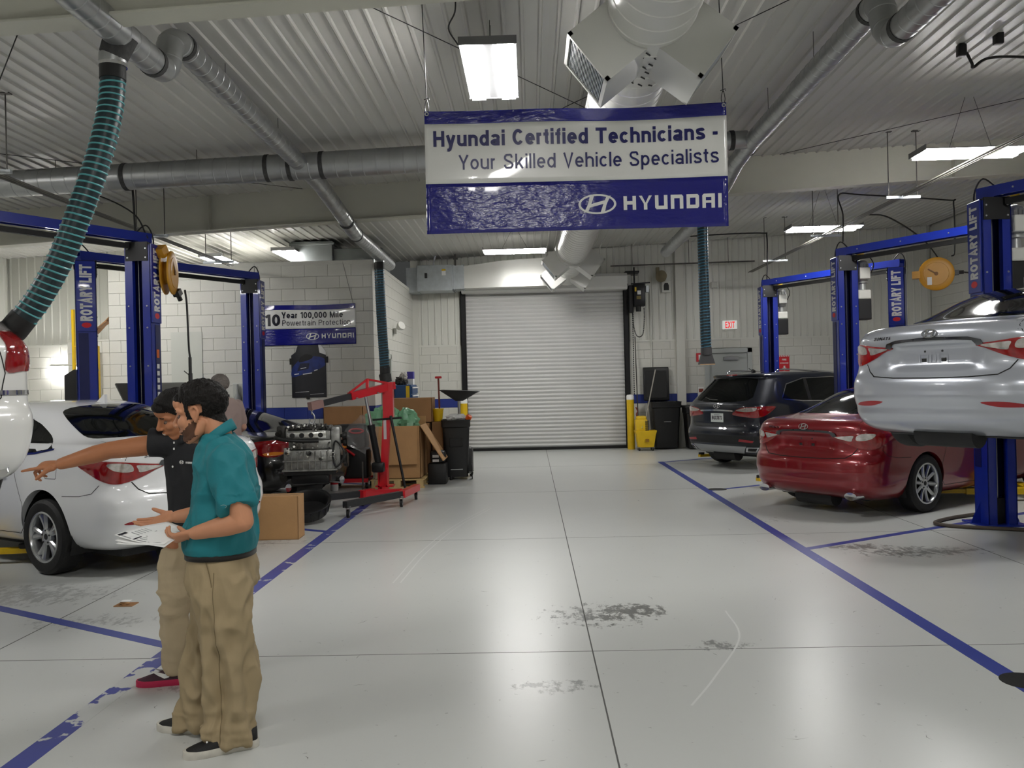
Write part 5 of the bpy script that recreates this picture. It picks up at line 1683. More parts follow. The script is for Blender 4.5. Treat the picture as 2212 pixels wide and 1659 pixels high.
def suv(name, label, pose, pm, kind):
    t, b = place_car(name, label, pose, SUV, pm)
    cl = mat('black_cladding', (24, 25, 27), 0.6) if kind == 'dark' else pm
    for sg in (1, -1):
        m = (lambda q: q) if sg > 0 else mir
        if kind == 'dark':
            lamp = patch(m(curvy([(.36, .955), (.60, .92), (.80, .905), (.95, .94), (1.12, 1.04), (1.16, 1.09), (.95, 1.095), (.75, 1.09), (.55, 1.075), (.42, 1.03)], 4)), SUV.tail, 'tail_lamp', M_lampred, t, .006, .03, .03, .006)
            patch(m(curvy([(.44, 1.03), (.60, 1.005), (.78, 1.02), (.80, 1.075), (.6, 1.07)], 4)), SUV.tail, 'clear_lens', M_lampclr, lamp, .015, .02, .03)
            patch(m([(.48, .50), (.74, .485), (.76, .52), (.50, .545)]), SUV.tail, 'reflector', M_refl, t, .004, .02, .03)
        else:
            lamp = patch(m(curvy([(.66, .97), (.80, .965), (.93, .97), (1.05, 1.0), (1.02, 1.10), (.97, 1.19), (.90, 1.215), (.78, 1.21), (.70, 1.19)], 4)), SUV.tail, 'tail_lamp', M_lampred, t, .008, .03, .03, .01)
            patch(m(curvy([(.72, 1.215), (.80, 1.22), (.90, 1.225), (.84, 1.29), (.76, 1.31), (.71, 1.28)], 4)), SUV.tail, 'clear_lens', M_lampclr, t, .012, .02, .03)
        g = patch([(.72, 1.22), (1.2, 1.175), (2.2, 1.15), (3.3, 1.14), (3.0, 1.36), (2.75, 1.50), (2.2, 1.56), (1.4, 1.545), (.95, 1.45)], SUV.side(sg), 'side_window', M_glass, t, .003, .01, .06)
        ol = [(.70, 1.21), (1.2, 1.165), (2.2, 1.14), (3.3, 1.13), (3.0, 1.37), (2.75, 1.51), (2.2, 1.57), (1.4, 1.555), (.94, 1.46)]
        seam(ol + ol[:1], SUV.side(sg), 'window_strip', M_chrome, g, .014, .005, .06)
        seam([(1.45, 1.55), (1.38, 1.16)], SUV.side(sg), 'pillar', M_bplastic, g, .08, .005, .05)
        mb = MB(); h0, _ = SUV.top((.9, sg * .57)); h1, _ = SUV.top((2.6, sg * .57))
        mb.tube(smooth_path([h0, h0 + Vector((.15, 0, .05)), (h0 + h1) / 2 + Vector((0, 0, .06)), h1 + Vector((-.15, 0, .05)), h1], 6), .014, 8)
        mb.build('roof_rail', M_chrome if kind == 'dark' else cl, t, smooth=60)
        seam([(1.45, 1.15), (1.42, .8), (1.40, .4)], SUV.side(sg), 'panel_gap', M_gap, b, .006)
    rg = [(-.60, 1.20), (-.3, 1.17), (0, 1.16), (.3, 1.17), (.60, 1.20), (.66, 1.25), (.56, 1.50), (.52, 1.565), (.3, 1.58), (0, 1.585), (-.3, 1.58), (-.52, 1.565), (-.56, 1.50), (-.66, 1.25)]
    patch(rg, SUV.back, 'rear_window', M_glass, t, .003, .01, .05)
    mb = MB(); h, n = SUV.back((0, 1.19)); mb.tube([h + n * .03, SUV.back((.2, 1.21))[0] + Vector((-.03, 0, 0)), SUV.back((.36, 1.25))[0] + Vector((-.03, 0, 0))], .008, 6); mb.build('wiper', M_bplastic, t)
    ln = [(.60, 1.14), (.66, .95), (.63, .80), (.55, .745), (0, .735), (-.55, .745), (-.63, .80), (-.66, .95), (-.60, 1.14)]
    seam(ln, SUV.tail, 'panel_gap', M_gap, b, .008)
    if kind == 'dark':
        patch([(-.40, 1.005), (0, 1.02), (.40, 1.005), (.42, 1.03), (0, 1.045), (-.42, 1.03)], SUV.tail, 'chrome_strip', M_chrome, t, .012, .02, .03)
        h, n = SUV.tail((0, 1.10)); mb = MB(); emblem(mb, XYM(h + n * .003, (0, -1, 0), (0, 0, 1)), .15, .008); mb.build('emblem', M_chrome, t)
        h, n = SUV.tail((0, .90))
        p = MB().rbox((h.x - .012, -.15, .82), (h.x - .004, .15, .975), .004, 1).build('licence_plate', mat('plate_white', (216, 222, 218), 0.4), t)
        lettering('plate_number', 'BQQ7873', .24, mat('plate_print', (58, 44, 60), 0.5), p, XYM((h.x - .0135, .12, .865), (0, -1, 0), (0, 0, 1)), bold=.02, height=.065)
        lettering('plate_state', 'GEORGIA', .13, M_navyp, p, XYM((h.x - .0135, .065, .942), (0, -1, 0), (0, 0, 1)), height=.02)
        patch([(-.55, .30), (.55, .30), (.62, .42), (-.62, .42)], SUV.tail, 'skid_plate', mat('silver_skid', (168, 170, 172), 0.35, metal=0.5), t, .01, .02, .04)
        patch([(-.92, .42), (-.62, .42), (-.55, .455), (.55, .455), (.62, .42), (.92, .42), (.98, .60), (-.98, .60)], SUV.tail, 'bumper_cladding', cl, t, .003, .01, .05)
        for sg in (1, -1):
            q = [(.60, .33), (.80, .33), (.84, .41), (.63, .41)]
            patch(q if sg > 0 else mir(q), SUV.tail, 'exhaust_tip', M_chrome, t, .012, .02, .03)
            q = [(.64, .345), (.78, .345), (.81, .395), (.66, .395)]
            patch(q if sg > 0 else mir(q), SUV.tail, 'exhaust_bore', M_dark, t, .015, .01, .03)
        mb = MB().cyl((1.0, .0, 1.69), (.95, 0, 1.71), .03, n=10).cyl((.97, 0, 1.70), (.86, 0, 1.75), .006, n=6)
        mb.build('aerial', M_bplastic, t)
        patch([(-.13, 1.625), (.13, 1.625), (.12, 1.64), (-.12, 1.64)], SUV.back, 'brake_lamp', M_lampred, t, .004, .02, .03)
    else:
        patch([(-.9, .815), (.9, .815), (.9, .845), (-.9, .845)], SUV.tail, 'chrome_strip', M_chrome, t, .008, .02, .05)
        for sg in (1, -1):
            mb = MB(); c = Vector((.14, sg * .62, .36))
            mb.tube([c + Vector((.3, 0, 0)), c, c + Vector((-.02, 0, 0)), c + Vector((-.01, 0, 0)), c + Vector((.2, 0, 0))], [.05, .055, .05, .044, .04], 20); mb.build('exhaust_tip', M_chrome, t, smooth=50)
    wells(t, SUV)
    underbody(t, SUV, .22, .40, 4.6, .64)
    add_wheels(t, (1.02, 3.72), .36, .83, .36, .23, .235, 'ten' if kind == 'dark' else 'five')
    return t
suv('suv_car', 'dark slate suv with white number plate parked at the far end', (3.21, 15.05, 32.5, 0), DKB, 'dark')
suv('suv_car', 'white suv raised on a lift, only its tail corner in view', (-3.48, 4.6, 149.5, .78), paint('white_suv_paint', (236, 236, 232), 0.0, 0.3), 'white')
# ---------------------------------------------------------------- the coupe
CPE = CarBody([(.19, .24, 4.2, .72, .05, .45), (.23, .12, 4.28, .79, .06, .45), (.32, .04, 4.35, .835, .08, .45), (.44, .008, 4.39, .862, .1, .46), (.56, .0, 4.39, .875, .11, .46), (.625, .004, 4.36, .878, .12, .46), (.655, .03, 4.3, .878, .12, .46), (.72, .05, 4.1, .876, .12, .46), (.80, .05, 3.7, .868, .12, .46), (.87, .045, 3.4, .855, .12, .47), (.92, .055, 3.25, .835, .12, .5),
   (.945, .10, 3.18, .81, .14, .52), (.96, .25, 3.12, .785, .16, .55), (.985, .48, 3.04, .755, .18, .6), (1.05, .78, 2.9, .71, .2, .65), (1.13, 1.08, 2.72, .665, .22, .7), (1.21, 1.40, 2.52, .615, .22, .65), (1.27, 1.68, 2.36, .55, .2, .5), (1.305, 1.86, 2.24, .44, .1, .25), (1.32, 1.95, 2.15, .25, .05, .12), (1.324, 2.0, 2.1, .06, .02, .05)],
   (.93, 3.46), .345, .315, None)
BLK_P = paint('black_paint', (10, 10, 11), 0.1, 0.3)
def coupe(pose):
    t, b = place_car('coupe_car', 'black coupe with its bonnet up behind the hanging engine', pose, CPE, BLK_P)
    for sg in (1, -1):
        m = (lambda q: q) if sg > 0 else mir
        lamp = patch(m(curvy([(.42, .80), (.50, .74), (.62, .675), (.78, .665), (.92, .71), (1.02, .80), (.98, .86), (.80, .885), (.60, .885), (.48, .86)], 4)), CPE.tail, 'tail_lamp', M_lampred, t, .006, .03, .03, .012)
        patch(m(curvy([(.55, .715), (.64, .685), (.78, .68), (.84, .71), (.70, .735)], 4)), CPE.tail, 'amber_lens', M_lampora, lamp, .02, .02, .03)
        patch([(1.0, .965), (1.6, .93), (2.3, .90), (2.95, .90), (2.7, 1.05), (2.35, 1.18), (2.0, 1.235), (1.6, 1.20), (1.25, 1.10)], CPE.side(sg), 'side_window', M_glass, t, .003, .01, .06)
        mb = MB(); c = Vector((.10, sg * .52, .235))
        mb.tube([c + Vector((.3, 0, 0)), c, c + Vector((-.03, 0, 0)), c + Vector((-.02, 0, 0)), c + Vector((.2, 0, 0))], [.05, .055, .055, .046, .04], 20); mb.build('exhaust_tip', M_chrome, t, smooth=50)
        seam([(1.45, .92), (1.42, .6), (1.5, .27)], CPE.side(sg), 'panel_gap', M_gap, b, .006)
    patch(curvy([(.50, 0), (.52, .3), (.62, .54), (.75, .60), (1.1, .53), (1.45, .46), (1.62, .38), (1.66, 0), (1.62, -.38), (1.45, -.46), (1.1, -.53), (.75, -.60), (.62, -.54), (.52, -.3)], 3), CPE.top, 'rear_window', M_glass, t, .003, .01, .07)
    seam([(.62, .90), (.60, .70), (.50, .65), (0, .645), (-.50, .65), (-.60, .70), (-.62, .90)], CPE.tail, 'panel_gap', M_gap, b, .008)
    h, n = CPE.side(1)((.80, .80)); mb = MB(); x, y, d = frame_for(n)
    mb.lathe([(.05, .0), (.05, .006), (.072, .006), (.075, .0)], h, n, 28); mb.build('fuel_cap_ring', M_chrome, t, smooth=40)
    # bonnet propped open
    mb = MB(); mb.M = Matrix.Translation((3.15, 0, .93)) @ Matrix.Rotation(math.radians(-52), 4, 'Y')
    mb.rbox((0, -.66, 0), (1.0, .66, .035), .02, 2); mb.build('bonnet', BLK_P, t, smooth=40)
    wells(t, CPE); underbody(t, CPE, .15, .30, 4.35, .6)
    add_wheels(t, (.93, 3.46), .315, .765, .315, .21, .215, 'five')
coupe((-3.0, 12.0, 149.0, 0))
# ================================================================ engine hoist and engine
def caster(name, parent, p, r=.05):
    p = Vector(p)
    mb = MB().cyl(p + Vector((-.016, 0, r)), p + Vector((.016, 0, r)), r, n=18)
    w = mb.build(name, M_dark, parent, smooth=40)
    mb = MB().bar(p + Vector((-.022, 0, r)), p + Vector((-.022, -.01, r * 2 + .03)), .005, .035).bar(p + Vector((.022, 0, r)), p + Vector((.022, -.01, r * 2 + .03)), .005, .035)
    mb.box(p + Vector((-.035, -.04, r * 2 + .028)), p + Vector((.035, .03, r * 2 + .038)))
    mb.build('fork', M_steel, w)
    mb = MB().cyl(p + Vector((-.018, 0, r)), p + Vector((.018, 0, r)), r * .55, n=14)
    mb.build('hub', M_steel, w, smooth=40)
    return w
def hoist():
    o = Vector((-2.02, 11.75, 0))
    t = thing('engine_hoist', 'red folding engine hoist with black extension legs holding the engine', 'engine hoist', o)
    Rk = lambda p: Vector(p) - o
    zb = .165
    mast_b, mast_t = Vector((-2.06, 11.78, zb)), Vector((-1.97, 11.80, 1.52))
    # red cross base and rear stubs
    mb = MB().bar(Rk((-2.30, 11.35, zb)), Rk((-1.75, 11.45, zb)), .09, .09, up=(0, 0, 1)).bar(Rk((-1.72, 11.2, zb)), Rk((-1.62, 11.95, zb)), .085, .09, up=(0, 0, 1)).bar(Rk((-1.98, 11.45, zb)), Rk((-2.06, 11.9, zb)), .09, .09, up=(0, 0, 1))
    mb.bar(Rk((-2.28, 11.3, zb)), Rk((-2.16, 11.5, zb)), .085, .1, up=(0, 0, 1))
    mb.box(Rk((-2.16, 11.70, zb + .04)), Rk((-1.92, 11.90, zb + .06)))
    mb.build('base_frame', M_red, t)
    for a, b in (((-2.28, 10.32, zb), (-1.72, 11.25, zb)), ((-2.78, 10.95, zb), (-2.24, 11.4, zb))):
        MB().bar(Rk(a), Rk(b), .075, .08, up=(0, 0, 1)).build('leg', mat('dark_grey_enamel', (42, 43, 45), 0.45), t)
    for p in ((-2.25, 10.36, 0), (-1.73, 11.2, 0), (-1.63, 11.9, 0), (-2.72, 11.0, 0), (-2.27, 11.35, 0)):
        caster('caster', t, Rk(p), .052)
    mb = MB().bar(Rk(mast_b), Rk(mast_t), .10, .10)
    for s in (-1, 1):
        mb.bar(Rk(mast_b) + Vector((s * .055, -.0, .0)), Rk(mast_b) + Vector((s * .055, 0, .30)), .02, .16)
    mb.bar(Rk(mast_t) + Vector((-.0, 0, -.36)), Rk(mast_t) + Vector((0, 0, .12)), .14, .12)
    mb.build('mast', M_red, t)
    MB().box(Rk((-2.035, 11.735, .86)), Rk((-1.995, 11.745, 1.14))).build('label', mat('pale_label', (206, 196, 196), 0.5), t)
    tip = Vector((-2.78, 10.80, 1.36))
    piv = mast_t + Vector((0, 0, .06))
    mid = piv.lerp(tip, .52)
    MB().bar(Rk(piv) + (piv - tip).normalized() * .1, Rk(mid), .09, .10).build('boom', M_red, t)
    MB().bar(Rk(mid), Rk(tip), .065, .075).build('boom_extension', mat('dark_grey_enamel', (42, 43, 45), 0.45), t)
    MB().bar(Rk(tip) + (mid - tip).normalized() * .16, Rk(tip) - (mid - tip).normalized() * .03, .085, .10).build('boom_wrap', mat('dusty_pink_rag', (150, 118, 112), 0.8), t)
    k = piv.lerp(mid, .55) + Vector((0, 0, .17))
    mb = MB().bar(Rk(piv) + Vector((0, 0, .05)), Rk(k), .025, .025).bar(Rk(k), Rk(mid) + Vector((0, 0, .05)), .025, .025).bar(Rk(k), Rk(k) - Vector((0, 0, .16)), .04, .04)
    mb.build('truss', M_red, t)
    # hydraulic jack
    jt, jb = piv.lerp(mid, .62), Vector((-2.09, 11.60, .52))
    d = (jt - jb).normalized()
    MB().cyl(Rk(jb), Rk(jb) + d * .52, .045, n=16).cyl(Rk(jb) + d * .5, Rk(jb) + d * .56, .052, n=16).build('jack_body', M_black, t, smooth=40)
    MB().cyl(Rk(jb) + d * .5, Rk(jt), .022, n=12).build('jack_rod', M_chrome, t, smooth=40)
    MB().rbox(Rk(jb) + Vector((-.09, -.07, -.1)), Rk(jb) + Vector((.08, .07, .04)), .03).build('jack_foot', M_black, t, smooth=40)
    # pump handle brace and cross grips
    MB().cyl(Rk((-1.93, 11.72, 1.18)), Rk((-1.74, 11.62, .2)), .018, n=10).build('brace_rod', M_black, t, smooth=40)
    MB().cyl(Rk((-2.18, 11.72, 1.13)), Rk((-1.78, 11.74, 1.15)), .014, n=10).build('push_handle', M_black, t, smooth=40)
    mb = MB()
    for q in (.25, .8):
        p = piv.lerp(mid, q); mb.cyl(Rk(p) + Vector((-.0, -.1, -.05)), Rk(p) + Vector((.03, .07, -.04)), .009, n=8)
    mb.build('lock_pin', M_steel, t)
    return tip
TIP = hoist()
def chain(mb, a, b, link=.045, r=.005):
    a, b = Vector(a), Vector(b); L = (b - a).length; n = max(2, int(L / (link * .78))); x, y, d = frame_for(b - a)
    for i in range(n):
        c = a.lerp(b, (i + .5) / n); u = x if i % 2 else y
        pts = [c + d * (link / 2 * math.cos(q)) + u * (link * .3 * math.sin(q)) for q in [2 * math.pi * k / 10 for k in range(10)]]
        mb.tube(pts, r, 5, closed=True)
def engine():
    c = Vector((-2.78, 10.80, .40))
    t = thing('car_engine', 'bare four-cylinder engine hanging on chains from the hoist', 'engine', c, math.radians(8))
    al = mat('cast_aluminium', (150, 150, 146), 0.38, metal=0.7, vary=0.35, vscale=14, bump=0.3, bscale=40)
    al2 = mat('machined_aluminium', (206, 206, 200), 0.22, metal=0.85)
    dk = mat('oily_dark_metal', (50, 49, 47), 0.45, metal=0.5, vary=0.4, vscale=18, bump=0.4, bscale=50)
    # crankcase with ribs
    mb = MB().rbox((-.34, -.17, .16), (.30, .18, .42), .03, 2)
    for k in range(9): mb.rbox((-.32 + k * .072, -.185, .17), (-.305 + k * .072, -.16, .40), .004, 1)
    mb.rbox((-.35, -.185, .27), (.31, -.16, .292), .004, 1).rbox((-.36, -.19, .15), (.32, .19, .175), .005, 1)
    for k in range(10):
        mb.cyl((-.30 + k * .064, -.19, .33 + .02 * (k % 3)), (-.30 + k * .064, -.205, .33 + .02 * (k % 3)), .011, n=8)
    mb.build('engine_block', al, t, smooth=35)
    MB().rbox((-.33, -.20, .36), (-.26, -.17, .45), .008).build('mount_pad', al2, t, smooth=40)
    mb = MB().rbox((-.28, -.14, .42), (.28, .16, .54), .02, 2)
    for k in range(8): mb.cyl((-.24 + k * .065, -.15, .44 + .05 * (k % 2)), (-.24 + k * .065, -.175, .44 + .05 * (k % 2)), .014, n=8)
    mb.build('cylinder_block', al, t, smooth=35)
    mb = MB().rbox((-.31, -.16, .54), (.24, .15, .66), .012, 2); mb.build('cylinder_head', al, t, smooth=35)
    # inlet face with four ports
    MB().rbox((-.29, -.185, .555), (.19, -.16, .645), .012, 2).build('inlet_flange', al2, t, smooth=40)
    mb = MB()
    for k in range(4): mb.cyl((-.225 + k * .115, -.188, .60), (-.225 + k * .115, -.15, .60), .031, n=20)
    mb.build('inlet_port', M_dark, t)
    # cam cover clutter
    mb = MB().rbox((-.30, -.12, .66), (.20, .12, .70), .015)
    for k in range(16):
        mb.cyl((-.28 + k * .031, -.13 + .03 * (k % 3), .68), (-.28 + k * .031, -.12 + .03 * (k % 3), .725 + .012 * (k % 2)), .011, n=8)
    mb.build('cam_cover', dk, t, smooth=35)
    mb = MB().rbox((.24, -.16, .16), (.36, .16, .70), .03, 2)
    mb.build('timing_cover', al, t, smooth=35)
    for (y, z_, r) in ((-.10, .30, .075), (-.02, .50, .06), (.06, .26, .09), (-.12, .58, .045)):
        mb = MB(); mb.lathe([(0, .0), (r * .4, .0), (r * .45, .02), (r * .9, .025), (r, .045), (r * .92, .06), (r, .075), (r * .9, .08), (0, .08)], (.36, y, z_), (1, 0, 0), 22)
        mb.build('pulley', dk, t, smooth=35)
    mb = MB(); mb.tube(smooth_path([(.1, -.22, .53), (-.1, -.235, .535), (-.28, -.24, .55), (-.40, -.22, .575), (-.43, -.18, .58)], 6), .024, 12)
    mb.build('coolant_pipe', M_dark, t, smooth=50)
    mb = MB().rbox((-.26, -.14, -.02), (.22, .14, .155), .04, 2).rbox((-.34, -.17, .10), (.30, .17, .16), .01, 1)
    mb.build('oil_pan', mat('black_oil_pan', (24, 24, 25), 0.4, metal=0.3), t, smooth=35)
    MB().cyl((-.36, -.05, .06), (-.30, .1, .08), .055, n=16).build('starter_motor', dk, t, smooth=40)
    mb = MB().rbox((-.42, -.16, .55), (-.31, .05, .72), .02).cyl((-.40, -.2, .62), (-.36, -.1, .66), .035, n=12)
    mb.build('throttle_bracket', dk, t, smooth=40)
    mb = MB(); pts = [(.3, -.17, .52), (.40, -.19, .40), (.38, -.2, .27), (.30, -.19, .2), (.27, -.19, .35)]
    mb.tube(smooth_path(pts, 5, True), .012, 6, closed=True); mb.build('drive_belt', M_dark, t)
    rnd = random.Random(5)
    for m_, k0 in ((al2, 26), (dk, 22)):
        mb = MB()
        for k in range(k0):
            x, z_ = rnd.uniform(-.30, .30), rnd.choice((rnd.uniform(.30, .53), rnd.uniform(.66, .72)))
            mb.cyl((x, -.15, z_), (x + rnd.uniform(-.02, .02), -.21 - rnd.uniform(0, .02), z_ + rnd.uniform(-.01, .02)), rnd.uniform(.007, .016), n=8)
        o = mb.build('fittings', m_, t, smooth=40); o['kind'] = 'stuff'
    # chain and hook
    mt = mat('bright_chain', (186, 188, 190), 0.3, metal=0.85)
    hz = TIP.z - c.z
    mb = MB(); chain(mb, (-.31, -.05, .70), (0, 0, hz - .22)); mb.build('chain', mt, t, smooth=60)
    mb = MB(); chain(mb, (.26, -.05, .70), (0, 0, hz - .22)); mb.build('chain', mt, t, smooth=60)
    mb = MB(); mb.tube(smooth_path([(0, 0, hz - .08), (.03, 0, hz - .13), (.03, 0, hz - .19), (0, 0, hz - .23), (-.03, 0, hz - .2), (-.025, 0, hz - .16)], 5), .010, 8); chain(mb, (0, 0, hz - .1), (0, 0, hz - .02), .05, .007)
    mb.build('hook', mt, t, smooth=60)
engine()
# ================================================================ things round the hoist
def carton(name, label, lo, hi, m_, cat='cardboard box', rotz=0.0, open_top=False, tape=True, group=None):
    lo, hi = Vector(lo), Vector(hi)
    c = Vector(((lo.x + hi.x) / 2, (lo.y + hi.y) / 2, lo.z)); h = (hi - lo) / 2
    t = thing(name, label, cat, c, rotz, group)
    H = hi.z - lo.z
    th = .008
    mb = MB()
    mb.box((-h.x, -h.y, 0), (h.x, -h.y + th, H)).box((-h.x, h.y - th, 0), (h.x, h.y, H)).box((-h.x, -h.y, 0), (-h.x + th, h.y, H)).box((h.x - th, -h.y, 0), (h.x, h.y, H)).box((-h.x, -h.y, 0), (h.x, h.y, th))
    mb.build('walls', m_, t)
    if not open_top:
        MB().box((-h.x, -h.y, H), (h.x, -.003, H + .006)).build('flap', m_, t)
        MB().box((-h.x, .003, H), (h.x, h.y, H + .006)).build('flap', m_, t)
        if tape: MB().box((-h.x - .001, -.025, H + .006), (h.x + .001, .025, H + .0075)).build('tape', mat('tan_tape', (170, 136, 96), 0.35), t)
    return t, h, H
carton('cardboard_box', 'closed tan cardboard box on the floor beside the white sedan tail', (-3.05, 8.95, 0), (-2.48, 9.22, .45), M_card, rotz=.03)
t, h, H = carton('bulk_box', 'big open cardboard box on a pallet behind the engine hoist', (-2.46, 13.3, .14), (-1.74, 14.1, .96), M_card, open_top=True)
mb = MB(); mb.M = Matrix.Translation((0, -h.y, H)) @ Matrix.Rotation(math.radians(-8), 4, 'X'); mb.box((-h.x, -.012, -.60), (h.x - .04, 0, 0)); mb.build('flap', M_card, t)
mb = MB(); mb.M = Matrix.Translation((h.x, 0, H)) @ Matrix.Rotation(math.radians(-32), 4, 'Y'); mb.box((0, -h.y, -.66), (.012, h.y - .1, 0)); mb.build('flap', M_card, t)
mb = MB(); mb.M = Matrix.Translation((0, h.y, H)) @ Matrix.Rotation(math.radians(6), 4, 'X'); mb.box((-h.x, 0, 0), (h.x, .012, .12)); mb.build('flap', M_card, t)
t = thing('pallet', 'pale wooden pallet under the big open cardboard box', 'pallet', (-2.10, 13.7, 0))
for k in range(6): MB().box((-.42, -.46 + k * .165, .118), (.42, -.36 + k * .165, .138)).build('deck_board', M_wood, t)
for y in (-.45, 0, .43):
    for x in (-.40, -.05, .30): MB().box((x, y - .04, .02), (x + .1, y + .06, .118)).build('block', M_wood, t)
    MB().box((-.42, y - .05, 0), (.42, y + .06, .02)).build('bottom_board', M_wood, t)
carton('cardboard_box', 'brown cardboard box on top of the stack behind the big open box', (-2.42, 14.3, .965), (-1.66, 14.78, 1.37), M_card2)
carton('cardboard_box', 'brown cardboard box at the bottom of the stack behind the big open box', (-2.5, 14.28, 0), (-1.7, 14.8, .95), M_card2)
carton('cardboard_box', 'tall narrow cardboard box next to the black wheeled bin', (-1.68, 14.35, 0), (-1.48, 14.75, .96), M_card2)
carton('cardboard_box', 'cardboard box on top of its stack against the blue stripe', (-3.5, 14.35, .95), (-2.83, 14.75, 1.25), M_card2)
carton('cardboard_box', 'cardboard box at the bottom of the stack against the blue stripe', (-3.36, 14.33, 0), (-2.76, 14.78, .94), M_card2)
# green film bag
def blob(name, m_, parent, c, r, seed=0, amp=.25, n=28, sharp=3.0):
    mb = MB(); mb.sphere((0, 0, 0), 1.0, n, n // 2)
    vs = []
    for v in mb.v:
        p = Vector(v); q = 1 + amp * noise.noise(p * sharp + Vector((seed * 7.1, seed, 0))) + amp * .5 * abs(noise.noise(p * sharp * 2.3 + Vector((seed, 3, 1))))
        vs.append(Vector(c) + Vector((p.x * r[0] * q, p.y * r[1] * q, p.z * r[2] * q)))
    mb.v = [tuple(v) for v in vs]
    return mb.build(name, m_, parent, smooth=25)
t = thing('plastic_bag', 'crumpled translucent green plastic film bulging out of the big box', 'plastic bag', (-2.2, 13.62, .9))
gm = mat('green_film', (134, 196, 152), 0.3, trans=0.25, bump=0.8, bscale=16)
blob('film', gm, t, (-.15, -.1, .12), (.26, .2, .24), 3, .4); blob('film', gm, t, (.2, -.05, .10), (.2, .18, .2), 5, .4)
# tub
t = thing('drain_tub', 'black round plastic drain tub propped on edge beside the cardboard box', 'tub', (-2.66, 10.0, 0), 0)
mb = MB(); mb.M = Matrix.Translation((0, .05, .155)) @ Matrix.Rotation(math.radians(24), 4, 'X') @ Matrix.Scale(.92, 4)
mb.lathe([(0, -.05), (.22, -.05), (.25, -.04), (.29, .10), (.31, .11), (.31, .13), (.28, .13), (.265, .11), (.235, -.02), (.18, -.035), (0, -.035)], n=40)
for k in range(16):
    a = 2 * math.pi * k / 16; mb.bar((math.cos(a) * .255, math.sin(a) * .255, -.03), (math.cos(a) * .297, math.sin(a) * .297, .10), .012, .012)
mb.build('tub_shell', M_bplastic, t, smooth=40)
# clear cover behind the engine
t = thing('plastic_cover', 'curved sheet of clear plastic film standing behind the hanging engine', 'plastic cover', (-2.36, 12.30, .0), math.radians(59))
mb = MB(); vs = []; n = 20
for j in range(8):
    r = .10 + .46 * j / 7
    for k in range(n + 1):
        a = math.radians(-60 + 220 * k / n)
        vs.append((math.cos(a) * r * .75, .06 * math.sin(k * 1.1) * j / 7 + .10 * (j / 7) ** 2, .58 + math.sin(a) * r * 1.08))
mb.add(vs, [(j * (n + 1) + k, j * (n + 1) + k + 1, (j + 1) * (n + 1) + k + 1, (j + 1) * (n + 1) + k) for j in range(7) for k in range(n)])
fm = bpy.data.materials.new('clear_film'); fm.use_nodes = True
nt = fm.node_tree; b_ = nt.nodes['Principled BSDF']; b_.inputs['Base Color'].default_value = lin((170, 172, 170)); b_.inputs['Roughness'].default_value = .15; b_.inputs['Alpha'].default_value = .16
o = mb.build('film', fm, t, smooth=60, fix=False); sd = o.modifiers.new('thick', 'SOLIDIFY'); sd.thickness = .002
MB().cyl((0, .12, 0), (0, .12, .5), .012, n=8).build('stand', M_rod, t)
# equipment cart behind the mast
t = thing('equipment_cart', 'black plastic equipment case on a red wheeled base behind the hoist mast', 'cart', (-2.86, 13.5, 0))
MB().rbox((-.25, -.2, .14), (.28, .2, .62), .04).build('lower_case', M_bplastic, t, smooth=40)
MB().rbox((-.22, -.18, .62), (.26, .18, 1.0), .05).build('upper_case', M_bplastic, t, smooth=40)
mb = MB().bar((-.27, -.22, .13), (.3, -.22, .13), .05, .06).bar((-.27, .2, .13), (.3, .2, .13), .05, .06).bar((-.27, -.22, .13), (-.27, .2, .13), .05, .06)
mb.build('base_frame', M_red, t)
mb = MB(); mb.tube(smooth_path([(-.26, -.22, .62), (-.1, -.24, .64), (.02, -.24, .58), (.1, -.24, .52)], 5), .02, 8); mb.tube(smooth_path([(.02, -.22, .9), (.08, -.24, .93), (.18, -.24, .93), (.24, -.22, .9), (.18, -.21, .87), (.08, -.21, .87)], 4, True), .014, 8, closed=True)
mb.build('handle', M_red, t, smooth=50)
for p in ((-.24, -.2, 0), (.27, -.2, 0), (-.24, .2, 0), (.27, .2, 0)): caster('caster', t, p, .045)
t = thing('spray_can', 'white canister with red band standing by the cart caster', 'canister', (-3.05, 13.1, 0))
mb = MB(); mb.lathe([(0, 0), (.055, 0), (.06, .01), (.06, .30), (.03, .34), (.02, .36), (0, .36)], n=20); mb.build('can', M_white, t, smooth=40)
mb = MB(); mb.lathe([(.061, .1), (.061, .2)], n=20); mb.build('band', M_redp, t)
# black wheeled bin with the drain funnel
def bin_body(t, w, d, h, taper=.82):
    mb = MB()
    lv = [(taper, 0), (taper + (1 - taper) * .5, .5), (.97, .86), (1.04, .88), (1.04, .97), (1.06, .98), (1.06, 1.0), (1.0, 1.0), (.96, .95), (taper * .97, .05)]
    n = 4
    def ring(k, z):
        a, b, r = w / 2 * k, d / 2 * k, .05
        pts = []
        for cx, cy, t0 in ((a - r, b - r, 0), (-a + r, b - r, 90), (-a + r, -b + r, 180), (a - r, -b + r, 270)):
            for i in range(4):
                q = math.radians(t0 + 30 * i); pts.append((cx + r * math.cos(q), cy + r * math.sin(q), z))
        return pts
    vs = []
    for k, z_ in lv: vs += ring(k, z_ * h)
    m = 16
    fs = [(j * m + i, j * m + (i + 1) % m, (j + 1) * m + (i + 1) % m, (j + 1) * m + i) for j in range(len(lv) - 1) for i in range(m)]
    fs += [tuple(range(m - 1, -1, -1)), tuple(range((len(lv) - 1) * m, len(lv) * m))]
    mb.add(vs, fs)
    return mb
t = thing('wheeled_bin', 'black wheeled bin with junk on top standing beside the big open box', 'bin', (-1.27, 14.4, 0), math.radians(4))
o = None
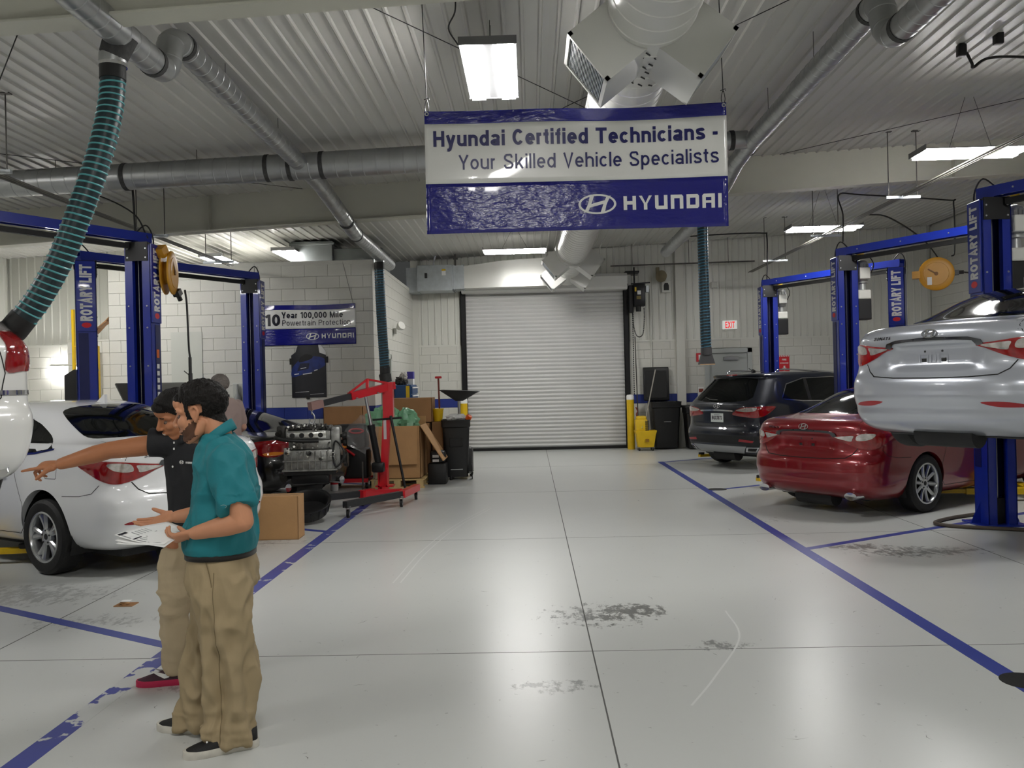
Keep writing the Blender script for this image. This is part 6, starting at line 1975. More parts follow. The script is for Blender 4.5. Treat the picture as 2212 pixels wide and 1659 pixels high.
mb = bin_body(t, .46, .5, .95, .80); mb.M = Matrix.Identity(4); o = mb.build('bin_body', M_bplastic, t, smooth=35, loc=(0, 0, .05))
MB().rbox((-.11, -.245, .55), (.11, -.215, .70), .01).build('recess_panel', M_dark, t)
MB().box((-.10, -.235, .17), (.10, -.215, .185)).build('bottom_strip', M_steel, t)
for x in (-.215, .215): MB().cyl((x - .03 * (1 if x < 0 else -1), -.1, .13), (x + .045 * (-1 if x < 0 else 1), -.1, .13), .13, n=24).build('wheel', M_dark, t, smooth=40)
MB().cyl((-.1, -.2, 0), (-.1, -.2, .07), .02, n=8).build('foot', M_bplastic, t)
blob('junk', mat('white_rag', (226, 226, 224), 0.7), t, (.02, .0, 1.03), (.16, .14, .06), 9, .5)
MB().cyl((.2, -.1, 1.0), (.23, -.12, 1.06), .05, n=14).build('orange_cap', mat('orange_plastic', (240, 92, 20), 0.4), t, smooth=40)
t = thing('oil_drainer', 'black square oil drain funnel on a steel post rising behind the wheeled bin', 'oil drainer', (-1.23, 14.85, 0))
mb = MB().rbox((-.2, -.16, .05), (.2, .16, .5), .05); mb.build('tank', M_bplastic, t, smooth=40)
MB().cyl((-.02, 0, .5), (-.02, 0, 1.32), .024, n=12).build('post', M_steel, t, smooth=40)
mb = MB(); a, b_ = (.34, .28), (.05, .05)
mb.add([(-.34, -.3, 1.5), (.34, -.3, 1.46), (.34, .3, 1.46), (-.34, .3, 1.5), (-.32, -.28, 1.5), (.32, -.28, 1.465), (.32, .28, 1.465), (-.32, .28, 1.5), (-.07, -.05, 1.30), (.05, -.05, 1.30), (.05, .05, 1.30), (-.07, .05, 1.30), (-.06, -.04, 1.33), (.04, -.04, 1.33), (.04, .04, 1.33), (-.06, .04, 1.33)],
       [(0, 1, 9, 8), (1, 2, 10, 9), (2, 3, 11, 10), (3, 0, 8, 11), (0, 4, 5, 1), (1, 5, 6, 2), (2, 6, 7, 3), (3, 7, 4, 0), (4, 12, 13, 5), (5, 13, 14, 6), (6, 14, 15, 7), (7, 15, 12, 4), (12, 15, 14, 13), (8, 9, 10, 11)])
mb.build('funnel', M_bplastic, t)
mb = MB()
for p in ((-.17, -.13, 0), (.17, -.13, 0), (-.17, .13, 0), (.17, .13, 0)): caster('caster', t, p, .022)
t = thing('push_broom', 'broom with red-tipped handle leaning behind the black bin', 'broom', (-1.62, 15.2, 0))
MB().cyl((.0, .05, .12), (-.03, .12, 1.72), .016, n=10).build('handle', mat('red_brown_handle', (126, 60, 48), 0.5), t, smooth=40)
MB().rbox((-.09, .09, 1.70), (.03, .15, 1.74), .012).build('grip', M_red, t, smooth=40)
MB().cyl((.0, .05, .4), (-.008, .07, 1.08), .02, n=10).build('sleeve', M_red, t, smooth=40)
MB().rbox((-.2, -.02, .06), (.2, .10, .14), .01).build('head', M_card2, t)
MB().rbox((-.2, -.03, 0), (.2, .11, .06), .005).build('bristles', M_dark, t)
t = thing('yellow_pail', 'small yellow pail on the carton stack beside the black bin', 'pail', (-1.58, 14.5, .97))
mb = MB(); mb.lathe([(0, 0), (.07, 0), (.095, .2), (.105, .2), (.105, .215), (.09, .215), (.066, .01), (0, .01)], n=22); mb.build('pail_shell', M_yellow, t, smooth=40)
t = thing('tool_case', 'black plastic tool case with white labels standing beside the pallet', 'tool case', (-1.52, 13.75, 0))
MB().rbox((-.15, -.14, 0), (.15, .14, .34), .03).build('case_body', M_bplastic, t, smooth=40)
MB().rbox((-.11, -.12, .34), (.13, .12, .54), .05).build('case_lid', M_bplastic, t, smooth=40)
for z_ in (.36, .43): MB().box((-.07, -.125, z_), (.03, -.118, z_ + .04)).build('label', M_white, t)
# tool cabinet by the side door
t = thing('tool_cabinet', 'blue tool cabinet with white-edged drawers by the side door', 'tool cabinet', (-2.48, 17.2, 0))
mbl = mat('cabinet_blue', (24, 66, 116), 0.4)
MB().rbox((-.2, -.42, .08), (.13, .42, 1.6), .01, 1).build('cabinet_body', mbl, t)
for k in range(9):
    d = MB().rbox((.13, -.40, .14 + k * .16), (.155, .40, .285 + k * .16), .004, 1).build('drawer', mbl, t)
    MB().box((.155, -.40, .25 + k * .16), (.175, .40, .275 + k * .16)).build('handle', M_white, d)
MB().box((.03, -.424, 1.35), (.10, -.42, 1.58)).build('caution_sticker', M_yellow, t)
MB().cyl((.13, -.3, 1.3), (.3, -.3, 1.3), .012, n=8).build('side_handle', M_bplastic, t)
t = thing('parts_box', 'small purple and white carton standing on the blue tool cabinet', 'carton', (-2.42, 17.15, 1.6))
MB().rbox((-.04, -.1, 0), (.08, .1, .26), .004, 1).build('carton_body', M_white, t)
MB().box((-.041, -.102, .12), (.082, .09, .262)).build('print', mat('purple_print', (70, 62, 160), 0.5), t)
t = thing('rag_pile', 'heap of dark rags and clear bags on the blue tool cabinet', 'rags', (-2.56, 17.0, 1.6))
blob('rags', mat('dark_rag', (60, 58, 56), 0.8, vary=.4, vscale=20), t, (0, 0, .08), (.11, .16, .10), 2, .5); blob('bag', mat('grey_film', (176, 172, 166), 0.3), t, (.05, -.08, .17), (.07, .08, .07), 4, .5)
# ================================================================ right-hand end of the hall
def bollard(label, x, y):
    t = thing('bollard', label, 'bollard', (x, y, 0), 0, 'yellow bollards guarding the roll-up door')
    mb = MB(); mb.lathe([(.085, 0), (.085, 1.16)], n=24); mb.build('post', M_yellow, t, smooth=50)
    mb = MB(); mb.lathe([(.088, 1.14), (.088, 1.22), (.075, 1.25), (0, 1.26)], n=24); mb.build('cap', M_white, t, smooth=50)
bollard('yellow bollard with white cap at the mop bucket side of the roll-up door', 2.28, 19.72)
bollard('yellow bollard with white cap at the carton side of the roll-up door', -1.55, 19.72)
t = thing('mop_bucket', 'yellow mop bucket with wringer next to the bollard', 'mop bucket', (2.55, 19.28, 0))
mb = MB(); mb.M = Matrix.Translation((0, 0, .08)); 
lv = [(.17, .12, 0), (.21, .16, .28), (.235, .175, .36), (.235, .175, .375), (.215, .155, .37), (.16, .11, .02)]
vs = []
for a, b, z_ in lv: vs += [(-a, -b, z_), (a, -b, z_), (a, b, z_), (-a, b, z_)]
mb.add(vs, [(4 * j + i, 4 * j + (i + 1) % 4, 4 * j + 4 + (i + 1) % 4, 4 * j + 4 + i) for j in range(len(lv) - 1) for i in range(4)] + [(3, 2, 1, 0), (20, 21, 22, 23)])
mb.build('bucket', M_yellow, t)
mb = MB().rbox((-.22, -.15, .42), (.04, .14, .70), .02).rbox((-.2, -.12, .66), (.02, .12, .78), .03); mb.build('wringer', M_yellow, t, smooth=40)
mb = MB()
for k in range(5): mb.box((-.02, -.155, .46 + k * .045), (.06, -.148, .475 + k * .045))
for k in range(4): mb.box((-.01 + k * .022, -.156, .44), (-.002 + k * .022, -.149, .68))
mb.build('wringer_grid', M_bplastic, t)
MB().tube(smooth_path([(-.16, 0, .7), (-.19, 0, .82), (-.16, 0, .88), (-.2, 0, .98)], 4), .014, 8).build('lever', mat('red_brown_handle', (126, 60, 48), 0.5), t, smooth=50)
mb = MB().box((-.02, -.165, .2), (.06, -.16, .27)); mb.build('warning_print', mat('brown_print', (150, 110, 20), 0.6), t)
for p in ((-.15, -.1, 0), (.15, -.1, 0), (-.15, .1, 0), (.15, .1, 0)): caster('caster', t, p, .024)
t = thing('mop', 'mop with long pale handle standing in the yellow bucket', 'mop', (2.55, 19.22, .45))
MB().cyl((-.05, 0, 0), (.24, -.06, 1.36), .014, n=10).build('handle', mat('grey_wood', (160, 156, 146), 0.6), t, smooth=40)
blob('mop_head', mat('mop_yarn', (190, 176, 110), 0.9), t, (-.06, 0, .12), (.07, .08, .16), 8, .5)
t = thing('wheeled_bin', 'large black wheeled bin with its lid folded up against the wall', 'bin', (3.06, 19.74, 0))
mb = bin_body(t, .66, .62, 1.05, .8); mb.build('bin_body', M_bplastic, t, smooth=35, loc=(0, 0, .03))
mb = MB(); mb.M = Matrix.Translation((-.14, .2, 1.10)) @ Matrix.Rotation(math.radians(-4), 4, 'X')
mb.rbox((-.30, 0, 0), (.30, .05, .78), .045, 3); o = mb.build('lid', M_bplastic, t, smooth=40)
mb = MB(); mb.M = Matrix.Translation((-.14, .195, 1.10)) @ Matrix.Rotation(math.radians(-4), 4, 'X'); mb.rbox((-.24, -.01, .06), (.24, .0, .70), .02, 2); mb.build('lid_panel', M_dark, o)
MB().box((-.06, -.305, .62), (.10, -.295, .635)).build('strip', M_steel, t)
for x in (-.28, .28): MB().cyl((x - .03, .2, .12), (x + .03, .2, .12), .12, n=20).build('wheel', M_dark, t, smooth=40)
t = thing('wheeled_bin', 'black wheeled bin half hidden between the large bin and the dark suv', 'bin', (3.72, 19.5, 0))
mb = bin_body(t, .5, .55, .9, .8); mb.build('bin_body', M_bplastic, t, smooth=35, loc=(0, 0, .03))
MB().rbox((-.28, -.3, .93), (.28, .3, .99), .02).build('lid', M_bplastic, t, smooth=40)
t = thing('wall_pole', 'thin metal pole leaning on the wall beside the roll-up door', 'pole', (2.46, 19.98, 0))
MB().cyl((.02, -.1, 0), (-.0, .05, 2.6), .012, n=8).build('pole_rod', M_rod, t, smooth=40)
# door operator with hand chain
t = thing('door_operator', 'black motor of the roll-up door with a hanging loop of chain', 'door operator', (2.52, 19.86, 3.5))
MB().rbox((-.10, -.14, -.22), (.16, .10, .30), .02).build('motor', M_black, t, smooth=40)
MB().rbox((-.2, -.04, -.35), (-.1, .2, .28), .01).build('bracket', M_black, t)
mb = MB().bar((-.16, -.1, .30), (.28, -.1, .32), .02, .03).cyl((-.08, -.1, .25), (-.08, -.1, .68), .016, n=8).bar((-.16, -.1, .5), (0, -.1, .5), .015, .015)
mb.build('linkage', M_black, t)
mb = MB().cyl((.0, -.12, -.22), (.0, -.12, -.34), .06, n=14); mb.build('gear', M_black, t, smooth=40)
MB().box((-.02, -.146, .05), (.06, -.14, .14)).build('label', M_white, t)
MB().box((-.08, -.146, .12), (-.04, -.14, .22)).build('label', M_yellow, t)
MB().box((-.04, -.146, -.06), (.06, -.14, .02)).build('label', mat('dull_brass', (120, 104, 50), 0.5), t)
MB().rbox((.18, -.1, .1), (.26, .0, .26), .01).build('switch_box', M_galv2, t)
mb = MB(); pts = smooth_path([(-.13, -.1, -.3), (-.12, -.1, -.65), (-.06, -.1, -.88), (.03, -.1, -.92), (.10, -.1, -.82), (.13, -.1, -.5), (.13, -.1, -.25)], 8)
acc = 0
for i in range(len(pts) - 1): 
    mb.cyl(pts[i], pts[i + 1].lerp(pts[i], .25), .013, n=6)
mb.build('hand_chain', M_black, t)
t = thing('chain_rope', 'long chain hanging straight down the roll-up door edge', 'chain', (2.40, 19.9, 0))
mb = MB()
for k in range(40): mb.cyl((0, 0, 1.25 + k * .05), (0, 0, 1.285 + k * .05), .011, n=6)
mb.build('chain_links', M_black, t)
# small wall fittings
t = thing('wall_speaker', 'small white wall box with black horn mouth high beside the roll-up door', 'speaker', (3.21, YB, 3.74))
MB().rbox((-.10, -.10, -.13), (.10, -.0, .13), .01).build('housing', M_trimw, t, smooth=40)
mb = MB(); mb.prism([(-.06, -.08), (.06, -.08), (.06, .03), (.035, .09), (-.035, .09), (-.06, .03)], .006, XYM((0, -.1, 0), (1, 0, 0), (0, 0, 1))); mb.build('mouth', M_dark, t)
t = thing('horn_speaker', 'dull tan horn loudspeaker on the liner wall above the white wall box', 'speaker', (3.03, YB - .02, 4.02))
mb = MB(); mb.lathe([(.03, .0), (.04, .06), (.06, .12), (.13, .2), (.14, .21), (.12, .2), (.05, .12), (0, .1)], (0, 0, 0), (.25, -1, -.25), 20); mb.build('horn', mat('tan_horn', (126, 116, 92), 0.5), t, smooth=40)
MB().rbox((-.05, -.08, -.02), (.03, 0, .18), .01).build('driver', mat('tan_horn', (126, 116, 92), 0.5), t)
t = thing('exit_sign', 'white exit sign with red letters above the exit door', 'exit sign', (4.67, YB, 2.82))
MB().rbox((-.165, -.07, -.10), (.165, -.0, .10), .008).build('sign_body', mat('sign_white', (244, 244, 240), 0.4, emit=0.25), t, smooth=40)
lettering('lettering', 'EXIT', .22, mat('lit_red', (226, 40, 44), 0.5, emit=0.5), t, XYM((-.11, -.072, -.075), (1, 0, 0), (0, 0, 1)), bold=.015, height=.15)
mb = MB()
for s in (-.1, .1): mb.cyl((s, -.04, -.10), (s, -.04, -.13), .03, n=10)
mb.build('lamp_head', M_trimw, t)
t = thing('fire_alarm_pull', 'red fire alarm pull box beside the exit door frame', 'alarm box', (3.95, YB, 2.08))
MB().rbox((-.07, -.05, -.1), (.07, 0, .1), .008).build('box_body', M_red, t)
MB().box((-.02, -.055, -.06), (.05, -.05, .06)).build('handle', M_white, t)
t = thing('fire_alarm_pull', 'white and red call box low on the wall beside the dark suv', 'alarm box', (3.97, YB, 1.27))
MB().rbox((-.07, -.05, -.14), (.07, 0, .12), .008).build('box_body', M_white, t)
MB().box((-.05, -.055, .0), (.05, -.05, .08)).build('handle', mat('brown_red', (140, 60, 40), 0.5), t)
t = thing('junction_box', 'pale junction box on the liner wall left of the exit sign', 'junction box', (4.33, YB - .01, 3.76))
MB().rbox((-.07, -.05, -.07), (.07, 0, .07), .01).build('box_body', M_trimw, t)
t = thing('extinguisher_sign', 'red and white fire extinguisher sign with arrow beside the far lift column', 'sign', (5.92, YB - .01, 1.88))
MB().box((-.12, -.006, -.2), (.12, 0, .2)).build('sign_plate', M_redp, t)
mb = MB()
for k in range(6):
    for z_ in (-.2, .17):
        mb.prism([(-.12 + k * .04, z_), (-.10 + k * .04, z_), (-.085 + k * .04, z_ + .03), (-.105 + k * .04, z_ + .03)], .002, XYM((0, -.006, 0), (1, 0, 0), (0, 0, 1)))
mb.build('hazard_edge', M_white, t)
lettering('print', 'FIRE', .10, M_white, t, XYM((-.05, -.0075, .08), (1, 0, 0), (0, 0, 1)), bold=.02)
lettering('print', 'EXTINGUISHER', .19, M_white, t, XYM((-.095, -.0075, .01), (1, 0, 0), (0, 0, 1)), bold=.02)
mb = MB(); mb.prism([(-.02, -.04), (.02, -.04), (.02, -.09), (.05, -.09), (0, -.15), (-.05, -.09), (-.02, -.09)], .002, XYM((0, -.006, 0), (1, 0, 0), (0, 0, 1))); mb.build('arrow', M_white, t)
t = thing('wall_conduit', 'grey conduit running down the liner wall beside the door motor', 'conduit', (2.84, YB - .02, 0))
MB().cyl((0, 0, 1.3), (0, 0, 3.7), .016, n=8).build('pipe_run', M_trimw, t, smooth=50)
# security camera on the block room side
t = thing('wall_lamp_head', 'white emergency lamp head on the side wall of the block room', 'lamp', (OX1, 17.15, 2.72))
MB().rbox((0, -.06, -.09), (.06, .06, .02), .01).build('mount', M_trimw, t)
mb = MB(); mb.lathe([(0, 0), (.04, .0), (.085, .08), (.085, .13), (0, .12)], (.09, -.03, .02), (.7, -.6, .4), 18); mb.build('lamp_head', M_trimw, t, smooth=40)
# poster on the block wall
t = thing('wall_poster', 'dark poster of a blue racing car taped to the block wall under the banner', 'poster', (-3.88, OY, 1.42))
vs = [(-.30, 0), (.31, 0), (.31, .74), (.20, .80), (.17, .98), (-.16, .98), (-.22, .80), (-.30, .74)]
MB().prism(vs, .003, XYM((0, -.008, 0), (1, 0, 0), (0, 0, 1))).build('sheet', mat('poster_dark', (36, 36, 40), 0.3, vary=.3, vscale=4), t)
def flat(name, pts, m_, off): MB().prism(pts, .0008, XYM((0, -.0115 - off, 0), (1, 0, 0), (0, 0, 1))).build(name, m_, t)
flat('car_shape', curvy([(-.29, .36), (-.12, .40), (.05, .44), (.20, .50), (.29, .56), (.29, .66), (.22, .70), (.06, .72), (-.12, .68), (-.22, .60), (-.29, .50)], 4), mat('poster_blue', (28, 48, 120), 0.3, vary=.4, vscale=9), 0)
flat('windscreen', curvy([(-.16, .62), (.02, .66), (.08, .72), (-.04, .76), (-.14, .70)], 4), M_dark, .001)
flat('bonnet_shade', [(-.20, .46), (.0, .50), (.02, .60), (-.14, .60)], mat('poster_navy', (14, 18, 50), 0.3), .001)
for k, q in enumerate(([(-.14, .50), (-.04, .52), (-.04, .53), (-.14, .51)], [(-.25, .40), (-.17, .41), (-.17, .425), (-.25, .415)], [(-.1, .40), (.06, .42), (.06, .435), (-.1, .415)], [(.1, .46), (.16, .475), (.16, .49), (.1, .475)], [(-.24, .09), (.0, .10), (.0, .105), (-.24, .095)], [(.02, .05), (.26, .06), (.26, .065), (.02, .055)])):
    flat('print', q, M_white, .002)
flat('curled_back', [(.17, .98), (.31, .80), (.31, .74), (.20, .78)], M_white, .001)
for p in ((-.33, .58), (.29, .60), (-.05, -.03)): MB().box((p[0], -.014, p[1]), (p[0] + .06, -.009, p[1] + (.11 if p[1] > .1 else .05))).build('tape', M_dark, t)
# fittings behind the left lifts
t = thing('step_ladder', 'yellow ladder standing against the low block wall', 'ladder', (-7.95, OY - .15, 0))
for x in (0, .42): MB().box((x - .02, -.03, 0), (x + .02, .03, 3.05 if x == 0 else 2.4)).build('rail', M_yellow, t)
for k in range(8): MB().cyl((0, 0, .3 + k * .3), (.42, 0, .3 + k * .3), .016, n=8).build('rung', M_yellow, t, smooth=40)
t = thing('control_unit', 'black angular control unit mounted beside the far left lift column', 'control unit', (-6.28, 11.75, 1.62))
mb = MB(); mb.prism([(-.12, -.24), (.08, -.28), (.12, -.2), (.12, .24), (.02, .3), (-.12, .22)], .12, XYM((0, 0, 0), (1, 0, 0), (0, 0, 1))); mb.build('housing', M_bplastic, t)
MB().cyl((0.0, 0, -.28), (0, 0, -1.62), .02, n=8).build('stand', M_rod, t)
t = thing('washer_station', 'grey wall board with hanging sprayers behind the man by the lift column', 'wall board', (-5.02, OY, 1.55))
MB().rbox((-.2, -.03, -.25), (.2, 0, .15), .01).build('board', mat('pale_board', (190, 192, 186), 0.5), t)
for x in (-.1, .05, .14):
    mb = MB(); mb.lathe([(.02, .25), (.025, .1), (.06, .02), (.065, -.12), (0, -.12)], (x, -.08, -.12), (0, 0, 1), 16); mb.build('sprayer', mat('clear_grey', (150, 152, 150), 0.3), t, smooth=40)
mb = MB(); mb.tube(smooth_path([(.17, -.06, .5), (.16, -.06, .2), (.10, -.08, 0), (.12, -.08, -.25), (.16, -.08, -.4)], 5), .008, 6); mb.build('hose_line', M_cable, t)
t = thing('cardboard_scraps', 'bundle of cardboard offcuts lying on top of the low block wall', 'cardboard', (-7.6, OY + .12, 12 * CH + .03))
for k in range(3): MB().bar((-.3 + k * .1, -.05 + k * .04, .02 + k * .05), (.15, -.02 + k * .04, .32 + k * .04), .2, .012).build('offcut', M_card2, t)
# floor litter
t = thing('torn_carton', 'torn scrap of brown carton lying on the floor before the white sedan', 'litter', (-3.06, 6.35, 0))
MB().box((-.08, -.05, 0), (.06, .06, .006)).build('scrap', M_card2, t)
mb = MB(); mb.M = Matrix.Rotation(math.radians(25), 4, 'Y'); mb.box((-.05, -.03, .0), (.06, .05, .004)); mb.build('scrap', M_card, t)
MB().box((-.04, -.03, .03), (.03, .02, .034)).build('label', M_white, t)
# ================================================================ people
def remesh(mb, voxel, smooth_it=4, fac=.5):
    me = mb.mesh('rm', [], fix=True)
    o = bpy.data.objects.new('rm', me); COL.objects.link(o)
    r = o.modifiers.new('r', 'REMESH'); r.mode = 'VOXEL'; r.voxel_size = voxel; r.use_smooth_shade = True
    if smooth_it:
        s = o.modifiers.new('s', 'SMOOTH'); s.iterations = smooth_it; s.factor = fac
    dg = bpy.context.evaluated_depsgraph_get()
    out = bpy.data.meshes.new_from_object(o.evaluated_get(dg))
    bpy.data.objects.remove(o); bpy.data.meshes.remove(me)
    return out
def verts(me):
    a = np.empty(len(me.vertices) * 3); me.vertices.foreach_get('co', a); return a.reshape(-1, 3)
def normals(me):
    a = np.empty(len(me.vertices) * 3); me.vertex_normals.foreach_get('vector', a); return a.reshape(-1, 3)
def setv(me, a): me.vertices.foreach_set('co', np.ascontiguousarray(a).ravel()); me.update()
def displace(me, fn):
    v, n = verts(me), normals(me)
    d = np.array([fn(Vector(p)) for p in v])
    setv(me, v + n * d[:, None])
def loft(mb, secs, n=28):
    """secs: (centre, axis_a (vector half-size), axis_b)"""
    vs = []
    for c, a, b in secs:
        c, a, b = Vector(c), Vector(a), Vector(b)
        for k in range(n):
            t = 2 * math.pi * k / n
            ct, st = math.cos(t), math.sin(t)
            e = .86
            vs.append(c + a * math.copysign(abs(ct) ** e, ct) + b * math.copysign(abs(st) ** e, st))
    N = len(secs)
    fs = [(i * n + k, i * n + (k + 1) % n, (i + 1) * n + (k + 1) % n, (i + 1) * n + k) for i in range(N - 1) for k in range(n)]
    fs += [tuple(range(n - 1, -1, -1)), tuple(range((N - 1) * n, N * n))]
    return mb.add(vs, fs)
def limb(mb, pts, rs, n=20, sub=5):
    """tapered closed tube with rounded ends through joints"""
    P = smooth_path(pts, sub)
    R = []
    m = len(pts) - 1
    for i in range(len(P)):
        t = min(i / sub, m - 1e-6); k = int(t); f = t - k; R.append(rs[k] * (1 - f) + rs[k + 1] * f)
    d0, d1 = (P[0] - P[1]).normalized(), (P[-1] - P[-2]).normalized()
    A = [P[0] + d0 * R[0] * q for q in (.95, .8, .45)]; RA = [R[0] * q for q in (.25, .6, .9)]
    B = [P[-1] + d1 * R[-1] * q for q in (.45, .8, .95)]; RB = [R[-1] * q for q in (.9, .6, .25)]
    mb.tube(A + P + B, RA + R + RB, n)
    return mb
def basis(yaw, pitch=0.0, roll=0.0):
    """columns: forward, left, up"""
    return Matrix.Rotation(yaw, 3, 'Z') @ Matrix.Rotation(pitch, 3, 'Y') @ Matrix.Rotation(roll, 3, 'X')
def head_mb(mb, c, B, s=1.0, female=False):
    mb.M = Matrix.Translation(c) @ (B.to_4x4()) @ Matrix.Scale(s, 4)
    mb.sphere((-.015, 0, .035), (.100, .077, .092), 32, 20)
    mb.sphere((.022, 0, -.035), (.070, .062, .090), 28, 18)
    mb.sphere((.058, 0, -.096), (.030, .030, .024), 20, 12)
    for q in (-1, 1):
        limb(mb, [(-.025, q * .055, -.045), (.0, q * .052, -.082), (.055, q * .018, -.102)], [.02, .02, .02], 12)
        mb.sphere((.055, q * .038, -.028), (.030, .024, .026), 16, 10)
        limb(mb, [(.076, q * .012, .024), (.074, q * .038, .027), (.056, q * .056, .018)], [.012, .012, .010], 10)
        mb.sphere((.098, q * .0125, -.036), (.011, .009, .008), 12, 8)
        # ear: rim, lobe and inner plate
        limb(mb, [(-.004, q * .074, -.024), (.004, q * .078, .0), (-.004, q * .083, .024), (-.020, q * .086, .026), (-.028, q * .085, .006), (-.018, q * .080, -.022), (-.008, q * .076, -.032)], [.006, .0055, .006, .006, .006, .006, .007], 8)
        mb.sphere((-.012, q * .076, -.002), (.014, .006, .022), 12, 8)
        mb.sphere((.078, q * .0165, -.066), (.012, .016, .006), 12, 8)
    limb(mb, [(.084, 0, .022), (.096, 0, -.004), (.110, 0, -.027)], [.008, .010, .0125], 14)
    mb.sphere((.108, 0, -.033), (.013, .0125, .010), 14, 10)
    mb.sphere((.090, 0, -.0615), (.0095, .021, .0055), 16, 10)
    mb.sphere((.088, 0, -.0715), (.010, .019, .0065), 16, 10)
    mb.sphere((.072, 0, .055), (.028, .052, .035), 20, 12)
    mb.M = Matrix.Identity(4)
def head_local(v, c, B, s=1.0):
    return ((v - np.array(c)) @ np.array(B)) / s
def shell(me, keep, off, name, m_, parent, inner=.003, taper=None):
    """closed skin lifted off the faces of me whose vertices all satisfy keep; off(i) lifts outward"""
    v, n = verts(me), normals(me)
    F = [tuple(p.vertices) for p in me.polygons if all(keep[i] for i in p.vertices)]
    used = sorted(set(i for f in F for i in f)); mp = {i: k for k, i in enumerate(used)}
    o = np.array([off[i] for i in used])[:, None]
    out = v[used] + n[used] * o; inn = v[used] - n[used] * inner
    ec = {}
    for f in F:
        for a, b in zip(f, f[1:] + f[:1]):
            e = (min(a, b), max(a, b)); ec[e] = (ec.get(e, (0,))[0] + 1, (a, b))
    k = len(used)
    fs = [tuple(mp[i] for i in f) for f in F]
    for e, (c, (a, b)) in ec.items():
        if c == 1: fs.append((mp[b], mp[a], mp[a] + k, mp[b] + k))
    mb = MB(); mb.v = [tuple(p) for p in np.vstack([out, inn])]; mb.f = fs; mb.m = [0] * len(fs)
    return mb.build(name, m_, parent, smooth=60, fix=False)
def hand_mb(mb, w, d, n, thumb, curls, spread=.0, scale=1.0, thumb_dir=None, thumb_curl=.5):
    """w wrist, d along the fingers, n out of the palm, thumb = direction of the thumb side; curls per finger (index..little)"""
    w, d, n, s = Vector(w), Vector(d).normalized(), Vector(n).normalized(), Vector(thumb).normalized()
    S = scale
    # palm
    loft(mb, [(w - d * .012 * S, s * .024 * S, n * .017 * S), (w + d * .02 * S, s * .031 * S, n * .017 * S), (w + d * .05 * S, s * .039 * S, n * .016 * S), (w + d * .08 * S, s * .041 * S, n * .0145 * S), (w + d * .094 * S, s * .038 * S, n * .011 * S)], 20)
    mb_s = w + d * .035 * S + s * .026 * S + n * .008 * S
    mb.tube([mb_s - d * .03 * S, mb_s, mb_s + d * .02 * S], [.012 * S, .019 * S, .012 * S], 12)
    L = [(.040, .024, .021), (.044, .028, .023), (.041, .026, .022), (.032, .020, .019)]
    for i in range(4):
        off = (.030 - .0205 * i) * S
        p = w + d * (.090 - .004 * abs(i - 1.2)) * S + s * off
        dd = (d + s * spread * (1.2 - i)).normalized()
        a = 0.0; pts = [p - dd * .02 * S, p]; rs = [.0092 * S, .0095 * S]
        for k in range(3):
            a += curls[i] * (.9 if k == 0 else 1.1 if k == 1 else .7)
            dr = dd * math.cos(a) + n * math.sin(a)
            pts.append(pts[-1] + dr * L[i][k] * S); rs.append((.0088, .0080, .0068)[k] * S * (.92 if i == 3 else 1))
        mb.tube(*finger_rings(pts, rs), 12)
    t0 = w + d * .028 * S + s * .030 * S + n * .004 * S
    td = Vector(thumb_dir).normalized() if thumb_dir is not None else (d * .6 + s * .75 + n * .25).normalized()
    t1 = t0 + td * .040 * S
    td2 = (td + (d * .5 - s * .4 + n * .2) * thumb_curl).normalized(); t2 = t1 + td2 * .030 * S
    mb.tube(*finger_rings([t0 - td * .015 * S, t0, t1, t2, t2 + td2 * .012 * S], [.014 * S, .014 * S, .0112 * S, .0098 * S, .0075 * S]), 12)
def finger_rings(pts, rs):
    P, R = [], []
    for i in range(len(pts) - 1):
        a, b = Vector(pts[i]), Vector(pts[i + 1])
        for q in (0, .33, .66):
            P.append(a.lerp(b, q)); R.append(rs[i] * (1 - q) + rs[i + 1] * q)
    P.append(Vector(pts[-1])); R.append(rs[-1])
    d = (P[-1] - P[-2]).normalized()
    for q, k in ((.5, .85), (.85, .5), (1.0, .2)):
        P.append(Vector(pts[-1]) + d * rs[-1] * q); R.append(rs[-1] * k)
    return P, R
def eyes(t, c, B, s, look=(1, 0, -.15), iris=(50, 34, 24)):
    Bm = B
    for q in (-1, 1):
        p = Vector(c) + Bm @ (Vector((.0705, q * .031, -.002)) * s)
        mb = MB(); mb.sphere(p, .0105 * s, 16, 10); e = mb.build('eyeball', mat('eye_white', (120, 100, 90), 0.2), t, smooth=80)
        l = (Bm @ Vector(look)).normalized()
        mb = MB(); mb.sphere(p + l * .0085 * s, .0050 * s, 12, 8); mb.build('iris', mat('iris_brown', iris, 0.15), e, smooth=80)
